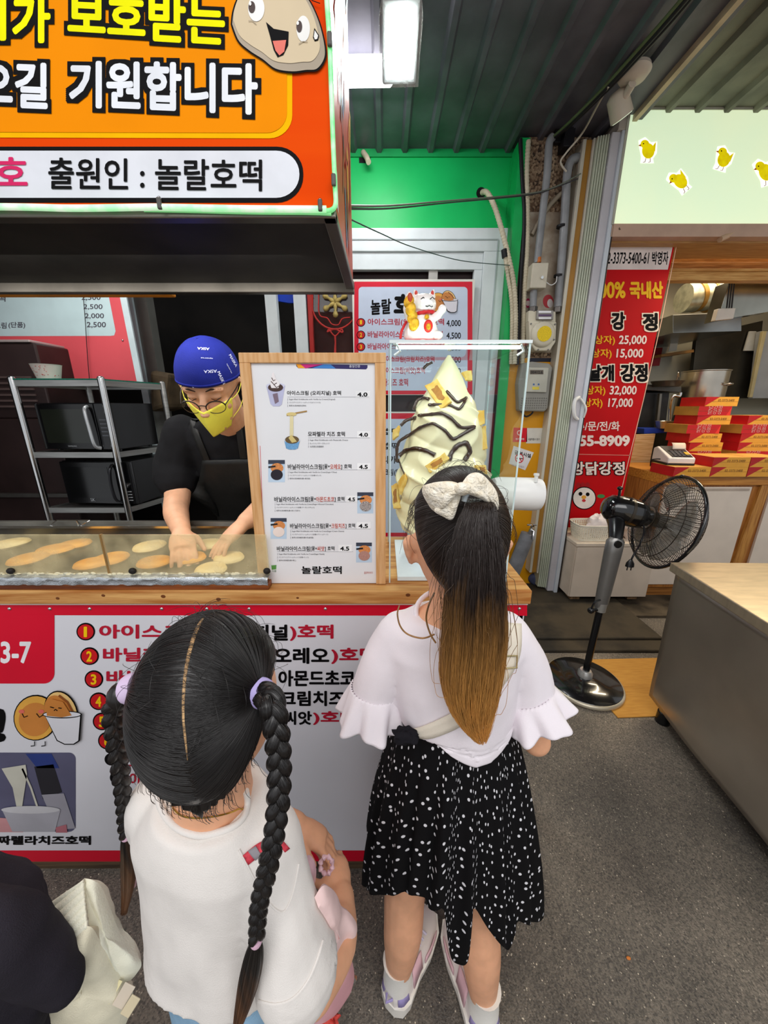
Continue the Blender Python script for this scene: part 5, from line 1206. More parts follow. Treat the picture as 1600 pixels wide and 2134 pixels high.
# white cabinet with a basket
cb_ = thing('low_cabinet', 'low beige white cabinet on wooden blocks behind the fan', 'cabinet', (1.65, 2.56, 0))
CBW = M('#d6c6b4', 0.45, 0, 0.03)
B().box((1.365, 2.37, 0.075), (1.93, 2.76, 0.475)).build('body', CBW, cb_, bevel=0.003)
B().box((1.36, 2.355, 0.475), (1.94, 2.77, 0.50)).build('top', M('#dcccb8', 0.45), cb_, bevel=0.003)
for a, b2 in ((1.368, 1.655), (1.659, 1.928)): B().box((a, 2.355, 0.08), (b2, 2.3695, 0.47)).build('door', CBW, cb_, bevel=0.002)
for a in (1.40, 1.83):
    for y_ in (2.40, 2.66): B().box((a, y_, 0.035), (a + 0.07, y_ + 0.07, 0.075)).build('wooden_block', wood('#9b7b5a', '#7a5c3e', 2), cb_)
bk = thing('plastic_basket', 'white perforated plastic basket on the low cabinet', 'basket', (1.52, 2.47, 0.5005))
def bw_(u, v):
    a = 2 * math.pi * u; c, s_ = math.cos(a), math.sin(a); k = 0.86 + 0.14 * v
    p = 5; d = (abs(c) ** p + abs(s_) ** p) ** (-1 / p)
    return Vector((1.53 + 0.15 * c * d * k, 2.475 + 0.095 * s_ * d * k, 0.5025 + 0.115 * v))
def holes(fn, nu, nv):
    b = B()
    for j in range(nv):
        for i in range(nu):
            q4 = [fn(i / nu, j / nv), fn((i + 1) / nu, j / nv), fn((i + 1) / nu, (j + 1) / nv), fn(i / nu, (j + 1) / nv)]
            if 0 < j < nv - 1:
                c = sum(q4, Vector()) / 4; inn = [c + (p - c) * 0.5 for p in q4]
                b.add(q4 + inn, [(0, 1, 5, 4), (1, 2, 6, 5), (2, 3, 7, 6), (3, 0, 4, 7)])
            else: b.add(q4, [(0, 1, 2, 3)])
    return b
hb_ = holes(bw_, 64, 9); hb_.build('basket_wall', M('#e9e2cf', 0.45), bk, solid=0.002)
B().tube([bw_(i / 64, 1.0) for i in range(64)], 0.004, 6, closed=True).build('rim', M('#ece6d4', 0.45), bk, smooth=True)
B().prism([(1.41, 2.40), (1.65, 2.40), (1.65, 2.55), (1.41, 2.55)], Plane((0, 0, 0.5012), (1, 0, 0), (0, 1, 0)), 0, 0.002).build('bottom', M('#e3dcc8', 0.5), bk)
def crumple(c, r, seed, n=24, k=14, amp=0.35):
    b = B(); rings = []
    for i in range(k + 1):
        a = -math.pi / 2 + math.pi * i / k; a = max(-1.5, min(1.5, a)); ring = []
        for j in range(n):
            q_ = 2 * math.pi * j / n; d = Vector((math.cos(a) * math.cos(q_), math.cos(a) * math.sin(q_), math.sin(a)))
            f = 1 + amp * mnoise.noise(d * 2.3 + Vector((seed, 0, 0))) + amp * .5 * mnoise.noise(d * 6 + Vector((seed, 5, 0)))
            ring.append(Vector(c) + Vector((d.x * r[0], d.y * r[1], d.z * r[2])) * f)
        rings.append(ring)
    return b.loft(rings)
crumple((1.56, 2.475, 0.60), (0.075, 0.06, 0.075), 3).build('tissue_pack', M('#ece0da', 0.6, 0, 0.04), smooth=True, label='crumpled pinkish white tissue pack inside the white basket', cat='tissue pack')
crumple((1.80, 2.47, 0.62), (0.10, 0.07, 0.12), 8).build('plastic_bag', M('#d9c4b6', 0.4, 0, 0.05), smooth=True, label='pale plastic bag of supplies on the cabinet behind the fan motor', cat='bag')
# chicken shop counter
kc = thing('shop_counter', 'wood rimmed shop counter with white front doors behind the fan', 'counter', (2.6, 2.7, 0))
WC = wood('#cf8f3e', '#ab6c26', 0, 0.4)
KX0, KY0, KZ = 1.955, 2.44, 0.97
B().box((KX0, KY0, KZ - 0.07), (4.3, 3.05, KZ)).build('top', WC, kc, bevel=0.004)
B().box((KX0, KY0 + 0.03, 0.10), (4.3, 3.03, KZ - 0.07)).build('carcass', wood('#b97a3a', '#93582a', 2), kc)
DW = M('#e2d3c2', 0.4, 0, 0.02)
for a, b2 in ((KX0 + 0.02, 2.20), (2.205, 2.58), (2.72, 3.2)): B().box((a, KY0 + 0.012, 0.13), (b2, KY0 + 0.0295, KZ - 0.085)).build('door', DW, kc, bevel=0.002)
for a, b2 in ((2.02, 2.19), (2.22, 2.56)): B().box((a, KY0 + 0.006, KZ - 0.11), (b2, KY0 + 0.0118, KZ - 0.095)).build('door_pull', M('#b9a898', 0.4), kc)
B().prism([(2.585, 0.1), (2.655, 0.1), (2.70, KZ - 0.07), (2.64, KZ - 0.07)], front(KY0 + 0.02), -0.01, 0.012).build('post', wood('#c78d44', '#a56a2c', 2), kc)
B().box((KX0, KY0 + 0.05, 0.02), (4.3, KY0 + 0.09, 0.10)).build('plinth', wood('#a86e33', '#7d4c20', 0), kc)
# chicken boxes
BRED = M('#bf1a1e', 0.45, 0, 0.06); BYEL = M('#e8a53a', 0.5, 0, 0.05); BTOP = M('#cf9a4a', 0.55, 0, 0.06)
BW_, BD_, BH_ = 0.245, 0.22, 0.065
def make_box(flip):
    t = thing('chicken_box', 'box', 'box', (0, 0, 0), 'chicken boxes on the shop counter')
    w2 = BW_ / 2
    fr_, si_ = (BYEL, BRED) if not flip else (BRED, M('#b98a3e', 0.55, 0, 0.08))  # flipped box: side yellow darkened, shade put into its colour
    b = B(); b.box((-w2, 0, 0), (w2, BD_, BH_))
    ob = b.build('carton', [BTOP, fr_, si_], t, bevel=0.0)
    for p in ob.data.polygons:
        n = p.normal
        p.material_index = 1 if n.y < -0.5 else 2 if abs(n.x) > 0.5 else 0
    pl = Plane((0, 0, 0), (1, 0, 0), (0, 0, 1))
    b = B()
    if not flip: b.add([pl.pt(-w2, 0, 0.0006), pl.pt(-w2 + 0.10, BH_, 0.0006), pl.pt(-w2, BH_, 0.0006)], [(0, 1, 2)]); b.build('red_corner', BRED, t)
    else: b.add([pl.pt(w2, 0, 0.0006), pl.pt(w2, BH_, 0.0006), pl.pt(w2 - 0.03, 0, 0.0006)], [(0, 1, 2)]); b.build('bright_corner', M('#e0382c', 0.45), t)
    B().box((-w2, -0.0008, BH_ * 0.5 - 0.0006), (w2, 0.0, BH_ * 0.5 + 0.0006)).build('flap_line', M('#8d5a2a', 0.6), t)
    s_ = '☎ 02-3373-5400' if not flip else 'CHICKEN'
    for (u0, v0, wd) in (((-0.03, 0.034, 0.12),) if not flip else ((-0.05, 0.036, 0.10), (-0.05, 0.008, 0.10))):
        vs, fs, ax, bx, ay, by = text_mesh('02-3373-5400' if not flip else '닭강정', 0.0)
        sc = wd / (bx - ax); b = B(); b.add([pl.pt(u0 + (v[0] - ax) * sc, v0 + (v[1] - ay) * sc, 0.001) for v in vs], fs); b.build('lettering', M('#5d3a1c', 0.5) if not flip else M('#e0a09a', 0.5), t)
    return t
def dup(root, loc, rz, label):
    r = root.copy(); COL.objects.link(r); r.location = loc; r.rotation_euler = (0, 0, rz); r['label'] = label
    for ch in list(root.children):
        c = ch.copy(); COL.objects.link(c); c.parent = r
    return r
pA, pB_ = make_box(False), make_box(True)
used = [False, False]
def put(kind, loc, rz, label):
    src = pB_ if kind else pA
    if not used[kind]:
        used[kind] = True; src.location = loc; src.rotation_euler = (0, 0, rz); src['label'] = label; return src
    return dup(src, loc, rz, label)
ords = ['lowest', 'second', 'third', 'fourth', 'fifth', 'sixth', 'seventh', 'topmost']
SYB = 2.68
for k in range(8):
    xo = {7: 0.035, 6: 0.0, 5: 0.01, 4: -0.05, 3: -0.02}.get(k, 0.0)
    kd = {7: 0, 6: 1, 5: 0, 4: 1, 3: 0}.get(k, k % 2)
    put(kd, (2.43 + xo + 0.0, SYB + 0.05, KZ + 0.0005 + k * (BH_ + 0.0005)), random.uniform(-0.03, 0.03), '%s chicken box, counted from below, of the tall stack by the steel pot' % ords[k])
for k in range(6):
    kd = {5: 0, 4: 1, 3: 0}.get(k, k % 2)
    put(kd, (2.80 + {5: 0.02, 4: -0.01}.get(k, 0), SYB + 0.05, KZ + 0.0005 + k * (BH_ + 0.0005)), random.uniform(-0.03, 0.03), '%s chicken box, counted from below, of the shorter stack right of the tall one' % ords[k])
FYB = 2.452 - 0.105 + 0.01
for n_, (x_, k, lab) in enumerate(((2.075, 0, 'chicken box under the white card terminal at the counter\'s left end'), (2.322, 0, 'lower chicken box of the middle pair at the counter\'s front edge'), (2.322, 1, 'upper chicken box of the middle pair at the counter\'s front edge'), (2.572, 0, 'lower chicken box of the right pair at the counter\'s front edge'), (2.572, 1, 'upper chicken box of the right pair at the counter\'s front edge'))):
    put(0, (x_, FYB + 0.03, KZ + 0.0005 + k * (BH_ + 0.0005)), 0.0, lab)
# card terminal
ct_ = thing('card_terminal', 'white card terminal with black keypad and paper slip on a chicken box', 'card terminal', (2.05, 2.47, KZ + BH_ + 0.0015))
tz = KZ + BH_ + 0.0015
Mt = Matrix.Translation((2.045, 2.455, tz)) @ Matrix.Rotation(math.radians(-8), 4, 'Z')
side = Plane((0, 0, 0), (0, 1, 0), (0, 0, 1))
B(Mt).prism([(0, 0.012), (0.0, 0.05), (0.16, 0.115), (0.20, 0.10), (0.20, 0.012)], Plane((-0.085, 0, 0), (0, 1, 0), (0, 0, 1)), 0, 0.17).build('housing', M('#e6dcd6', 0.35), ct_, bevel=0.008)
B(Mt).box((-0.087, 0.0, 0), (0.087, 0.2, 0.012)).build('black_base', BLACKP, ct_, bevel=0.004)
kp = Plane(Mt @ Vector((-0.07, 0.01, 0.0545)), Mt.to_3x3() @ Vector((1, 0, 0)), Mt.to_3x3() @ Vector((0, 0.16, 0.065)))
B().prism([(0.012, 0.0), (0.14, 0.0), (0.14, 0.158), (0.0, 0.158)], kp, 0.0, 0.003).build('keypad', M('#1c1d22', 0.3), ct_)
b = B()
for r in range(4):
    for c in range(4): b.prism([(0.03 + c * 0.026, 0.012 + r * 0.02), (0.048 + c * 0.026, 0.012 + r * 0.02), (0.048 + c * 0.026, 0.026 + r * 0.02), (0.03 + c * 0.026, 0.026 + r * 0.02)], kp, 0.003, 0.006)
b.build('keys', M('#4a4a50', 0.4), ct_)
B().prism([(0.108, 0.03), (0.135, 0.03), (0.135, 0.065), (0.108, 0.065)], kp, 0.003, 0.0065).build('yellow_key', M('#c9a53a', 0.4), ct_)
B().grid(lambda u, v: kp.pt(0.055 + 0.085 * u, 0.10 + 0.05 * v, 0.008 + 0.03 * math.sin(2.2 * v)), 4, 8).build('paper_slip', M('#e8d3bd', 0.6), ct_, smooth=True, solid=0.0006)
B().tube(spline([(1.96, 2.62, tz - 0.03), (1.93, 2.58, tz + 0.02), (1.97, 2.56, tz + 0.03), (2.0, 2.56, tz + 0.02)], 5), 0.004, 6).build('cord', BLKC, ct_, smooth=True)
# kitchen behind
def pxb(name, poly, Y, depth, mat, label, cat, bevel=0.003, **k):
    pl = front(Y); return B().prism(pxpoly(poly, pl), pl, -depth, 0).build(name, mat, bevel=bevel, label=label, cat=cat, **k)
pxb('exhaust_hood', [(1494, 668), (1520, 586), (1660, 582), (1660, 640), (1540, 660)], 3.05, 0.12, M('#9c9b90', 0.22, 0.95, 0.12, 3), 'big bright stainless exhaust hood at the upper right of the shop kitchen', 'exhaust hood')
pxb('switch_box', [(1490, 668), (1497, 643), (1533, 642), (1528, 664)], 3.0, 0.04, M('#d6d2c8', 0.4), 'white switch box under the cables on the exhaust hood', 'switch box')
B().tube([onY(1423, 622, 3.6), onY(1436, 621, 3.6), onY(1470, 619, 3.6), onY(1485, 612, 3.6), onY(1530, 608, 3.6)], [0.115, 0.118, 0.112, 0.12, 0.122], 28).build('exhaust_duct', M('#b9bda8', 0.35, 0.6, 0.12, 20), smooth=True, label='round foil exhaust duct beside the stainless hood', cat='duct')
for x in (1450, 1478): B().tube([onY(x - 4, 620, 3.6), onY(x + 4, 618, 3.6)], 0.124, 28).build('duct_band', M('#a5803a', 0.35, 0.5), smooth=True, label='brown tape band on the duct, %s' % ('near its open end' if x == 1450 else 'near the hood'), cat='tape band')
pxb('hood_band', [(1402, 656), (1500, 652), (1545, 650), (1545, 690), (1402, 694)], 3.5, 0.85, M('#8e9190', 0.25, 0.95, 0.12, 3), 'long stainless hood band in the middle of the kitchen', 'hood')
pxb('steel_backsplash', [(1452, 700), (1590, 668), (1572, 830), (1438, 830)], 4.1, 0.05, M('#46443e', 0.28, 0.8, 0.15, 3), 'dark stainless splash panel behind the pot', 'splash panel')
pxb('tiled_panel', [(1585, 690), (1680, 690), (1680, 830), (1568, 830)], 4.0, 0.05, M('#a7adb3', 0.35, 0, 0.04), 'grey tiled wall panel at the kitchen\'s right', 'tile panel')
pxb('yellowed_pipe', [(1590, 690), (1598, 690), (1568, 828), (1562, 828)], 3.9, 0.03, M('#b8ae86', 0.5), 'yellowed pipe slanting between steel splash and tiles', 'pipe')
pxb('wall_shelf', [(1378, 738), (1446, 728), (1446, 734), (1378, 744)], 4.06, 0.29, wood('#9a7038', '#74501f', 0), 'small wooden wall shelf with two pegs', 'shelf')
pxb('white_card', [(1392, 733), (1400, 704), (1414, 704), (1410, 731)], 4.12, 0.01, M('#c9c8bc', 0.5), 'white folded card standing on the wall shelf', 'card')
pxb('red_poster', [(1350, 726), (1381, 724), (1374, 762), (1345, 764)], 4.25, 0.01, M('#8d1c24', 0.5), 'small dark red poster on the kitchen wall', 'poster')
pxb('white_notice', [(1551, 731), (1563, 690), (1576, 690), (1572, 731)], 4.07, 0.02, M('#c2c6c4', 0.5), 'white notice hanging beside the yellowed pipe', 'notice')
pt2 = thing('stock_pot', 'large stainless stock pot behind the tall stack of boxes', 'pot', (2.78, 3.35, 1.30))
c1 = onY(1464, 800, 3.35)
B().lathe([(0.001, 1.30), (0.165, 1.30), (0.168, 1.305), (0.168, 1.715), (0.174, 1.72), (0.174, 1.726), (0.162, 1.722), (0.160, 1.32), (0.001, 1.315)], (c1.x, 3.35, 0), 40).build('pot_wall', M('#b5aea2', 0.25, 0.95, 0.04), pt2, smooth=True)
B().tube(spline([(c1.x + 0.05, 3.19, 1.60), (c1.x + 0.055, 3.15, 1.61), (c1.x + 0.10, 3.17, 1.61), (c1.x + 0.105, 3.22, 1.60)], 5), 0.007, 8).build('handle', CHROME, pt2, smooth=True)
pxb('stove', [(1425, 884), (1640, 884), (1650, 985), (1420, 985)], 3.12, 0.6, M('#3c3a36', 0.4, 0.6, 0.2), 'dark steel stove under the stock pot', 'stove')
pxb('sink_counter', [(1335, 800), (1420, 806), (1420, 818), (1333, 812)], 3.3, 0.5, M('#4c4a44', 0.4, 0.6), 'dark steel sink counter left of the pot', 'counter')
pxb('steel_frame_cabinet', [(1330, 818), (1395, 818), (1385, 900), (1318, 900)], 3.35, 0.4, M('#2a2a29', 0.5, 0.4, 0.2), 'dark open steel cabinet under the sink counter', 'cabinet')
pxb('steel_bar', [(1375, 820), (1380, 820), (1372, 900), (1366, 900)], 3.3, 0.03, M('#77766e', 0.4, 0.7), 'upright steel leg in front of the dark cabinet', 'leg')
pxb('blue_tray', [(1342, 893), (1398, 893), (1394, 902), (1342, 904)], 3.1, 0.2, M('#1d3a9a', 0.5), 'blue plastic tray behind the card terminal', 'tray')
sbw = onY(1385, 885, 3.1); B().lathe([(0.001, -0.03), (0.05, -0.03), (0.075, 0.03), (0.071, 0.03), (0.04, -0.024), (0.001, -0.024)], sbw, 28).build('steel_bowl', M('#b9b9b4', 0.25, 0.9), smooth=True, label='small steel bowl above the blue tray', cat='bowl')
fp2 = thing('frying_pan', 'shallow pan with a wire lid handle left of the stock pot', 'pan', onY(1400, 808, 3.2))
cpn = onY(1388, 806, 3.25); B().lathe([(0.001, 0), (0.09, 0), (0.12, 0.045), (0.117, 0.045), (0.086, 0.006), (0.001, 0.006)], cpn, 36).build('pan_body', M('#56544e', 0.35, 0.7), fp2, smooth=True)
B().tube(spline([cpn + Vector((0.0, -0.10, 0.045)), cpn + Vector((0.03, -0.06, 0.11)), cpn + Vector((0.08, 0, 0.12)), cpn + Vector((0.11, 0.02, 0.05))], 6), 0.004, 6).build('lid_wire', CHROME, fp2, smooth=True)
B().tube(spline([onY(1396, 905, 3.18), onY(1396, 850, 3.12), onY(1402, 826, 3.1), onY(1415, 826, 3.1), onY(1418, 818, 3.1)], 5), 0.012, 8).build('faucet', CHROME, smooth=True, label='curved chrome faucet behind the topmost box', cat='faucet')
pxb('wooden_partition', [(1318, 906), (1366, 904), (1300, 1240), (1262, 1240)], 3.07, 0.02, wood('#d1b183', '#b8935c', 0), 'pale wooden partition behind the card terminal', 'partition')
pB2 = onY(1460, 588, 3.7)
B().box((pB2.x - 0.13, 3.5, pB2.z - 0.01), (pB2.x + 0.13, 3.62, pB2.z + 0.02)).build('kitchen_lamp', M('#fff8ea', 0.3, emit=8), label='bright white lamp under the kitchen ceiling', cat='lamp')
for i, x in enumerate((1512, 1517, 1522)): B().tube([onY(x + 8, 586, 3.02), onY(x + 2, 642, 2.99)], 0.005, 6).build('hood_cable', BLKC, smooth=True, label='%s thin dark cable on the stainless hood' % ('left', 'middle', 'right')[i], cat='cable')

# ================================================================ steel work table, cardboard, pedestal fan
tb2 = thing('steel_table', 'low stainless work table with dented side at the right edge', 'table', (1.9, 1.0, 0))
tA = Vector((1.232, 1.415)); tdir = Vector((-0.105, -1)).normalized(); trt = Vector((1, -0.02)).normalized()
def tp(u, v): p = tA + trt * u + tdir * v; return (p.x, p.y)
hz = Plane((0, 0, 0), (1, 0, 0), (0, 1, 0))
TZ = 0.782
SSM = M('#d0bfa2', 0.33, 0.7, 0.06, 3, 0.03, stretch=(3, 14, 3))  # shop's warm reflection tinted into the steel, top lighter than side
b = B(); b.prism([tp(0, 0), tp(1.7, 0), tp(1.7, 1.3), tp(0, 1.3)], Plane((0, 0, TZ), (1, 0, 0), (0, 1, 0)), -0.04, 0); b.build('table_top', SSM, tb2, bevel=0.004)
def sidep(u, v):
    p = tA + trt * 0.02 + tdir * (0.02 + 1.24 * u); z = 0.10 + (TZ - 0.04 - 0.10) * v
    d = 0.018 * math.exp(-((u - 0.22) / 0.16) ** 2 - ((v - 0.12) / 0.15) ** 2) - 0.02 * math.exp(-((u - 0.45) / 0.2) ** 2 - ((v - 0.35) / 0.2) ** 2)
    return Vector((p.x - d + 0.02 * (1 - v), p.y, z))
sg = B().grid(sidep, 40, 24); sg.build('side_panel', M('#b3a899', 0.36, 0.75, 0.06, 3, 0.02), tb2, smooth=True, solid=0.004)
B().prism([tp(0.045, 0.02), tp(1.6, 0.02), tp(1.6, 0.028), tp(0.045, 0.028)], Plane((0, 0, 0.10), (1, 0, 0), (0, 1, 0)), 0, TZ - 0.14).build('back_panel', STEELD, tb2)
B().prism([tp(0.05, 0.05), tp(1.6, 0.05), tp(1.6, 1.2), tp(0.05, 1.2)], Plane((0, 0, 0.10), (1, 0, 0), (0, 1, 0)), 0, 0.01).build('lower_shelf', M('#4a4640', 0.5, 0.5), tb2)
for u, v in ((0.085, 0.075), (1.5, 0.075), (0.085, 1.1), (1.5, 1.1)):
    a = tp(u, v); lg = B().cyl((a[0], a[1], 0.05), (a[0], a[1], 0.10), 0.022); lo = lg.build('leg', STEEL, tb2, smooth=True); B().cyl((a[0], a[1], 0), (a[0], a[1], 0.055), 0.029, 0.027).build('rubber_foot', BLACKP, lo, smooth=True)
cdb = [onZ(x, y, 0.0) for x, y in ((1232, 1376), (1362, 1372), (1380, 1492), (1287, 1497), (1200, 1400))]
cdb[2] = Vector((cdb[2].x + 0.1, cdb[2].y, 0)); cdb[1] = Vector((cdb[1].x + 0.1, cdb[1].y, 0))
B().prism([(p.x, p.y) for p in cdb], hz, 0.0008, 0.006).build('cardboard_sheet', wood('#d29a45', '#c4893a', 0, 0.7, 0.2, 14), label='flat cardboard sheet on the ground between fan base and steel table', cat='cardboard')
fan = thing('pedestal_fan', 'black pedestal fan with wire guard and silver column', 'fan', (1.066, 1.579, 0.0065))
fb_ = Vector((1.066, 1.579, 0.0))
B().lathe([(0.001, 0.0065), (0.186, 0.0065), (0.19, 0.014), (0.186, 0.024), (0.178, 0.028)], fb_, 56).build('base_rim', M('#c9bfa9', 0.35, 0.5), fan, smooth=True)
B().lathe([(0.179, 0.0275), (0.176, 0.031), (0.10, 0.036), (0.07, 0.048), (0.04, 0.056), (0.001, 0.056)], fb_, 56).build('base_plate', M('#121214', 0.18, 0, 0.05, coat=0.5), fan, smooth=True)
B().lathe([(0.036, 0.056), (0.036, 0.075), (0.026, 0.09), (0.02, 0.09)], fb_, 28).build('collar', M('#c4c2be', 0.3, 0.6), fan, smooth=True)
lean = Vector((0.020, 0.0, 1)).normalized()
def fpz(z): return Vector((fb_.x + 0.03 * z, fb_.y, z))
B().cyl(fpz(0.06), fpz(0.47), 0.0165).build('lower_pole', M('#131315', 0.2, 0.2), fan, smooth=True)
B().tube([fpz(0.445), fpz(0.49)], 0.026, 20).build('pole_collar', M('#a9a7a2', 0.3, 0.6), fan, smooth=True)
B().tube([fpz(0.455), fpz(0.47), fpz(0.50), fpz(0.62), fpz(0.76), fpz(0.815), fpz(0.835)], [0.024, 0.03, 0.033, 0.037, 0.041, 0.041, 0.026], 20, flat=0.75, up=(0, 1, 0)).build('column', M('#8d8b88', 0.32, 0.7, 0.05), fan, smooth=True)
B().cyl(fpz(0.81) + Vector((-0.005, -0.034, 0)), fpz(0.81) + Vector((-0.005, -0.024, 0)), 0.017).build('pivot_bolt', BLACKP, fan, smooth=True)
kn0 = fpz(0.455); B().cyl(kn0 + Vector((-0.022, -0.01, 0)), kn0 + Vector((-0.05, -0.015, 0)), 0.008).ball(kn0 + Vector((-0.055, -0.016, 0)), 0.016, 12, 8).tube(spline([kn0 + Vector((-0.055, -0.016, 0.01)), kn0 + Vector((-0.045, -0.02, 0.05)), kn0 + Vector((-0.02, -0.02, 0.06))], 4), 0.004, 6).build('height_knob', BLACKP, fan, smooth=True)
FC = onY(1385, 1088, 1.66)
FA_ = Vector((0.93, -0.12, -0.24)).normalized(); FU = FA_.cross(Vector((0, 0, 1))).normalized(); FV = FU.cross(FA_)
FR = 0.225
def fpt(r, a, h): return FC + FU * (r * math.cos(a)) + FV * (r * math.sin(a)) + FA_ * h
def dome(sgn, dep):
    prof_ = [(0.055, dep), (0.09, dep * 0.98), (0.14, dep * 0.88), (0.185, dep * 0.62), (0.21, dep * 0.33), (FR, 0.0)]
    b = B()
    for i in range(72):
        a0 = 2 * math.pi * i / 72
        b.tube([fpt(r, a0 + (0.9 * (FR - r)), sgn * h) for r, h in prof_], 0.0013, 4, cap=False)
    for r, h in ((0.057, dep), (0.125, dep * 0.92), (0.187, dep * 0.6)): b.tube([fpt(r, 2 * math.pi * i / 40, sgn * h) for i in range(40)], 0.002, 5, closed=True)
    return b
GRD = M('#2a2119', 0.3, 0.3)
dome(-1, 0.085).build('rear_guard', GRD, fan)
dome(1, 0.075).build('front_guard', GRD, fan)
B().tube([fpt(FR + 0.003, 2 * math.pi * i / 64, 0) for i in range(64)], 0.008, 8, closed=True).build('guard_ring', M('#141416', 0.2, 0.2, coat=0.4), fan, smooth=True)
B().tube([fpt(0.0, 0, 0.076), fpt(0, 0, 0.083)], 0.056, 28).build('front_badge', M('#1a1a1c', 0.25), fan, smooth=True)
mot = [(-0.30, 0.012), (-0.295, 0.04), (-0.27, 0.062), (-0.22, 0.070), (-0.15, 0.070), (-0.12, 0.066), (-0.105, 0.05), (-0.085, 0.045)]
B().tube([FC + FA_ * h for h, r in mot], [r for h, r in mot], 28).build('motor_housing', M('#0e0e10', 0.15, 0, 0.05, coat=0.5), fan, smooth=True)
B().tube([FC + FA_ * h for h in (-0.197, -0.183)], 0.0715, 28).build('motor_band', M('#39332c', 0.3, 0.5), fan, smooth=True)
mt = FC - FA_ * 0.235
B().cyl(mt + Vector((0, 0, 0.055)), mt + Vector((-0.004, 0, 0.1)), 0.006).ball(mt + Vector((-0.004, 0, 0.104)), (0.013, 0.013, 0.010), 12, 8).build('swing_knob', BLACKP, fan, smooth=True)
B().tube([mt + Vector((0, 0, -0.045)), mt * 0.5 + fpz(0.83) * 0.5 + Vector((0, 0, -0.005)), fpz(0.815)], [0.042, 0.036, 0.028], 16).build('neck', BLACKP, fan, smooth=True)
BLM = glass('smoky_blade', (0.62, 0.60, 0.56), 1.4, 0.35, (0.45, 0.42, 0.38), 0.15)
for k in range(5):
    b = B(); a0 = 2 * math.pi * k / 5 + 0.4
    b.grid(lambda u, v: fpt(0.035 + 0.16 * v, a0 + (u - 0.5) * (0.55 + 0.75 * math.sin(math.pi * min(1, v * 0.75 + 0.1))), 0.028 * (u - 0.5) * (1.4 - v) - 0.01), 10, 10)
    b.build('blade', BLM, fan, smooth=True, solid=0.002)
B().tube([FC + FA_ * -0.05, FC + FA_ * 0.03, FC + FA_ * 0.045], [0.036, 0.036, 0.02], 20).build('hub', M('#4a4640', 0.3), fan, smooth=True)
pg = FC - FA_ * 0.13 + Vector((0.0, -0.05, -0.04))
ce = onY(1312, 1178, 1.55)
B().tube(spline([FC - FA_ * 0.2 + Vector((0, -0.03, 0.07)), pg, pg + Vector((-0.005, -0.01, -0.08)), ce + Vector((0.01, 0, 0.06)), ce + Vector((0.0, 0, 0.02))], 8), 0.004, 6).build('cord', BLKC, fan, smooth=True)
b = B(); b.tube([ce + Vector((0, 0, 0.03)), ce + Vector((0, 0, 0.012)), ce + Vector((0, 0, -0.006))], [0.006, 0.018, 0.020], 12, flat=0.7)
for dx in (-0.009, 0.009): b.cyl(ce + Vector((dx, 0, -0.006)), ce + Vector((dx, 0, -0.026)), 0.0025, n=8)
b.build('plug', BLACKP, fan, smooth=True)
gk = fpt(FR + 0.004, math.radians(100), 0.0)
B().ball(gk, (0.014, 0.012, 0.010), 10, 6).build('guard_clip', BLACKP, fan, smooth=True)
for i, (x, y) in enumerate(((1308, 1998), (1205, 1985))):
    pass
b = B(); p = onZ(1309, 1998, 0.002); b.ball(p + Vector((0, 0, 0.003)), (0.006, 0.004, 0.003), 8, 5)
b.build('orange_scrap', M('#d9803a', 0.6), label='tiny orange scrap lying on the asphalt', cat='scrap')
# ================================================================ people
from mathutils.bvhtree import BVHTree
def bvh_of(*objs):
    vs, fs = [], []
    for o in objs:
        org = ORG[o.name]; n = len(vs)
        vs += [v.co + org for v in o.data.vertices]
        fs += [tuple(i + n for i in p.vertices) for p in o.data.polygons]
    return BVHTree.FromPolygons(vs, fs)
def hit(bv, px, py, lift=0.002):
    d = ray(px, py).normalized()
    p, n, i, t = bv.ray_cast(EYE, d)
    if p is None:
        p, n, i, t = bv.find_nearest(EYE + d * 0.55)
        for _ in range(6):
            t = (p - EYE).dot(d); p, n, i, _t = bv.find_nearest(EYE + d * t)
    if n.dot(d) > 0: n = -n
    return p + n * lift, n
def ribbon(bv, L, R, lift, name, mat, parent, solid=0.002, nw=3, sm=4):
    L = spline([Vector((*p, 0)) for p in L], sm); R = spline([Vector((*p, 0)) for p in R], sm)
    n = min(len(L), len(R)); rows = []
    for i in range(n):
        rows.append([hit(bv, L[i].x + (R[i].x - L[i].x) * j / nw, L[i].y + (R[i].y - L[i].y) * j / nw, lift)[0] for j in range(nw + 1)])
    for _ in range(2):
        for i in range(1, n - 1):
            rows[i] = [(rows[i - 1][j] + rows[i][j] * 2 + rows[i + 1][j]) / 4 for j in range(nw + 1)]
    b = B(); b.add([p for r in rows for p in r], [(i * (nw + 1) + j, i * (nw + 1) + j + 1, (i + 1) * (nw + 1) + j + 1, (i + 1) * (nw + 1) + j) for i in range(n - 1) for j in range(nw)])
    return b.build(name, mat, parent, smooth=True, solid=solid)
def limb(b, pts, rs, n=16, flat=1.0, up=None):
    pts = spline(pts, 5); k = len(rs); m = len(pts)
    rr = []
    for i in range(m):
        t = i / (m - 1) * (k - 1); a = min(int(t), k - 2); f = t - a; f = f * f * (3 - 2 * f); rr.append(rs[a] + (rs[a + 1] - rs[a]) * f)
    b.tube(pts, rr, n, flat=flat, up=up)
    b.ball(pts[0], rr[0] * 0.98, n, 8); b.ball(pts[-1], rr[-1] * 0.98, n, 8)
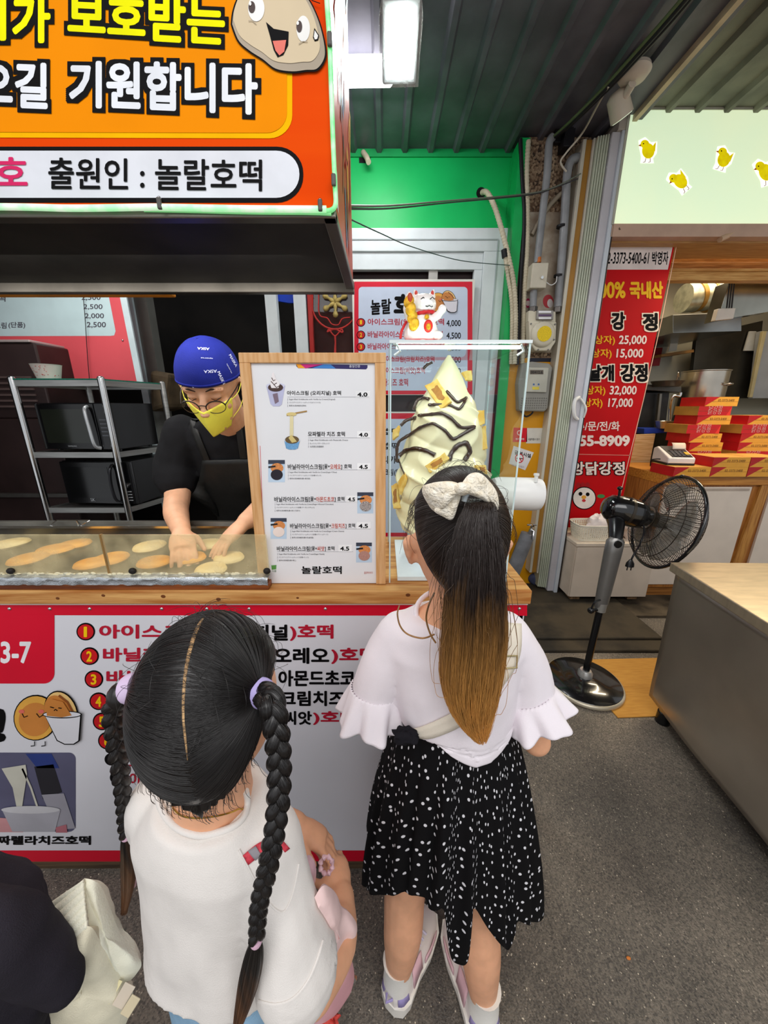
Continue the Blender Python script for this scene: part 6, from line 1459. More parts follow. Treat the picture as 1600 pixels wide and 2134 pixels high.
def rings(b, lst, n=32, p=2.3, rot=0.0):
    """stack of superellipse rings (centre, rx, ry)"""
    R = []
    for (c, rx, ry) in lst:
        ring = []
        for i in range(n):
            a = 2 * math.pi * i / n; ca, sa = math.cos(a), math.sin(a)
            x = rx * abs(ca) ** (2 / p) * (1 if ca >= 0 else -1); y = ry * abs(sa) ** (2 / p) * (1 if sa >= 0 else -1)
            ring.append(Vector(c) + Vector((x * math.cos(rot) - y * math.sin(rot), x * math.sin(rot) + y * math.cos(rot), 0)))
        R.append(ring)
    b.loft(R)
def hand(b, wrist, tip_dir, palm_n, side, L, curls, spread=1.0, thumb=0.5):
    """palm and five separate bent fingers; L = hand length; palm_n points out of the palm; side=+1 thumb towards dir x palm_n"""
    d = Vector(tip_dir).normalized(); nn = Vector(palm_n); nn = (nn - d * nn.dot(d)).normalized(); s = d.cross(nn) * side
    w = Vector(wrist); pl = L * 0.5; hw = L * 0.21
    rr = []
    for t, wx, th in ((-0.12, 0.62, 0.62), (0.1, 0.72, 0.62), (0.45, 0.98, 0.6), (0.8, 1.05, 0.5), (1.0, 0.98, 0.38)):
        rr.append([w + d * (pl * t) + s * (hw * wx * math.cos(q)) + nn * (hw * th * math.sin(q)) for q in [2 * math.pi * i / 16 for i in range(16)]])
    b.loft(rr)
    for k in range(4):
        off = (0.75, 0.26, -0.24, -0.72)[k]; ln = L * (0.46, 0.51, 0.47, 0.37)[k]; r = L * 0.047 * (1, 1, 0.96, 0.85)[k]
        base = w + d * (pl * 0.9) + s * (hw * off); dd = (d + s * off * 0.12 * spread).normalized(); pts = [base - dd * L * 0.08, base]; a = 0
        for j, f in enumerate((0.45, 0.31, 0.24)):
            a += curls[k] * (0.7, 1.0, 0.7)[j]
            v = dd * math.cos(a) + nn * math.sin(a); pts.append(pts[-1] + v * ln * f)
        b.tube(pts, [r * 1.08, r * 1.1, r * 1.03, r * 0.95, r * 0.75], 10); b.ball(pts[-1], r * 0.78, 10, 6); b.ball(pts[2], r * 1.06, 10, 6)
    tb_ = w + d * (pl * 0.25) + s * (hw * 0.8); td = (d * 0.65 + s * 0.65 + nn * thumb).normalized()
    pts = [tb_ - s * hw * 0.4, tb_ + td * L * 0.1, tb_ + td * L * 0.1 + (td + d * 0.4).normalized() * L * 0.15, tb_ + td * L * 0.1 + (td + d * 0.4).normalized() * L * 0.15 + (td + d * 0.9).normalized() * L * 0.12]
    b.tube(pts, [L * 0.075, L * 0.07, L * 0.055, L * 0.042], 10); b.ball(pts[-1], L * 0.043, 10, 6)
def puff(outline, nrm, h, wr=0.3, seed=0, k=9, back=True, hb=None):
    """cushion shaped solid over a 3-D outline"""
    O = spline([Vector(p) for p in outline] + [Vector(outline[0])], 5)[:-1]; n = len(O); c = sum(O, Vector()) / n
    nrm = Vector(nrm).normalized(); b = B(); vs = []; fs = []
    for sgn in (1, -1):
        base = len(vs)
        for j in range(k):
            f = j / k
            for i in range(n):
                p = c + (O[i] - c) * (1 - f)
                z = h * math.sqrt(max(0, 1 - (1 - f) ** 2.2)) if sgn > 0 else -(hb if hb is not None else h) * math.sqrt(max(0, 1 - (1 - f) ** 2.2))
                z *= 1 + wr * mnoise.noise(p * (2.2 / max(0.02, h * 4)) + Vector((seed, sgn, 0)))
                vs.append(p + nrm * z)
        vs.append(c + nrm * (h if sgn > 0 else -(hb if hb is not None else h)))
        for j in range(k - 1):
            for i in range(n):
                a = base + j * n + i; a2 = base + j * n + (i + 1) % n
                fs.append((a, a2, a2 + n, a + n) if sgn > 0 else (a, a + n, a2 + n, a2))
        for i in range(n): fs.append((base + (k - 1) * n + i, base + (k - 1) * n + (i + 1) % n, len(vs) - 1))
    b.add(vs, fs); return b
def hairmat(root, tip, z0, z1):
    m = bpy.data.materials.new('hair'); m.use_nodes = True
    nt = m.node_tree; N = nt.nodes; L = nt.links; b = N['Principled BSDF']
    b.inputs['Roughness'].default_value = 0.36; b.inputs['Specular IOR Level'].default_value = 0.55
    g = N.new('ShaderNodeNewGeometry'); sx = N.new('ShaderNodeSeparateXYZ'); L.new(g.outputs['Position'], sx.inputs[0])
    nz = N.new('ShaderNodeTexNoise'); nz.inputs['Scale'].default_value = 110
    mp = N.new('ShaderNodeMapping'); mp.inputs['Scale'].default_value = (1, 1, 0.05); L.new(g.outputs['Position'], mp.inputs[0]); L.new(mp.outputs[0], nz.inputs['Vector'])
    ad = N.new('ShaderNodeMath'); ad.operation = 'MULTIPLY_ADD'; L.new(nz.outputs[0], ad.inputs[0]); ad.inputs[1].default_value = 0.16; L.new(sx.outputs[2], ad.inputs[2])
    mr = N.new('ShaderNodeMapRange'); mr.inputs[1].default_value = z1; mr.inputs[2].default_value = z0; L.new(ad.outputs[0], mr.inputs[0])
    r = N.new('ShaderNodeValToRGB'); r.color_ramp.elements[0].color = (*lin(root), 1); r.color_ramp.elements[1].color = (*lin(tip), 1)
    L.new(mr.outputs[0], r.inputs[0]); L.new(r.outputs[0], b.inputs['Base Color'])
    return m
def strands(name, paths, rad, mat, parent):
    h = bpy.data.hair_curves.new(name)
    h.add_curves([len(p) for p in paths])
    org = ORG[parent.name]; flat = []
    for p in paths:
        for v in p: flat += list(Vector(v) - org)
    h.attributes['position'].data.foreach_set('vector', flat)
    ra = h.attributes.get('radius') or h.attributes.new('radius', 'FLOAT', 'POINT')
    rv = []
    for p in paths:
        n = len(p)
        for i in range(n): rv.append(rad * (1.0 if i < n * 0.7 else 1.0 - 0.75 * (i - n * 0.7) / (n * 0.3)))
    ra.data.foreach_set('value', rv)
    h.materials.append(mat)
    o = bpy.data.objects.new(name, h); COL.objects.link(o); o.parent = parent; ORG[o.name] = org
    return o
HR = random.Random(11)
def on_ell(c, r, d, k=1.0): 
    d = d.normalized(); return c + Vector((d.x * r[0], d.y * r[1], d.z * r[2])) * k
SKA = skin('#e6ab86'); SKM = skin('#dca886')
# ---------------------------------------------------------------- taller girl on the right, seen from behind
gR = thing('person', 'girl with a long brown tipped ponytail and cream lace bow wearing a black dotted skirt', 'person', (0.14, 0.55, 0))
b = B()
RHc, RHr = Vector((0.117, 0.535, 1.222)), (0.076, 0.088, 0.108)
b.ball(RHc + Vector((0, 0.006, -0.004)), (0.066, 0.080, 0.100), 28, 20)
b.ball(RHc + Vector((0, 0.045, -0.06)), (0.048, 0.045, 0.055), 20, 12)
b.tube([RHc + Vector((0, 0.085, -0.015)), RHc + Vector((0, 0.10, -0.035))], [0.008, 0.011], 10)
b.tube([RHc + Vector((-0.016, 0.086, -0.07)), RHc + Vector((0.016, 0.086, -0.07))], [0.008, 0.008], 8)
for s in (-1, 1):
    e = RHc + Vector((s * 0.071, 0.005, -0.022))
    b.tube([e + Vector((0, 0.004, -0.026)), e + Vector((s * 0.006, -0.004, -0.006)), e + Vector((s * 0.010, -0.008, 0.014)), e + Vector((s * 0.003, 0.0, 0.024))], [0.009, 0.011, 0.013, 0.008], 12, flat=0.62, up=(1, 0, 0))
limb(b, [RHc + Vector((0, -0.004, -0.06)), RHc + Vector((0.0, -0.006, -0.11)), Vector((0.122, 0.540, 1.06))], [0.046, 0.042, 0.052])
rings(b, [((0.128, 0.55, 0.86), 0.085, 0.06), ((0.126, 0.548, 0.95), 0.092, 0.065), ((0.122, 0.545, 1.03), 0.10, 0.06), ((0.121, 0.545, 1.065), 0.085, 0.05), ((0.121, 0.545, 1.085), 0.05, 0.04)])
rings(b, [((0.14, 0.55, 0.62), 0.09, 0.07), ((0.14, 0.55, 0.72), 0.10, 0.078), ((0.135, 0.55, 0.80), 0.09, 0.068), ((0.13, 0.55, 0.88), 0.082, 0.06)])
for sh, el, wr, hd_ in (((0.030, 0.55, 1.03), (-0.022, 0.55, 0.835), (0.03, 0.68, 0.86), (0.065, 0.72, 0.865)), ((0.216, 0.55, 1.03), (0.296, 0.545, 0.797), (0.235, 0.68, 0.86), (0.20, 0.72, 0.865))):
    limb(b, [sh, ((sh[0] + el[0]) / 2, 0.55, (sh[2] + el[2]) / 2), el], [0.036, 0.032, 0.027]); limb(b, [el, wr], [0.029, 0.02])
    hand(b, wr, Vector(hd_) - Vector(wr), (0, -0.2, -1), 1 if sh[0] > 0.1 else -1, 0.13, (0.35, 0.4, 0.4, 0.45))
for kn_p, an, hp_ in (((0.052, 0.555, 0.37), (0.034, 0.523, 0.085), (0.09, 0.55, 0.63)), ((0.205, 0.53, 0.37), (0.232, 0.480, 0.085), (0.19, 0.55, 0.63))):
    kn_p = Vector(kn_p); an = Vector(an); ca = kn_p * 0.62 + an * 0.38 + Vector((0, -0.012, 0))
    limb(b, [hp_, kn_p, ca, an], [0.066, 0.048, 0.046, 0.029])
    ft = (Vector((0.141, 0.678, 0.03)) - an) if an.x < 0.1 else (Vector((0.19, 0.64, 0.03)) - an); ft.z = 0; ft.normalize()
    limb(b, [an + Vector((0, 0, -0.03)), an + ft * 0.07 + Vector((0, 0, -0.045)), an + ft * 0.13 + Vector((0, 0, -0.05))], [0.03, 0.028, 0.02])
body = b.build('body', SKA, gR, remesh=0.0045, smoothit=5, smooth=True)
# shirt
SHW = cloth('#ece4e9', 0.02, 0.15)
b = B()
rings(b, [((0.135, 0.548, 0.80), 0.108, 0.085), ((0.133, 0.548, 0.87), 0.108, 0.083), ((0.128, 0.547, 0.95), 0.112, 0.083), ((0.124, 0.545, 1.02), 0.124, 0.076), ((0.122, 0.545, 1.055), 0.112, 0.064), ((0.121, 0.545, 1.078), 0.075, 0.052)])
for sg_, pts in ((-1, [(0.032, 0.548, 1.032), (-0.001, 0.55, 0.965), (-0.019, 0.552, 0.89)]), (1, [(0.213, 0.548, 1.032), (0.252, 0.55, 0.965), (0.274, 0.55, 0.885)])):
    limb(b, pts, [0.045, 0.046, 0.047])
shirt = b.build('shirt', SHW, gR, remesh=0.005, smoothit=6, smooth=True)
for v in shirt.data.vertices:
    p = v.co + ORG[shirt.name]
    f = 0.0035 * mnoise.noise(Vector((p.x * 16, p.y * 16, p.z * 7))) + 0.0022 * mnoise.noise(Vector((p.x * 34, p.y * 30, p.z * 12 + 3)))
    k = max(0.2, min(1, (1.06 - p.z) / 0.1)); v.co += v.normal * f * k * 1.3
    # the hem dips at the middle of the back
    if p.z < 0.875 and abs(p.x - 0.13) < 0.115:
        dip = 0.825 + 0.06 * min(1, abs((p.x - 0.165) / 0.085)) ** 1.6
        v.co.z = max(p.z, 0.80) - ORG[shirt.name].z + (dip - 0.80) * max(0, (0.875 - p.z) / 0.075)
shirt.data.update()
bvS = bvh_of(shirt)
def flounce(pts, seedp):
    c0, c1 = Vector(pts[0]), Vector(pts[1]); ax = (c1 - c0).normalized(); u = ax.orthogonal().normalized(); w_ = ax.cross(u)
    def fn(uu, vv):
        a = 2 * math.pi * uu; r = 0.046 + (pts[2] - 0.046) * vv ** 0.8
        wv = vv * (0.008 * math.sin(6 * a + seedp) + 0.005 * math.sin(11 * a + 2 * seedp))
        p = c0 + (c1 - c0) * (vv + 0.06 * vv * math.sin(5 * a + seedp)) + (u * math.cos(a) + w_ * math.sin(a)) * (r + wv)
        if vv < 0.06: p += (u * math.cos(a) + w_ * math.sin(a)) * 0.0025 * math.sin(40 * a)
        return p
    return B().grid(fn, 120, 16, wrap=True)
flounce(((-0.016, 0.551, 0.915), (-0.025, 0.540, 0.852), 0.061), 1.0).build('sleeve_ruffle', SHW, gR, smooth=True, solid=0.0016)
flounce(((0.268, 0.549, 0.908), (0.287, 0.538, 0.862), 0.066), 2.2).build('sleeve_ruffle', SHW, gR, smooth=True, solid=0.0016)
flounce(((-0.018, 0.556, 0.87), (-0.020, 0.560, 0.836), 0.050), 0.4).build('teal_cuff', cloth('#b9d9d2', 0.03), gR, smooth=True, solid=0.0016)
# neckline
nb = B(); nb.tube([Vector((0.1215 + 0.066 * math.cos(t), 0.543 + 0.051 * math.sin(t), 1.079 - 0.020 * math.sin(t) * -1 - (0.014 if math.sin(t) < 0 else 0) * abs(math.sin(t)))) for t in [2 * math.pi * i / 40 for i in range(40)]], 0.0045, 8, closed=True)
nb.build('neckline', SHW, gR, smooth=True)
# dotted skirt with an uneven hem
def dotmat():
    m = bpy.data.materials.new('dotted_cloth'); m.use_nodes = True
    nt = m.node_tree; N = nt.nodes; L = nt.links; b = N['Principled BSDF']; b.inputs['Roughness'].default_value = 0.85; b.inputs['Specular IOR Level'].default_value = 0.15
    uv = N.new('ShaderNodeUVMap'); v = N.new('ShaderNodeTexVoronoi'); v.voronoi_dimensions = '2D'; v.inputs['Scale'].default_value = 1.0; v.inputs['Randomness'].default_value = 0.85
    L.new(uv.outputs[0], v.inputs['Vector'])
    r = N.new('ShaderNodeValToRGB'); e = r.color_ramp.elements; e[0].color = (*lin('#dedce0'), 1); e[0].position = 0.125; e[1].color = (*lin('#0c0b0d'), 1); e[1].position = 0.155
    L.new(v.outputs['Distance'], r.inputs[0]); L.new(r.outputs[0], b.inputs['Base Color'])
    return m
hem = [(757, 1842, .57), (766, 1856, .53), (790, 1866, .50), (835, 1862, .475), (880, 1868, .46), (893, 1897, .45), (922, 1892, .44), (933, 1960, .432), (940, 1998, .43), (955, 2010, .428), (972, 1996, .43), (979, 1940, .437), (984, 1890, .442), (1020, 1940, .44), (1045, 1968, .445), (1062, 1982, .45), (1074, 1950, .455), (1080, 1922, .462), (1105, 1924, .48), (1130, 1905, .515)]
H3 = [onY(*h) for h in hem] + [Vector((0.338, 0.57, 0.40)), Vector((0.30, 0.64, 0.42)), Vector((0.22, 0.69, 0.44)), Vector((0.13, 0.70, 0.45)), Vector((0.04, 0.68, 0.46)), Vector((-0.03, 0.63, 0.48))]
HS = spline(H3 + [H3[0]], 8)[:-1]
nH = len(HS); wc = Vector((0.136, 0.552, 0))
def waist(i, h):
    d = HS[i] - Vector((wc.x, wc.y, HS[i].z)); a = math.atan2(d.y / 0.13, d.x / 0.18)
    return Vector((wc.x + 0.092 * math.cos(a), wc.y + 0.070 * math.sin(a), 0.885)), a
sk = B(); nv = 30; uvs = []
acc = [0.0]
for i in range(nH): acc.append(acc[-1] + (HS[(i + 1) % nH] - HS[i]).length)
for j in range(nv + 1):
    v = j / nv
    for i in range(nH):
        w0, a = waist(i, 0)
        ex = v ** 0.72
        hm = HS[i]
        p = Vector((w0.x + (hm.x - w0.x) * ex, w0.y + (hm.y - w0.y) * ex, w0.z + (hm.z - w0.z) * v))
        fold = (0.004 + 0.009 * v) * (math.sin(a * 17 + 0.7 * math.sin(a * 3)) + 0.5 * math.sin(a * 31 + 1)) * math.sin(math.pi * min(1, v * 1.0 + 0.0) * 0.5) * (1 - 0.75 * v ** 4)
        p += Vector((math.cos(a), math.sin(a), 0)) * fold
        sk.v.append(p); uvs.append((acc[i] / 0.025, (w0.z - p.z) / 0.025))
for j in range(nv):
    for i in range(nH):
        i2 = (i + 1) % nH; sk.f.append((j * nH + i, j * nH + i2, (j + 1) * nH + i2, (j + 1) * nH + i)); sk.mi.append(0)
skirt = sk.build('skirt', dotmat(), gR, smooth=True, solid=0.0015, angle=180)
uvl = skirt.data.uv_layers.new(name='UVMap')
for pol in skirt.data.polygons:
    us = [uvs[vi] for vi in pol.vertices]
    wrap_ = max(u[0] for u in us) - min(u[0] for u in us) > 5
    for li, vi in zip(pol.loop_indices, pol.vertices):
        u = uvs[vi]; uvl.data[li].uv = (u[0] + (acc[-1] / 0.025 if wrap_ and u[0] < 5 else 0), u[1])
B().tube([Vector((wc.x + 0.093 * math.cos(t), wc.y + 0.071 * math.sin(t), 0.885 + 0.003 * math.sin(9 * t))) for t in [2 * math.pi * i / 60 for i in range(60)]], 0.008, 8, closed=True).build('waistband', cloth('#121114', 0.1), gR, smooth=True)
crumple(onY(845, 1533, 0.475), (0.022, 0.014, 0.014), 4, amp=0.35).build('black_scrunchie', cloth('#16141a', 0.1), gR, smooth=True)
# crossbody strap
STR = cloth('#e6dccb', 0.03, 0.2)
ribbon(bvS, [(1052, 1300), (1056, 1340), (1050, 1375), (1020, 1410), (960, 1470), (905, 1500), (850, 1524), (820, 1548)], [(1083, 1302), (1082, 1345), (1072, 1385), (1040, 1432), (975, 1500), (920, 1528), (862, 1550), (828, 1572)], 0.004, 'bag_strap', STR, gR)
p0, n0 = hit(bvS, 1056, 1378, 0.007); u0 = n0.orthogonal().normalized()
up_ = (Vector((0.35, 0, 1)) - n0 * n0.dot(Vector((0.35, 0, 1)))).normalized(); rt_ = up_.cross(n0)
B().tube([p0 + rt_ * x + up_ * y for x, y in ((-0.014, 0.008), (0.012, 0.012), (0.015, -0.006), (-0.012, -0.011))], 0.0016, 8, closed=True).build('strap_buckle', M('#c9b98a', 0.25, 0.8), gR, smooth=True)
# hair: cap, ponytail, strands
HMR = hairmat('#251a15', '#eda954', 0.98, 1.28)
b = B()
def capR(u, v):
    a = 2 * math.pi * u; ph = math.pi * v
    d = Vector((math.cos(a) * math.sin(ph), math.sin(a) * math.sin(ph), math.cos(ph)))
    k = 1.0
    return on_ell(RHc + Vector((0, 0, 0.003)), (0.0775, 0.090, 0.110), d, k)
vs_, fs_2 = [], []
for j in range(25):
    for i in range(48):
        a = 2 * math.pi * i / 48; back = max(0.0, -math.sin(a)); side = abs(math.cos(a))
        lim = 1.05 + 0.45 * back + 0.75 * back * back  # how far down the hair covers
        ph = max(0.002, lim * j / 24 * 1.0)
        d = Vector((math.cos(a) * math.sin(ph), math.sin(a) * math.sin(ph), math.cos(ph)))
        vs_.append(on_ell(RHc, (0.0775, 0.090, 0.1095), d, 1.0 + 0.006 * math.sin(40 * a)))
for j in range(24):
    for i in range(48): fs_2.append((j * 48 + i, j * 48 + (i + 1) % 48, (j + 1) * 48 + (i + 1) % 48, (j + 1) * 48 + i))
b.add(vs_, fs_2)
hairR = b.build('hair', HMR, gR, smooth=True, solid=0.004, angle=180)
tieR = onY(1000, 1048, 0.438)
pts = [tieR + Vector((0.0, 0.035, -0.005)), tieR, onY(994, 1100, .425), onY(993, 1160, .418), onY(990, 1240, .415), onY(988, 1320, .418), onY(982, 1400, .422), onY(982, 1460, .425), onY(990, 1510, .428), onY(1003, 1548, .43)]
PT = spline(pts, 5)
wd = [0.014, 0.016, 0.026, 0.033, 0.038, 0.043, 0.044, 0.037, 0.024, 0.006]
def wl(t, lst):
    t *= len(lst) - 1; a = min(int(t), len(lst) - 2); f = t - a; return lst[a] + (lst[a + 1] - lst[a]) * f
nP = len(PT)
b = B(); R_ = []
for i, p in enumerate(PT):
    w_ = wl(i / (nP - 1), wd) * (0.86 if i < nP * 0.6 else 0.86 - 0.5 * (i / nP - 0.6) / 0.14); ring = []
    for j in range(40):
        a = 2 * math.pi * j / 40; g = 1 + 0.10 * math.sin(9 * a + i * 0.05) + 0.06 * math.sin(17 * a)
        ring.append(p + Vector((w_ * math.cos(a) * g, 0.62 * w_ * math.sin(a) * g, 0)))
    if i < nP * 0.74: R_.append(ring)
b.loft(R_)
pony = b.build('ponytail', HMR, gR, smooth=True, angle=180)
paths = []
for k in range(2600):
    a = HR.uniform(0, 2 * math.pi); r = math.sqrt(HR.random()); r2 = r if HR.random() < 0.4 else 0.85 + 0.2 * HR.random()
    t0 = 0.04 + 0.25 * HR.random() ** 2; t1 = 0.74 + 0.26 * HR.random() ** 0.8; wa = HR.uniform(-0.06, 0.06)
    pth = []
    for m in range(12):
        t = t0 + (t1 - t0) * m / 11; x = t * (nP - 1); i0 = min(int(x), nP - 2); f = x - i0
        p = PT[i0] + (PT[i0 + 1] - PT[i0]) * f; w_ = wl(t, wd); aa = a + wa * m
        pth.append(p + Vector((w_ * math.cos(aa) * r2, 0.65 * w_ * math.sin(aa) * r2, 0.0)) + Vector((HR.gauss(0, 0.0006), HR.gauss(0, 0.0006), 0)))
    paths.append(pth)
for k in range(70):   # flyaways
    a = HR.uniform(0, 2 * math.pi); t0 = HR.uniform(0.1, 0.6); t1 = min(1.0, t0 + HR.uniform(0.2, 0.4)); am = HR.uniform(1.05, 1.5)
    pth = []
    for m in range(12):
        t = t0 + (t1 - t0) * m / 11; x = t * (nP - 1); i0 = min(int(x), nP - 2); p = PT[i0]; w_ = wl(t, wd); s = math.sin(math.pi * m / 11)
        pth.append(p + Vector((w_ * math.cos(a) * (0.9 + (am - 0.9) * s), 0.65 * w_ * math.sin(a) * (0.9 + (am - 0.9) * s), 0.008 * math.sin(m + a))))
    paths.append(pth)
strands('ponytail_strands', paths, 0.00030, HMR, gR)
paths = []
tdir = (tieR - RHc); tdir = Vector((tdir.x / 0.0775, tdir.y / 0.09, tdir.z / 0.1095)).normalized()
for k in range(3600):
    a = HR.uniform(0, 2 * math.pi); back = max(0.0, -math.sin(a)); lim = 1.05 + 0.45 * back + 0.75 * back * back
    ph = lim * (0.97 if HR.random() < 0.55 else math.sqrt(HR.random()) * 0.97)
    d0 = Vector((math.cos(a) * math.sin(ph), math.sin(a) * math.sin(ph), math.cos(ph)))
    pth = []; lf = 1.008 + HR.random() * 0.022
    for m in range(10):
        t = m / 9; d = d0.lerp(tdir, t * 0.97); 
        if d.length < 0.05: break
        pth.append(on_ell(RHc, (0.0775, 0.090, 0.1095), d, lf + 0.02 * t))
    if len(pth) == 10: paths.append(pth)
for k in range(90):   # baby hairs at nape and temples
    a = HR.choice([HR.uniform(math.pi * 1.25, math.pi * 1.75), HR.uniform(math.pi * 0.85, math.pi * 1.12), HR.uniform(-0.35, 0.3)]); back = max(0.0, -math.sin(a)); lim = 1.05 + 0.45 * back + 0.75 * back * back
    ph = lim * HR.uniform(0.93, 1.0); d = Vector((math.cos(a) * math.sin(ph), math.sin(a) * math.sin(ph), math.cos(ph)))
    p = on_ell(RHc, (0.0775, 0.090, 0.1095), d, 1.01); out = Vector((d.x, d.y, 0)).normalized(); L_ = HR.uniform(0.02, 0.07); sw = HR.uniform(-0.3, 0.3)
    paths.append([p + Vector((0, 0, -L_ * m / 7)) + out * (0.010 * math.sin(m * 0.4)) + Vector((sw * L_ * (m / 7) ** 2, 0, 0)) for m in range(8)])
for k in range(40):
    a = HR.uniform(0, 2 * math.pi); ph = HR.uniform(0.1, 1.0); d = Vector((math.cos(a) * math.sin(ph), math.sin(a) * math.sin(ph), math.cos(ph))); p = on_ell(RHc, (0.0775, 0.090, 0.1095), d, 1.0); tt = Vector((HR.gauss(0, 1), HR.gauss(0, 1), HR.gauss(0, 1))); tt = (tt - d * tt.dot(d)).normalized(); L_ = HR.uniform(0.02, 0.05)
    paths.append([p + d * (0.012 * math.sin(m * 0.45)) + tt * L_ * m / 7 for m in range(8)])
strands('hair_strands', paths, 0.00024, HMR, gR)
lk = [onY(*p) for p in ((905, 1235, .46), (893, 1262, .452), (888, 1290, .45), (896, 1320, .445), (908, 1340, .44))]
lk2 = [onY(*p) for p in ((832, 1262, .475), (828, 1280, .468), (834, 1305, .462), (850, 1322, .458), (880, 1330, .452), (905, 1322, .447))]
B().tube(spline(lk2, 6), 0.0013, 8).build('loose_lock', HMR, gR, smooth=True)
B().tube(spline(lk, 6), 0.0013, 8).build('loose_lock', HMR, gR, smooth=True)
tb3 = B(); pt0 = tieR + Vector((0.001, 0.010, -0.010))
tb3.tube([pt0 + Vector((0.021 * math.cos(t), -0.003 + 0.006 * math.cos(t), 0.012 + 0.017 * math.sin(t))) for t in [math.pi * i / 16 for i in range(17)]], 0.0035, 8)
tb3.build('hair_tie', M('#9fa7aa', 0.5), gR, smooth=True)
# lace bow
LACE = M('#fdf5e4', 0.85, 0, 0.10, 110, 1.0, hex2='#ecdfc6', bscale=260)
ql = lambda x, y, Y=0.430: onY(680 + x * 0.35, 940 + y * 0.35, Y)
bown = Vector((0.02, -1, 0.25)).normalized()
YB_ = 0.438
lp = [ql(x, y, YB_ + (0.012 if x < 650 else 0)) for x, y in ((575, 205), (650, 185), (745, 180), (800, 205), (810, 255), (772, 268), (700, 345), (640, 358), (595, 300), (570, 245))]
rp = [ql(x, y, YB_ + (0.014 if x > 960 else 0)) for x, y in ((800, 200), (850, 138), (915, 132), (975, 185), (1018, 255), (1024, 345), (985, 335), (930, 292), (860, 262), (805, 245))]
tl_ = [ql(x, y, YB_ + 0.002) for x, y in ((780, 235), (800, 262), (785, 320), (750, 408), (690, 388), (640, 352), (700, 300))]
bo = thing('lace_bow', 'x', 'bow', (0, 0, 0)) if False else None
bowo = puff(lp, bown, 0.014, 0.5, 1).build('lace_bow', LACE, gR, smooth=True)
puff(rp, bown, 0.014, 0.5, 2).build('bow_loop', LACE, bowo, smooth=True)
puff(tl_, bown, 0.006, 0.6, 3).build('bow_tail', LACE, bowo, smooth=True)
puff([ql(x, y, YB_ - 0.008) for x, y in ((755, 205), (800, 185), (850, 200), (862, 235), (830, 262), (780, 265), (750, 240))], bown, 0.013, 0.5, 4).build('bow_knot', LACE, bowo, smooth=True)
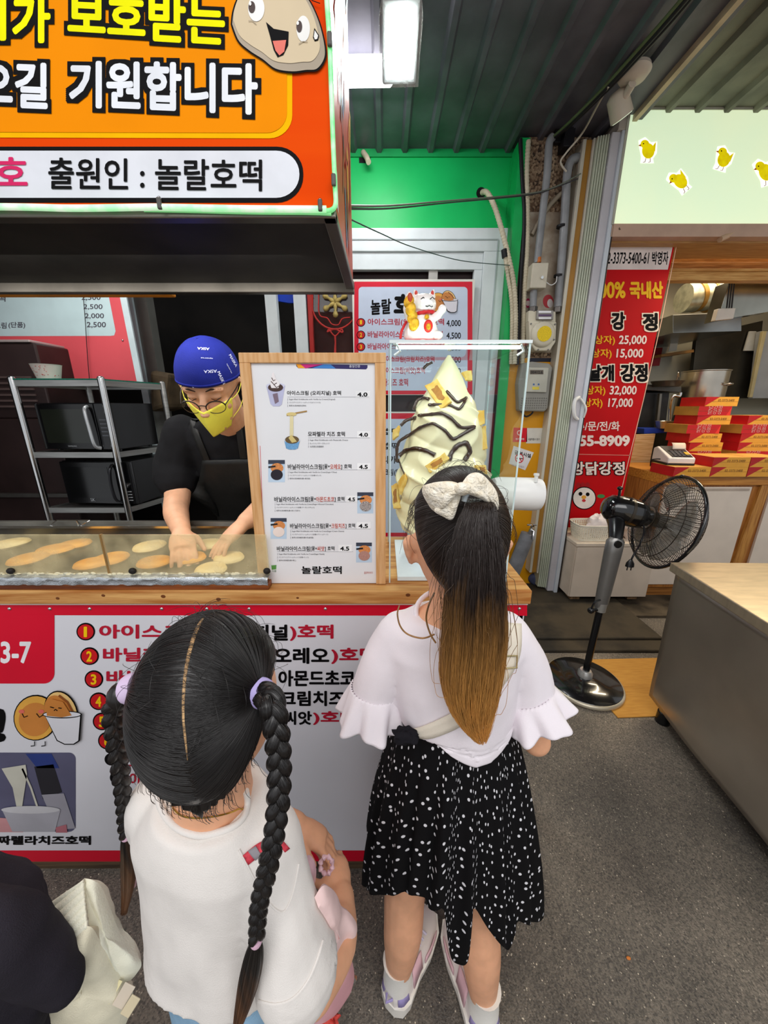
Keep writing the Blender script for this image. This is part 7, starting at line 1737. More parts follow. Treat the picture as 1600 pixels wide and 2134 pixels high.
# socks and chunky sneakers
SOCK = cloth('#ece8e0', 0.03, 0.3); SHO = M('#ece3de', 0.5, 0, 0.03, 12); PNK = M('#e7bcc4', 0.5); LIL = M('#a99ccf', 0.5); SOLE = M('#f0ebe2', 0.55, 0, 0.04)
def sneaker(an, ft, name='shoe'):
    an = Vector(an); f = Vector(ft).normalized(); s = Vector((f.y, -f.x, 0)); Z_ = Vector((0, 0, 1)); o = Vector((an.x, an.y, 0)) - f * 0.035
    def prof(t): return [(0, 0.012), (0.05, 0.029), (0.15, 0.036), (0.4, 0.034), (0.62, 0.040), (0.85, 0.036), (1.0, 0.018)]
    def wid(t):
        pr = prof(0)
        for (a, w1), (c, w2) in zip(pr, pr[1:]):
            if t <= c: return w1 + (w2 - w1) * (t - a) / (c - a)
        return 0.018
    Ls = 0.215
    b = B(); R2 = []
    for i in range(21):
        t = i / 20; w_ = wid(t) * 1.08; z0 = 0.003 + 0.012 * max(0, t - 0.8) / 0.2; z1 = 0.036 - 0.010 * t
        R2.append([o + f * (Ls * t) + s * (w_ * c) + Z_ * (z0 if d < 0 else z1 + 0.003 * math.sin(i * 1.9)) for c, d in ((-1, -1), (0, -1), (1, -1), (1.06, 0), (1, 1), (0, 1), (-1, 1), (-1.06, 0))])
    b.loft(R2); sole = b.build(name, SOLE, gR, smooth=True, bevel=0.003)
    b = B(); R2 = []
    for i in range(25):
        t = i / 24; w_ = wid(t) * 0.98; top = 0.082 if t < 0.12 else 0.098 - 0.02 * (t - 0.12) if t < 0.34 else 0.094 - 0.088 * (t - 0.34) if t < 0.9 else 0.045 - 0.1 * (t - 0.9)
        ring = []
        for j in range(16):
            a = 2 * math.pi * j / 16; ring.append(o + f * (Ls * (0.01 + 0.97 * t)) + s * (w_ * math.cos(a)) + Z_ * (0.03 + (top - 0.03) * max(0, math.sin(a)) ** 0.8))
        R2.append(ring)
    b.loft(R2); b.build('upper', SHO, sole, smooth=True)
    # coloured overlays
    for sd in (-1, 1):
        for t0, t1, m_, h0, h1 in ((0.02, 0.14, LIL, 0.05, 0.075), (0.25, 0.45, PNK, 0.04, 0.085), (0.5, 0.78, PNK, 0.038, 0.05)):
            bb2 = B(); q8 = []
            for i in range(7):
                t = t0 + (t1 - t0) * i / 6; w_ = wid(t) * 1.0 + 0.0018
                q8.append((o + f * (Ls * t) + s * sd * w_ + Z_ * h0, o + f * (Ls * (t + 0.03)) + s * sd * (w_ * (0.96 if h1 < 0.06 else 0.72)) + Z_ * h1))
            bb2.add([p for q_ in q8 for p in q_], [(2 * i, 2 * i + 1, 2 * i + 3, 2 * i + 2) for i in range(6)])
            bb2.build('overlay', m_, sole, solid=0.002, smooth=True)
    b = B()
    for i in range(5):
        t = 0.36 + 0.075 * i; z_ = 0.096 - 0.088 * (t - 0.34) + 0.003; b.tube([o + f * (Ls * t) + s * -0.02 + Z_ * (z_ - 0.008), o + f * (Ls * t) + Z_ * (z_ + 0.002), o + f * (Ls * (t + 0.02)) + s * 0.02 + Z_ * (z_ - 0.008)], 0.0028, 6)
    b.build('laces', M('#ddd4e8', 0.7), sole, smooth=True)
    hb2 = o - f * 0.002 + Z_ * 0.075
    B().tube([hb2 + s * 0.008, hb2 - f * 0.014 + Z_ * 0.008, hb2 - s * 0.008], 0.003, 6).build('pull_tab', LIL, sole, smooth=True)
    sb_ = B(); sb_.tube([an + Vector((0, 0, -0.01)), an + Vector((0, 0, 0.015)), an + Vector((0, 0.002, 0.04)), an + Vector((0, 0.003, 0.056))], [0.036, 0.034, 0.034, 0.0365], 20).build('sock', SOCK, gR, smooth=True)
sneaker((0.034, 0.523, 0.085), (0.107, 0.155, 0)); sneaker((0.232, 0.480, 0.085), (-0.042, 0.16, 0))

# ---------------------------------------------------------------- small girl at the left with braided pigtails
gL = thing('person', 'small girl with two braided pigtails and centre parting wearing a white tee shirt', 'person', (-0.23, 0.35, 0))
LHc, LHr = Vector((-0.203, 0.345, 1.086)), (0.079, 0.088, 0.105)
b = B()
b.ball(LHc + Vector((0, 0.006, -0.004)), (0.070, 0.080, 0.098), 28, 20)
b.ball(LHc + Vector((0.012, 0.045, -0.055)), (0.050, 0.045, 0.055), 20, 12)
b.tube([LHc + Vector((0.022, 0.085, -0.012)), LHc + Vector((0.026, 0.098, -0.03))], [0.008, 0.011], 10)
for s in (-1, 1):
    e = LHc + Vector((s * 0.072, 0.012 - s * 0.012, -0.022)); b.tube([e + Vector((0, 0, -0.022)), e + Vector((s * 0.006, 0, 0)), e + Vector((s * 0.004, 0, 0.02))], [0.008, 0.012, 0.009], 12, flat=0.6, up=(1, 0, 0))
limb(b, [LHc + Vector((-0.005, 0.0, -0.06)), Vector((-0.218, 0.348, 0.97)), Vector((-0.232, 0.352, 0.88))], [0.048, 0.044, 0.056])
RT = -0.25
rings(b, [((-0.236, 0.352, 0.60), 0.088, 0.070), ((-0.236, 0.352, 0.70), 0.086, 0.068), ((-0.235, 0.352, 0.80), 0.088, 0.066), ((-0.234, 0.350, 0.865), 0.082, 0.050), ((-0.232, 0.350, 0.895), 0.056, 0.042), ((-0.230, 0.350, 0.92), 0.042, 0.038)], rot=RT)
# arms: the left one crosses in front, the right forearm points forward
limb(b, [(-0.318, 0.376, 0.86), (-0.342, 0.42, 0.80), (-0.335, 0.468, 0.715)], [0.030, 0.031, 0.029]); limb(b, [(-0.335, 0.468, 0.715), (-0.25, 0.485, 0.695), (-0.165, 0.480, 0.668)], [0.029, 0.027, 0.021])
limb(b, [(-0.155, 0.332, 0.86), (-0.136, 0.304, 0.78), (-0.097, 0.282, 0.668)], [0.028, 0.028, 0.027]); limb(b, [(-0.097, 0.282, 0.668), (-0.072, 0.34, 0.632), (-0.072, 0.405, 0.612)], [0.029, 0.030, 0.021])
hand(b, (-0.165, 0.480, 0.668), (0.075, -0.012, -0.045), (-0.15, -0.25, -0.9), -1, 0.125, (0.32, 0.36, 0.40, 0.42), 1.4, 0.1)
hand(b, (-0.072, 0.408, 0.612), (-0.025, 0.06, -0.010), (-0.35, 0.1, -0.9), 1, 0.12, (0.3, 0.35, 0.35, 0.4))
for s in (-1, 1):
    hp_ = Vector((-0.236 + s * 0.045, 0.352 - s * 0.012, 0.58)); limb(b, [hp_, hp_ + Vector((0, 0.01, -0.25)), hp_ + Vector((0, 0.0, -0.37)), hp_ + Vector((0, -0.005, -0.52))], [0.062, 0.046, 0.042, 0.028])
    limb(b, [hp_ + Vector((0, 0, -0.54)), hp_ + Vector((0.02, 0.09, -0.555))], [0.028, 0.02])
bodyL = b.build('body', SKA, gL, remesh=0.0038, smoothit=4, smooth=True)
TEE = cloth('#e6e0da', 0.025, 0.2)
b = B()
rings(b, [((-0.240, 0.348, 0.655), 0.111, 0.091), ((-0.238, 0.350, 0.70), 0.108, 0.086), ((-0.236, 0.350, 0.79), 0.104, 0.080), ((-0.234, 0.350, 0.868), 0.110, 0.074), ((-0.232, 0.350, 0.902), 0.090, 0.067), ((-0.230, 0.350, 0.926), 0.068, 0.060)], rot=RT)
limb(b, [(-0.318, 0.376, 0.875), (-0.345, 0.410, 0.81), (-0.345, 0.435, 0.77)], [0.046, 0.050, 0.052])
limb(b, [(-0.154, 0.330, 0.875), (-0.136, 0.303, 0.79), (-0.118, 0.288, 0.706)], [0.045, 0.049, 0.054])
tee = b.build('tee_shirt', TEE, gL, remesh=0.0045, smoothit=6, smooth=True)
for v in tee.data.vertices:
    p = v.co + ORG[tee.name]
    v.co += v.normal * (0.0075 * mnoise.noise(Vector((p.x * 13, p.y * 13, p.z * 5))) + 0.004 * mnoise.noise(Vector((p.x * 30, p.y * 30, p.z * 14)))) * max(0.1, min(1, (0.89 - p.z) / 0.08))
tee.data.update()
bvT = bvh_of(tee); bvTB = bvh_of(tee, bodyL)
colpx = [(334, 1631), (331, 1672), (356, 1715), (409, 1738), (458, 1736), (499, 1716), (515, 1686), (510, 1648)]
cpt = [hit(bvTB, x, y, 0.0015)[0] for x, y in spline([Vector((*p, 0)) for p in colpx], 5) for y in [y]] if False else [hit(bvTB, p.x, p.y, 0.0015)[0] for p in spline([Vector((*p, 0)) for p in colpx], 5)]
for _ in range(3): cpt = [cpt[0]] + [(cpt[i - 1] + cpt[i] * 2 + cpt[i + 1]) / 4 for i in range(1, len(cpt) - 1)] + [cpt[-1]]
B().tube(cpt, 0.0042, 8, flat=1.0).build('neckband', TEE, gL, smooth=True)
nk = [hit(bvTB, p.x, p.y, 0.0016)[0] for p in spline([Vector((*p, 0)) for p in ((352, 1668), (376, 1695), (409, 1702), (450, 1698), (483, 1690), (497, 1684), (508, 1686))], 6)]
B().tube(nk, 0.0009, 6).build('necklace', M('#d8b04a', 0.25, 0.9), gL, smooth=True)
ribbon(bvT, [(505, 1782), (530, 1762), (548, 1752)], [(518, 1800), (540, 1784), (556, 1775)], 0.002, 'printed_tape', M('#cf3f4d', 0.6, 0, 0.2, 120), gL, 0.0008)
ribbon(bvT, [(566, 1748), (580, 1760), (592, 1776)], [(572, 1738), (588, 1752), (602, 1768)], 0.002, 'printed_tape', M('#cf3f4d', 0.6, 0, 0.2, 120), gL, 0.0008)
ribbon(bvT, [(516, 1772), (534, 1762)], [(534, 1790), (546, 1780)], 0.003, 'grey_tape', M('#9a959a', 0.6), gL, 0.0008)
sl = [hit(bvT, p.x, p.y, 0.0006)[0] for p in spline([Vector((*p, 0)) for p in ((498, 1770), (530, 1830), (560, 1880), (590, 1900), (610, 1860), (622, 1800))], 6)]
B().tube(sl, 0.0012, 6).build('sleeve_seam', TEE, gL, smooth=True)
sl = [hit(bvT, p.x, p.y, 0.0006)[0] for p in spline([Vector((*p, 0)) for p in ((540, 2085), (575, 2092), (610, 2080), (640, 2045), (660, 2000), (672, 1960))], 6)]
B().tube(sl, 0.0016, 6).build('sleeve_hem', TEE, gL, smooth=True)
B().tube(spline([onY(x, y, Y) for x, y, Y in ((322, 1585, .40), (306, 1625, .385), (290, 1668, .378), (279, 1720, .376), (274, 1780, .378), (272, 1850, .385))], 6), 0.008, 10, flat=0.35, up=(0.5, -0.8, 0.2)).build('pink_strap', M('#e9bfc8', 0.6), gL, smooth=True)
# jeans
b = B(); JE = cloth('#8fb4d0', 0.12, 0.4)
rings(b, [((-0.238, 0.350, 0.44), 0.098, 0.082), ((-0.238, 0.350, 0.52), 0.102, 0.085), ((-0.238, 0.350, 0.60), 0.100, 0.083), ((-0.238, 0.350, 0.70), 0.092, 0.074)], rot=RT)
for s in (-1, 1):
    hp_ = Vector((-0.238 + s * 0.048, 0.352 - s * 0.012, 0.50)); limb(b, [hp_, hp_ + Vector((0, 0.01, -0.2)), hp_ + Vector((0, -0.003, -0.43))], [0.056, 0.055, 0.050])
b.build('jeans', JE, gL, remesh=0.006, smoothit=4, smooth=True)
for s in (-1, 1):
    c = Vector((-0.238 + s * 0.048, 0.37 - s * 0.012, 0.0)); b = B(); b.tube([c + Vector((-0.01, -0.07, 0.032)), c + Vector((0, -0.03, 0.036)), c + Vector((0.015, 0.06, 0.030)), c + Vector((0.025, 0.10, 0.022))], [0.028, 0.035, 0.034, 0.020], 16, flat=0.9, up=(0, 0, 1)); b.build('shoe', M('#e6e2dc', 0.5), gL, smooth=True)
# hair with centre parting
HML = hairmat('#14100f', '#6b4426', 0.76, 0.90)
def ldir(a, ph): return Vector((math.cos(a) * math.sin(ph), math.sin(a) * math.sin(ph), math.cos(ph)))
def lim_l(a):
    back = max(0.0, -math.sin(a)); return 1.15 + 0.5 * back + 0.85 * back * back
vs_, fs_2 = [], []
LR2 = (0.0795, 0.0885, 0.1055)
for j in range(25):
    for i in range(56):
        a = 2 * math.pi * i / 56; vs_.append(on_ell(LHc, LR2, ldir(a, max(0.002, lim_l(a) * j / 24)), 1.0))
for j in range(24):
    for i in range(56): fs_2.append((j * 56 + i, j * 56 + (i + 1) % 56, (j + 1) * 56 + (i + 1) % 56, (j + 1) * 56 + i))
hairL = B().add(vs_, fs_2).build('hair', HML, gL, smooth=True, solid=0.004, angle=180)
bvH = bvh_of(hairL)
part = [(424, 1292), (412, 1312), (398, 1352), (388, 1402), (384, 1452), (384, 1500), (388, 1540), (392, 1580)]
pw2 = [2.5, 4, 4, 3.5, 3, 2.5, 2, 0.8]
ribbon(bvH, [(x - w_, y) for (x, y), w_ in zip(part, pw2)], [(x + w_, y) for (x, y), w_ in zip(part, pw2)], 0.0022, 'parting', M('#c9a273', 0.6, 0, 0.25, 90, hex2='#6b5238'), gL, 0.0006, 2, 6)
tieA, _ = hit(bvH, 262, 1448, 0.0); tieB, _ = hit(bvH, 540, 1444, 0.002)
tieA = tieA + Vector((-0.006, 0.01, 0.0))
def unell(p): q_ = p - LHc; return Vector((q_.x / LR2[0], q_.y / LR2[1], q_.z / LR2[2])).normalized()
dA, dB = unell(tieA), unell(tieB)
pd = [unell(hit(bvH, p.x, p.y, 0)[0]) for p in spline([Vector((*p, 0)) for p in part + [(400, 1620), (410, 1660)]], 6)]
front_pd = [pd[0].lerp(Vector((pd[0].x + 0.1, 0.75, 0.65)).normalized(), k / 6).normalized() for k in range(6, 0, -1)]
pall = front_pd + pd
paths = []
for k in range(5200):
    side = HR.random() < 0.5; dt = dA if side else dB
    if HR.random() < 0.62:
        d0 = pall[HR.randrange(len(pall))] + Vector((HR.gauss(0, 0.02), HR.gauss(0, 0.02), HR.gauss(0, 0.02))); d0 += Vector((-0.03 if side else 0.03, 0, 0)) * HR.uniform(0.1, 1.6)
    else:
        a = HR.uniform(math.pi, 2 * math.pi) if HR.random() < 0.7 else HR.uniform(0, 2 * math.pi); d0 = ldir(a, lim_l(a) * HR.uniform(0.75, 1.0))
        cx_ = pd[min(len(pd) - 1, 20)].x
        dt = dA if d0.x < cx_ * 1.0 else dB
    d0.normalize(); pth = []; lf = 1.006 + HR.random() * 0.022; sag = HR.uniform(0.0, 0.12)
    for m in range(11):
        t = m / 10; d = d0.lerp(dt, t * 0.985); d.z -= sag * math.sin(math.pi * t) * (0.5 if d0.z > 0 else 0.15)
        if d.length < 0.08: break
        pth.append(on_ell(LHc, LR2, d, lf + 0.018 * t))
    if len(pth) == 11: paths.append(pth)
for k in range(150):   # short hairs at the nape
    a = HR.uniform(math.pi * 1.2, math.pi * 1.8); d = ldir(a, lim_l(a) * HR.uniform(0.9, 1.0)); p = on_ell(LHc, LR2, d, 1.005); L_ = HR.uniform(0.012, 0.045); sw = HR.gauss(0, 0.15)
    paths.append([p + Vector((sw * L_ * m / 7, 0.12 * L_ * m / 7 + 0.002 * math.sin(m), -L_ * m / 7)) for m in range(8)])
for k in range(80):
    a = HR.uniform(0, 2 * math.pi); d = ldir(a, HR.uniform(0.1, 1.3)); p = on_ell(LHc, LR2, d, 1.0); tt = Vector((HR.gauss(0, 1), HR.gauss(0, 1), HR.gauss(0, 1))); tt = (tt - d * tt.dot(d)).normalized(); L_ = HR.uniform(0.02, 0.06)
    paths.append([p + d * (0.009 * math.sin(m * 0.45)) + tt * L_ * m / 7 for m in range(8)])
strands('hair_strands', paths, 0.00022, HML, gL)
nf = B()
for k in range(7):
    a = math.pi * (1.36 + 0.047 * k); d = ldir(a, lim_l(a) * 0.93); p = on_ell(LHc, LR2, d, 0.99); L_ = 0.034 - 0.008 * abs(k - 3)
    nf.tube([p + Vector((0, 0.004, 0.01)), p + Vector((0, 0.0, -L_ * 0.4)), p + Vector((0.003 * (3 - k), 0.006, -L_))], [0.011, 0.007, 0.001], 8, flat=0.4, up=(0, 1, 0))
nf.build('nape_hair', HML, gL, smooth=True)
def braid(px, tie0, wid, tail_from, turns, name):
    C = spline([tie0] + [onY(*p) for p in px[1:]], 14); n = len(C); dist = [0]
    for a, c in zip(C, C[1:]): dist.append(dist[-1] + (c - a).length)
    tot = dist[-1]; tl = tail_from * tot
    b = B(); allp = []
    for k in range(3):
        P_ = []; R2 = []
        for i, p in enumerate(C):
            if dist[i] > tl: break
            t = C[min(i + 1, n - 1)] - C[max(i - 1, 0)]; t.normalize()
            vw = (EYE - p).normalized(); s = t.cross(vw).normalized(); d = s.cross(t)
            ph = 2 * math.pi * (turns * dist[i] / tl + k / 3); w_ = wid * (1 - 0.30 * dist[i] / tl) * min(1, 0.55 + dist[i] / 0.03)
            P_.append(p + s * (w_ * 0.55 * math.sin(ph)) + d * (w_ * 0.32 * math.sin(2 * ph))); R2.append(w_ * 0.56)
        b.tube(P_, R2, 12); 
        for m in range(60):
            a = HR.uniform(0, 6.28); pth = []
            for i in range(0, len(P_), 2):
                t = (P_[min(i + 1, len(P_) - 1)] - P_[max(i - 1, 0)]).normalized(); u = t.orthogonal().normalized(); w2 = t.cross(u)
                vv = Vector((0, -1, 0.3)); e1 = (vv - t * vv.dot(t)).normalized(); e2 = t.cross(e1)
                pth.append(P_[i] + (e1 * math.cos(a) + e2 * math.sin(a)) * R2[i] * 1.02)
            allp.append(pth)
    ob = b.build(name, HML, gL, smooth=True, angle=180)
    i0 = next(i for i in range(n) if dist[i] >= tl); T = C[i0:]
    b = B(); m = len(T); b.tube(T, [wid * (0.42 + 0.5 * math.sin(math.pi * min(1, (i / (m - 1)) * 1.1) ** 0.8)) * (1.0 if i < m - 3 else 0.35) for i in range(m)], 16, flat=0.7, up=(0, 1, 0))
    ob2 = b.build('braid_end', HML, ob, smooth=True, angle=180)
    for q_ in range(420):
        a = HR.uniform(0, 6.28); rr_ = HR.uniform(0.5, 1.1); pth = []
        for i in range(0, m, max(1, m // 9)):
            w_ = wid * (0.42 + 0.5 * math.sin(math.pi * min(1, (i / (m - 1)) * 1.1) ** 0.8)); pth.append(T[i] + Vector((math.cos(a), 0.7 * math.sin(a), 0)) * w_ * rr_)
        allp.append(pth)
    strands('braid_strands', allp, 0.0002, HML, gL)
    t = (T[1] - T[0]).normalized(); B().tube([T[0] - t * 0.004, T[0], T[0] + t * 0.004], [wid * 0.5, wid * 0.56, wid * 0.5], 16).build('small_hair_tie', M('#e3b9cf', 0.5), ob, smooth=True)
    return ob
braid([(548, 1444, .30), (566, 1462, .285), (576, 1520, .275), (582, 1600, .268), (578, 1690, .258), (562, 1790, .250), (543, 1870, .247), (538, 1905, .247), (533, 1965, .246), (515, 2060, .246), (492, 2150, .248)], tieB, 0.0122, 0.63, 6.2, 'braid')
braid([(250, 1450, .35), (238, 1470, .352), (240, 1530, .355), (252, 1610, .358), (258, 1680, .362), (262, 1738, .366), (268, 1790, .37), (266, 1850, .375), (258, 1905, .38)], tieA, 0.0118, 0.60, 5.2, 'braid')
for tie_, ax, w_, m_ in ((tieA, Vector((-0.95, 0.0, -0.30)), 0.0165, M('#d9c3e2', 0.5)), (tieB, Vector((0.85, -0.3, -0.35)), 0.0155, M('#b3a6da', 0.5))):
    ax.normalize(); B().tube([tie_ - ax * 0.007, tie_ - ax * 0.003, tie_ + ax * 0.003, tie_ + ax * 0.007], [w_ * 0.92, w_, w_, w_ * 0.92], 20).build('hair_tie', m_, gL, smooth=True)
    B().ball(tie_ + ax * 0.016 + Vector((0, 0, -0.006)), (0.014, 0.014, 0.016), 14, 10).build('pigtail_root', HML, gL, smooth=True)
# pink bag on her arm
pbg = thing('pink_bag', 'pink frilled handbag with gold clasp hanging on the small girl\'s forearm', 'bag', (-0.075, 0.37, 0.40))
PKF = M('#f0cfcb', 0.75, 0, 0.05, 20, 0.15); PKB = M('#dfa5ab', 0.55, 0, 0.05, 12); PSAT = M('#e6bcc4', 0.3, 0, 0.12, 40)
def pb_(x, y, Y): return onY(x, y, Y)
puff([pb_(x, y, Y - 0.018) for x, y, Y in ((640, 2000, .345), (690, 1975, .36), (728, 1990, .38), (738, 2040, .385), (722, 2075, .375), (690, 2115, .36), (650, 2125, .35), (630, 2070, .34))], (0.2, -0.8, 0.5), 0.026, 0.2, 6, hb=0.05).build('bag_body', PKB, pbg, smooth=True)
puff([pb_(x, y, Y - 0.040) for x, y, Y in ((655, 1870, .345), (675, 1845, .355), (700, 1862, .375), (712, 1890, .385), (728, 1902, .392), (744, 1930, .395), (738, 1975, .392), (722, 2012, .385), (695, 2018, .37), (672, 1985, .352), (692, 1945, .362), (676, 1910, .352))], (0.3, -0.8, 0.45), 0.020, 0.8, 7, hb=0.02).build('frill', PKF, pbg, smooth=True)
puff([pb_(x, y, Y) for x, y, Y in ((625, 1790, .385), (645, 1782, .395), (657, 1800, .395), (658, 1830, .385), (648, 1862, .37), (636, 1850, .365), (634, 1820, .375))], (0.1, -0.8, 0.5), 0.010, 0.9, 9).build('satin_gather', PSAT, pbg, smooth=True)
rgc = pb_(680, 1803, .405); B().tube([rgc + Vector((0.010 * math.cos(t), 0.006 * math.sin(t), 0.010 * math.sin(t))) for t in [2 * math.pi * i / 24 for i in range(24)]], [0.0034 * (1 + 0.35 * (i % 3 - 1)) for i in range(24)], 8, closed=True).build('satin_loop', PSAT, pbg, smooth=True)
GD_ = M('#d9a83a', 0.2, 0.9); cg = pb_(659, 2085, .318)
B().tube([cg + Vector((0.009 * math.cos(t), 0, 0.011 * math.sin(t))) for t in [2 * math.pi * i / 20 for i in range(20)]], 0.0022, 8, closed=True).tube([cg + Vector((0, 0, -0.011)), cg + Vector((-0.002, 0, -0.022)), cg + Vector((0.003, 0.002, -0.034))], [0.004, 0.006, 0.004], 8).tube([cg + Vector((0.002, 0, 0.008)), pb_(664, 2030, .335)], 0.0015, 6).build('gold_clasp', GD_, pbg, smooth=True)
crumple(pb_(682, 2122, .335), (0.016, 0.012, 0.012), 5, amp=0.7).build('red_charm', M('#c9433a', 0.5), pbg, smooth=True)
B().tube([pb_(727, 2000, .39), pb_(733, 2030, .392), pb_(738, 2040, .392)], [0.0016, 0.0016, 0.006], 6).build('silver_tassel', CHROME, pbg, smooth=True)
B().prism([(-0.118, 0.30), (-0.095, 0.30), (-0.095, 0.34), (-0.118, 0.34)], Plane((0, 0, 0.42), (1, 0, 0), (0, 1, 0)), 0, 0.03).build('white_tag', WHITEP, pbg, bevel=0.002)

# the girls' faces, turned to the counter
for g_, hc_, rr_ in ((gR, RHc, (0.066, 0.080)), (gL, LHc + Vector((0.012, 0, 0)), (0.070, 0.080))):
    for s in (-1, 1):
        e = hc_ + Vector((s * 0.027, 0.006 + rr_[1] * 0.86, -0.008))
        B().ball(e, (0.012, 0.008, 0.0075), 14, 8).build('eye', M('#efece8', 0.25), g_, smooth=True)
        B().ball(e + Vector((0, 0.0045, 0)), (0.0062, 0.005, 0.0062), 12, 8).build('iris', M('#20120c', 0.2), g_, smooth=True)
        B().tube([e + Vector((-0.014, 0.004, 0.017)), e + Vector((0, 0.008, 0.021)), e + Vector((0.014, 0.004, 0.017))], 0.0016, 6).build('eyebrow', M('#2a1d18', 0.6), g_, smooth=True)
    m_ = hc_ + Vector((0, 0.092, -0.068))
    B().tube([m_ + Vector((-0.015, -0.005, 0)), m_ + Vector((0, 0.001, -0.002)), m_ + Vector((0.015, -0.005, 0))], [0.002, 0.004, 0.002], 8).build('lips', M('#c9766e', 0.4), g_, smooth=True)
# ---------------------------------------------------------------- the cook behind the griddle
gM = thing('person', 'cook in blue cap, glasses, yellow mask and black apron pressing dough on the griddle', 'person', (-0.54, 1.42, 0))
hc = Vector((-0.508, 1.115, 1.487))
hu = Vector((0.04, -0.50, 0.86)).normalized(); hf = Vector((0.06, -0.86, -0.50)); hf = (hf - hu * hf.dot(hu)).normalized(); hr = hf.cross(hu)  # hr: towards his left = image right? checked below
if hr.x < 0: hr = -hr
def hp3(x, y, z): return hc + hr * x + hf * y + hu * z
HRM = Matrix((hr, hf, hu)).transposed()
b = B()
b.ball(hp3(0, -0.010, 0.02), (0.076, 0.094, 0.095), 30, 22, HRM)
b.ball(hp3(0, 0.025, -0.055), (0.062, 0.062, 0.068), 24, 16, HRM)
b.ball(hp3(0, 0.055, -0.10), (0.034, 0.030, 0.026), 16, 10, HRM)
b.tube([hp3(0, 0.080, 0.005), hp3(0, 0.092, -0.015), hp3(0, 0.105, -0.040), hp3(0, 0.092, -0.050)], [0.010, 0.011, 0.015, 0.010], 12)
for s in (-1, 1):
    b.ball(hp3(s * 0.013, 0.092, -0.044), 0.008, 10, 6)
    b.tube([hp3(s * 0.012, 0.078, 0.018), hp3(s * 0.035, 0.079, 0.024), hp3(s * 0.055, 0.062, 0.016)], [0.007, 0.0085, 0.007], 10)
    b.ball(hp3(s * 0.032, 0.070, 0.000), (0.015, 0.011, 0.010), 14, 8, HRM)
    b.ball(hp3(s * 0.044, 0.054, -0.035), (0.020, 0.016, 0.018), 14, 8, HRM)
    e = hp3(s * 0.078, -0.012, -0.015)
    b.tube([e - hu * 0.028, e - hu * 0.008 + hr * s * 0.010, e + hu * 0.014 + hr * s * 0.013, e + hu * 0.028 + hr * s * 0.004], [0.009, 0.012, 0.015, 0.009], 12, flat=0.55, up=tuple(hr))
limb(b, [hp3(0, -0.03, -0.06), hp3(0, -0.045, -0.12), Vector((-0.535, 1.30, 1.36))], [0.056, 0.055, 0.065])
rings(b, [((-0.55, 1.50, 0.90), 0.145, 0.10), ((-0.55, 1.47, 1.02), 0.135, 0.10), ((-0.545, 1.40, 1.18), 0.155, 0.105), ((-0.54, 1.345, 1.30), 0.165, 0.09), ((-0.54, 1.32, 1.36), 0.12, 0.07), ((-0.54, 1.31, 1.39), 0.07, 0.06)])
limb(b, [(-0.735, 1.33, 1.325), (-0.765, 1.32, 1.21), (-0.752, 1.265, 1.105)], [0.058, 0.050, 0.043]); limb(b, [(-0.752, 1.265, 1.105), (-0.715, 1.18, 1.075), (-0.645, 1.075, 1.048)], [0.043, 0.040, 0.029])
limb(b, [(-0.345, 1.33, 1.325), (-0.335, 1.32, 1.22), (-0.375, 1.275, 1.125)], [0.058, 0.050, 0.043]); limb(b, [(-0.375, 1.275, 1.125), (-0.41, 1.20, 1.095), (-0.452, 1.115, 1.062)], [0.043, 0.039, 0.029])
hand(b, (-0.642, 1.072, 1.046), (0.045, -0.085, -0.042), (0.1, -0.35, -0.9), 1, 0.175, (0.28, 0.30, 0.30, 0.34), 1.2)
hand(b, (-0.454, 1.112, 1.060), (-0.055, -0.080, -0.052), (-0.1, -0.35, -0.9), -1, 0.175, (0.25, 0.28, 0.28, 0.32), 1.2)
for s in (-1, 1): limb(b, [(-0.55 + s * 0.08, 1.50, 0.92), (-0.55 + s * 0.09, 1.48, 0.50), (-0.55 + s * 0.09, 1.50, 0.09)], [0.085, 0.06, 0.042]); limb(b, [(-0.55 + s * 0.09, 1.50, 0.05), (-0.55 + s * 0.10, 1.40, 0.04)], [0.04, 0.035])
bodyM = b.build('body', SKM, gM, remesh=0.0045, smoothit=3, smooth=True)
BLT = cloth('#131316', 0.12, 0.3)
b = B()
rings(b, [((-0.55, 1.51, 0.84), 0.165, 0.125), ((-0.55, 1.47, 1.02), 0.158, 0.122), ((-0.545, 1.40, 1.18), 0.178, 0.125), ((-0.54, 1.345, 1.30), 0.188, 0.106), ((-0.54, 1.322, 1.355), 0.155, 0.086), ((-0.54, 1.312, 1.39), 0.085, 0.068)])
limb(b, [(-0.728, 1.33, 1.322), (-0.770, 1.322, 1.22), (-0.768, 1.30, 1.165)], [0.074, 0.072, 0.072]); limb(b, [(-0.352, 1.33, 1.322), (-0.332, 1.322, 1.22), (-0.345, 1.30, 1.165)], [0.074, 0.072, 0.072])
teeM = b.build('tee_shirt', BLT, gM, remesh=0.007, smoothit=5, smooth=True)
for v in teeM.data.vertices:
    p = v.co + ORG[teeM.name]; v.co += v.normal * (0.007 * mnoise.noise(Vector((p.x * 11, p.y * 11, p.z * 8))) + 0.003 * mnoise.noise(p * 26))
b = B()
for s in (-1, 1): limb(b, [(-0.55 + s * 0.08, 1.50, 0.92), (-0.55 + s * 0.09, 1.48, 0.50), (-0.55 + s * 0.09, 1.50, 0.10)], [0.10, 0.075, 0.06])
b.build('trousers', cloth('#17171a', 0.1), gM, remesh=0.009, smoothit=3, smooth=True)
for s in (-1, 1): B().tube([(-0.55 + s * 0.09, 1.54, 0.04), (-0.55 + s * 0.095, 1.46, 0.045), (-0.55 + s * 0.10, 1.36, 0.035)], [0.04, 0.045, 0.036], 16, flat=0.85, up=(0, 0, 1)).build('shoe', BLACKP, gM, smooth=True)
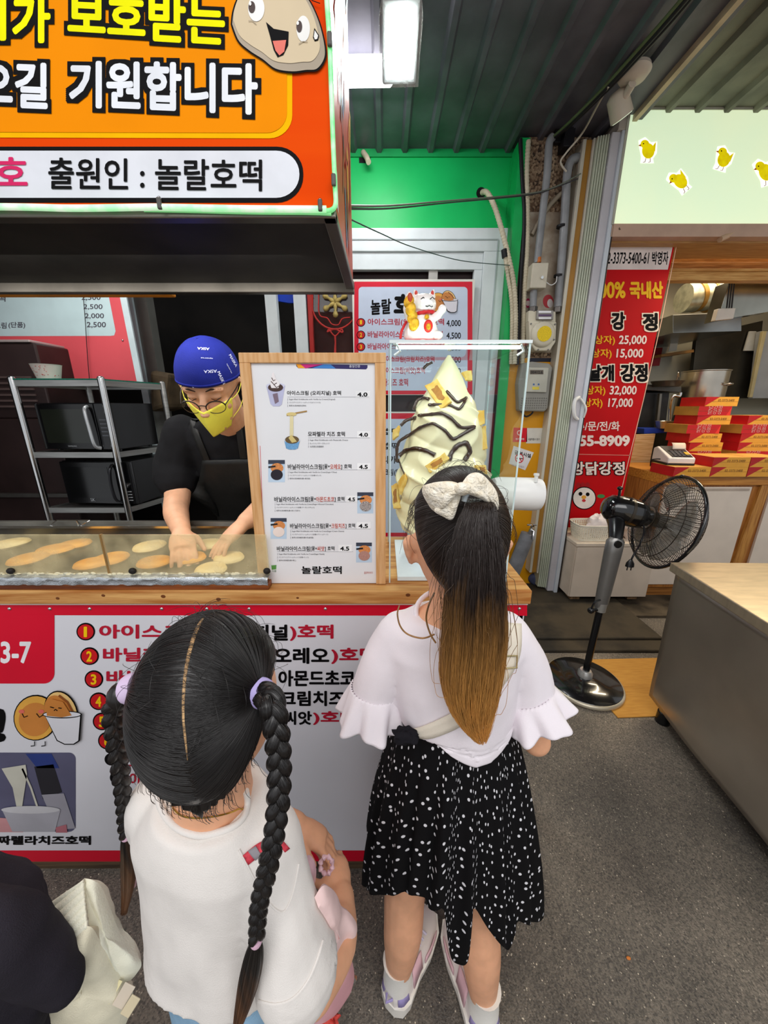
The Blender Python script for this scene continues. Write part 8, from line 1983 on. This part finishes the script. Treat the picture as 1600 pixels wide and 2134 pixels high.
bvM = bvh_of(teeM); APR = M('#1d1d1c', 0.5, 0, 0.15, 10, 0.2)
ribbon(bvM, [(424, 958), (420, 990), (414, 1020), (412, 1060), (412, 1090)], [(520, 955), (530, 990), (540, 1020), (545, 1060), (548, 1090)], 0.007, 'apron', APR, gM, 0.003, 10, 3)
ribbon(bvM, [(389, 842), (392, 870), (404, 905), (420, 945), (428, 962)], [(402, 842), (408, 870), (418, 905), (434, 945), (440, 960)], 0.006, 'apron_strap', APR, gM, 0.003)
ribbon(bvM, [(484, 845), (490, 880), (496, 920), (502, 958)], [(496, 845), (503, 880), (510, 920), (516, 958)], 0.006, 'apron_strap', APR, gM, 0.003)
# cap
CAPM = cloth('#18237e', 0.06, 0.3); 
def capp(u, v):
    a = 2 * math.pi * u; ph = (0.02 + v * (1.62 + 0.12 * math.sin(a) * -1))
    k = 1 + 0.012 * math.sin(6 * a) * math.sin(ph) + 0.008 * mnoise.noise(Vector((math.cos(a) * 3, math.sin(a) * 3, ph * 3)))
    return hp3(0.0845 * math.cos(a) * math.sin(ph) * k, -0.008 + 0.101 * math.sin(a) * math.sin(ph) * k, 0.030 + 0.094 * math.cos(ph) * k)
capo = B().grid(capp, 64, 24, wrap=True).build('cap', CAPM, gM, smooth=True, solid=0.003)
B().tube([capp(i / 64, 0.965) for i in range(64)], 0.0036, 8, closed=True).build('cap_band', CAPM, capo, smooth=True)
bvC = bvh_of(capo); CLT = M('#c9cdea', 0.6)
def wrap_text(bv, t, px, py, w_, h_, ang, parent, mat):
    vs, fs, ax, bx, ay, by = text_mesh(t, 0.0); c, s_ = math.cos(ang), math.sin(ang); b = B()
    for ox, oy in ((0, 0), (0.03, 0), (0, 0.03), (0.03, 0.03)):
        P_ = []
        for v in vs:
            x = ((v[0] + ox - ax) / (bx - ax) - 0.5) * w_; y = -((v[1] + oy - ay) / (by - ay) - 0.5) * h_
            P_.append(hit(bv, px + x * c - y * s_, py + x * s_ + y * c, 0.0028)[0])
        b.add(P_, fs)
    return b.build('cap_lettering', mat, parent)
for t, x, y, w_, h_, an_ in (('ASKA', 424, 728, 24, 5, math.pi + 0.05), ('ASKA', 438, 774, 26, 6, math.pi - 0.05), ('MASKA', 460, 788, 30, 6, 1.15), ('MASKA', 484, 752, 28, 5, 1.05), ('sports', 431, 747, 24, 2.5, math.pi + 0.05), ('sports', 476, 768, 22, 2.5, 1.1), ('NOV', 405, 812, 14, 5, 1.35), ('MA', 495, 810, 9, 4, 1.5)):
    wrap_text(bvC, t, x, y, w_, h_, an_, capo, CLT)
# face details
FD = M('#2a1d18', 0.6)
for s in (-1, 1):
    B().tube([hp3(s * 0.014, 0.0855, 0.020), hp3(s * 0.030, 0.0875, 0.028), hp3(s * 0.052, 0.071, 0.021)], [0.002, 0.0036, 0.0015], 8, flat=0.6).build('eyebrow', FD, gM, smooth=True)
    B().tube([hp3(s * 0.020, 0.080, -0.004), hp3(s * 0.032, 0.0825, -0.008), hp3(s * 0.046, 0.0725, -0.004)], [0.0008, 0.0014, 0.0008], 6).build('closed_eyelid', FD, gM, smooth=True)
MK = M('#f2ec58', 0.8, 0, 0.03, 20, 0.1)
def maskp(u, v):
    x = (u - 0.5) * 2; y_ = 0.116 - 0.002 - 0.062 * abs(x) ** 1.25 - 0.012 * (1 - v); w_ = 0.066 - 0.030 * (1 - v) ** 1.5
    z = -0.035 - 0.080 * (1 - v) + (0.008 * (1 - abs(x)) if v > 0.9 else 0) - 0.012 * abs(x) * v * 0 + 0.020 * abs(x) * v
    return hp3(x * w_, y_ + 0.006 * math.sin(math.pi * v), z)
msk = B().grid(maskp, 24, 14).build('face_mask', MK, gM, smooth=True, solid=0.002)
for s in (-1, 1):
    B().tube(spline([maskp(0.5 + s * 0.5, 0.95), hp3(s * 0.080, 0.02, -0.012), hp3(s * 0.092, -0.02, 0.018), hp3(s * 0.088, -0.026, -0.02), hp3(s * 0.074, 0.02, -0.06), maskp(0.5 + s * 0.5, 0.3)], 6), 0.0012, 6).build('ear_loop', MK, msk, smooth=True)
GLF = M('#2a1f1c', 0.3, 0.3)
gb_ = B()
for s in (-1, 1):
    gb_.tube([hp3(s * (0.034 + 0.025 * math.cos(t)), 0.106 - 0.012 * (math.cos(t) * 0.5 + 0.5), -0.018 + 0.0175 * math.sin(t) * (1 if math.sin(t) > 0 else 1.1)) for t in [2 * math.pi * i / 28 for i in range(28)]], [0.0019 if math.sin(2 * math.pi * i / 28) > 0 else 0.0011 for i in range(28)], 6, closed=True)
    gb_.tube([hp3(s * 0.060, 0.094, -0.012), hp3(s * 0.072, 0.05, -0.004), hp3(s * 0.082, -0.01, 0.004)], 0.0017, 6)
gb_.tube([hp3(-0.010, 0.106, -0.012), hp3(0, 0.109, -0.009), hp3(0.010, 0.106, -0.012)], 0.0015, 6)
gls = gb_.build('glasses', GLF, gM, smooth=True)
for s in (-1, 1):
    B().prism([(s * (0.034 + 0.024 * math.cos(t)), -0.018 + 0.017 * math.sin(t)) for t in [2 * math.pi * i / 24 for i in range(24)]], Plane(hp3(0, 0.101, 0), hr, hu), 0, 0.001).build('lens', glass('lens_glass', (0.97, 0.95, 0.95), 1.35), gls)

# ---------------------------------------------------------------- dark sleeve and cream hat at the lower left corner
gP = thing('person', 'person at the lower left corner showing only a dark jacket sleeve', 'person', (-0.60, 0.30, 0))
b = B()
q9 = lambda x, y, Y: onY(x, y, Y)
limb(b, [q9(-140, 1960, .28), q9(-10, 1945, .285), q9(60, 1990, .29), q9(128, 2044, .295)], [0.052, 0.046, 0.036, 0.026])
limb(b, [q9(-120, 1980, .28), q9(-40, 2050, .28), q9(10, 2120, .28)], [0.06, 0.058, 0.055])
rings(b, [((-0.66, 0.30, 0.50), 0.15, 0.12), ((-0.66, 0.30, 0.70), 0.15, 0.12), ((-0.68, 0.30, 0.78), 0.10, 0.09)])
slv = b.build('jacket_sleeve', cloth('#2b272f', 0.1, 0.5), gP, remesh=0.006, smoothit=5, smooth=True)
for v in slv.data.vertices:
    p = v.co + ORG[slv.name]; v.co += v.normal * (0.008 * mnoise.noise(p * 13) + 0.004 * mnoise.noise(p * 30))
for s in (-1, 1): limb(b := B(), [(-0.66 + s * 0.07, 0.30, 0.55), (-0.66 + s * 0.07, 0.30, 0.05)], [0.085, 0.06]); b.build('trouser_leg', cloth('#232128', 0.1), gP, smooth=True); B().tube([(-0.66 + s * 0.07, 0.24, 0.04), (-0.66 + s * 0.07, 0.32, 0.045), (-0.66 + s * 0.07, 0.42, 0.03)], [0.035, 0.045, 0.03], 14).build('shoe', BLACKP, gP, smooth=True)
b = B(); hand(b, q9(140, 2055, .35), q9(205, 2090, .36) - q9(140, 2055, .35), (0.2, 0.3, -0.9), 1, 0.15, (0.5, 0.55, 0.6, 0.6)); b.build('hand', SKA, gP, remesh=0.003, smoothit=3, smooth=True)
hat = thing('bucket_hat', 'cream quilted bucket hat with a strap held by the dark sleeve', 'hat', (-0.43, 0.34, 0.55))
CRM = M('#fbf8e2', 0.85, 0, 0.03, 14, 0.3, bscale=500); CRB = M('#efe7cc', 0.85, 0, 0.04, 14, 0.3, bscale=500)
qh = lambda x, y, Y: onY(x * 0.25, 1600 + y * 0.25, Y)
def quilt(u, v):
    A = (qh(235, 1270, .335), qh(700, 925, .36)); C = (qh(430, 1560, .315), qh(735, 1330, .325))
    p = (A[0] * (1 - u) + A[1] * u) * (1 - v) + (C[0] * (1 - u) + C[1] * u) * v
    p += Vector((0.2, -0.8, 0.5)).normalized() * (0.012 * math.sin(math.pi * v) * math.sin(math.pi * min(1, u * 0.9 + 0.1)) + 0.0022 * abs(math.sin((v * 6.5 + u * 0.6) * math.pi)))
    return p
B().grid(quilt, 40, 70).build('quilted_brim', CRM, hat, smooth=True, solid=0.005, angle=180)
puff([qh(*p) for p in ((700, 920, .362), (780, 940, .362), (850, 1000, .365), (930, 1200, .36), (1010, 1390, .355), (1170, 1600, .35), (1150, 1700, .345), (1050, 1780, .34), (930, 1600, .335), (830, 1430, .335), (745, 1330, .335), (715, 1100, .35))], (0.2, -0.8, 0.5), 0.012, 0.4, 3, hb=0.02).build('smooth_brim', CRM, hat, smooth=True)
puff([qh(*p) for p in ((420, 1540, .318), (560, 1440, .32), (735, 1320, .325), (830, 1430, .332), (930, 1590, .335), (1050, 1770, .34), (1110, 1900, .34), (1010, 2200, .335), (700, 2400, .32), (300, 2300, .31), (400, 1980, .313), (700, 1800, .317))], (0.2, -0.8, 0.5), 0.02, 0.5, 5, hb=0.03).build('crown', CRB, hat, smooth=True)
def strip3(p0, p1, w_, nrm, t, name, mat, par):
    p0, p1 = Vector(p0), Vector(p1); d = (p1 - p0).normalized(); s = d.cross(Vector(nrm)).normalized() * w_
    return B().poly3([p0 - s, p1 - s, p1 + s, p0 + s], t).build(name, mat, par, bevel=0.001)
strip3(qh(980, 1990, .318), qh(1090, 1800, .33), 0.009, (0.2, -0.8, 0.5), 0.0018, 'strap', M('#d9cbb8', 0.6), hat)
strip3(qh(1040, 2060, .312), qh(1140, 1900, .322), 0.0075, (0.2, -0.8, 0.5), 0.002, 'strap_end', M('#d8c9a8', 0.5), hat)
strip3(qh(900, 1960, .320), qh(1010, 1770, .333), 0.003, (0.2, -0.8, 0.5), 0.0015, 'strap_loop', M('#e9dfb0', 0.6), hat)
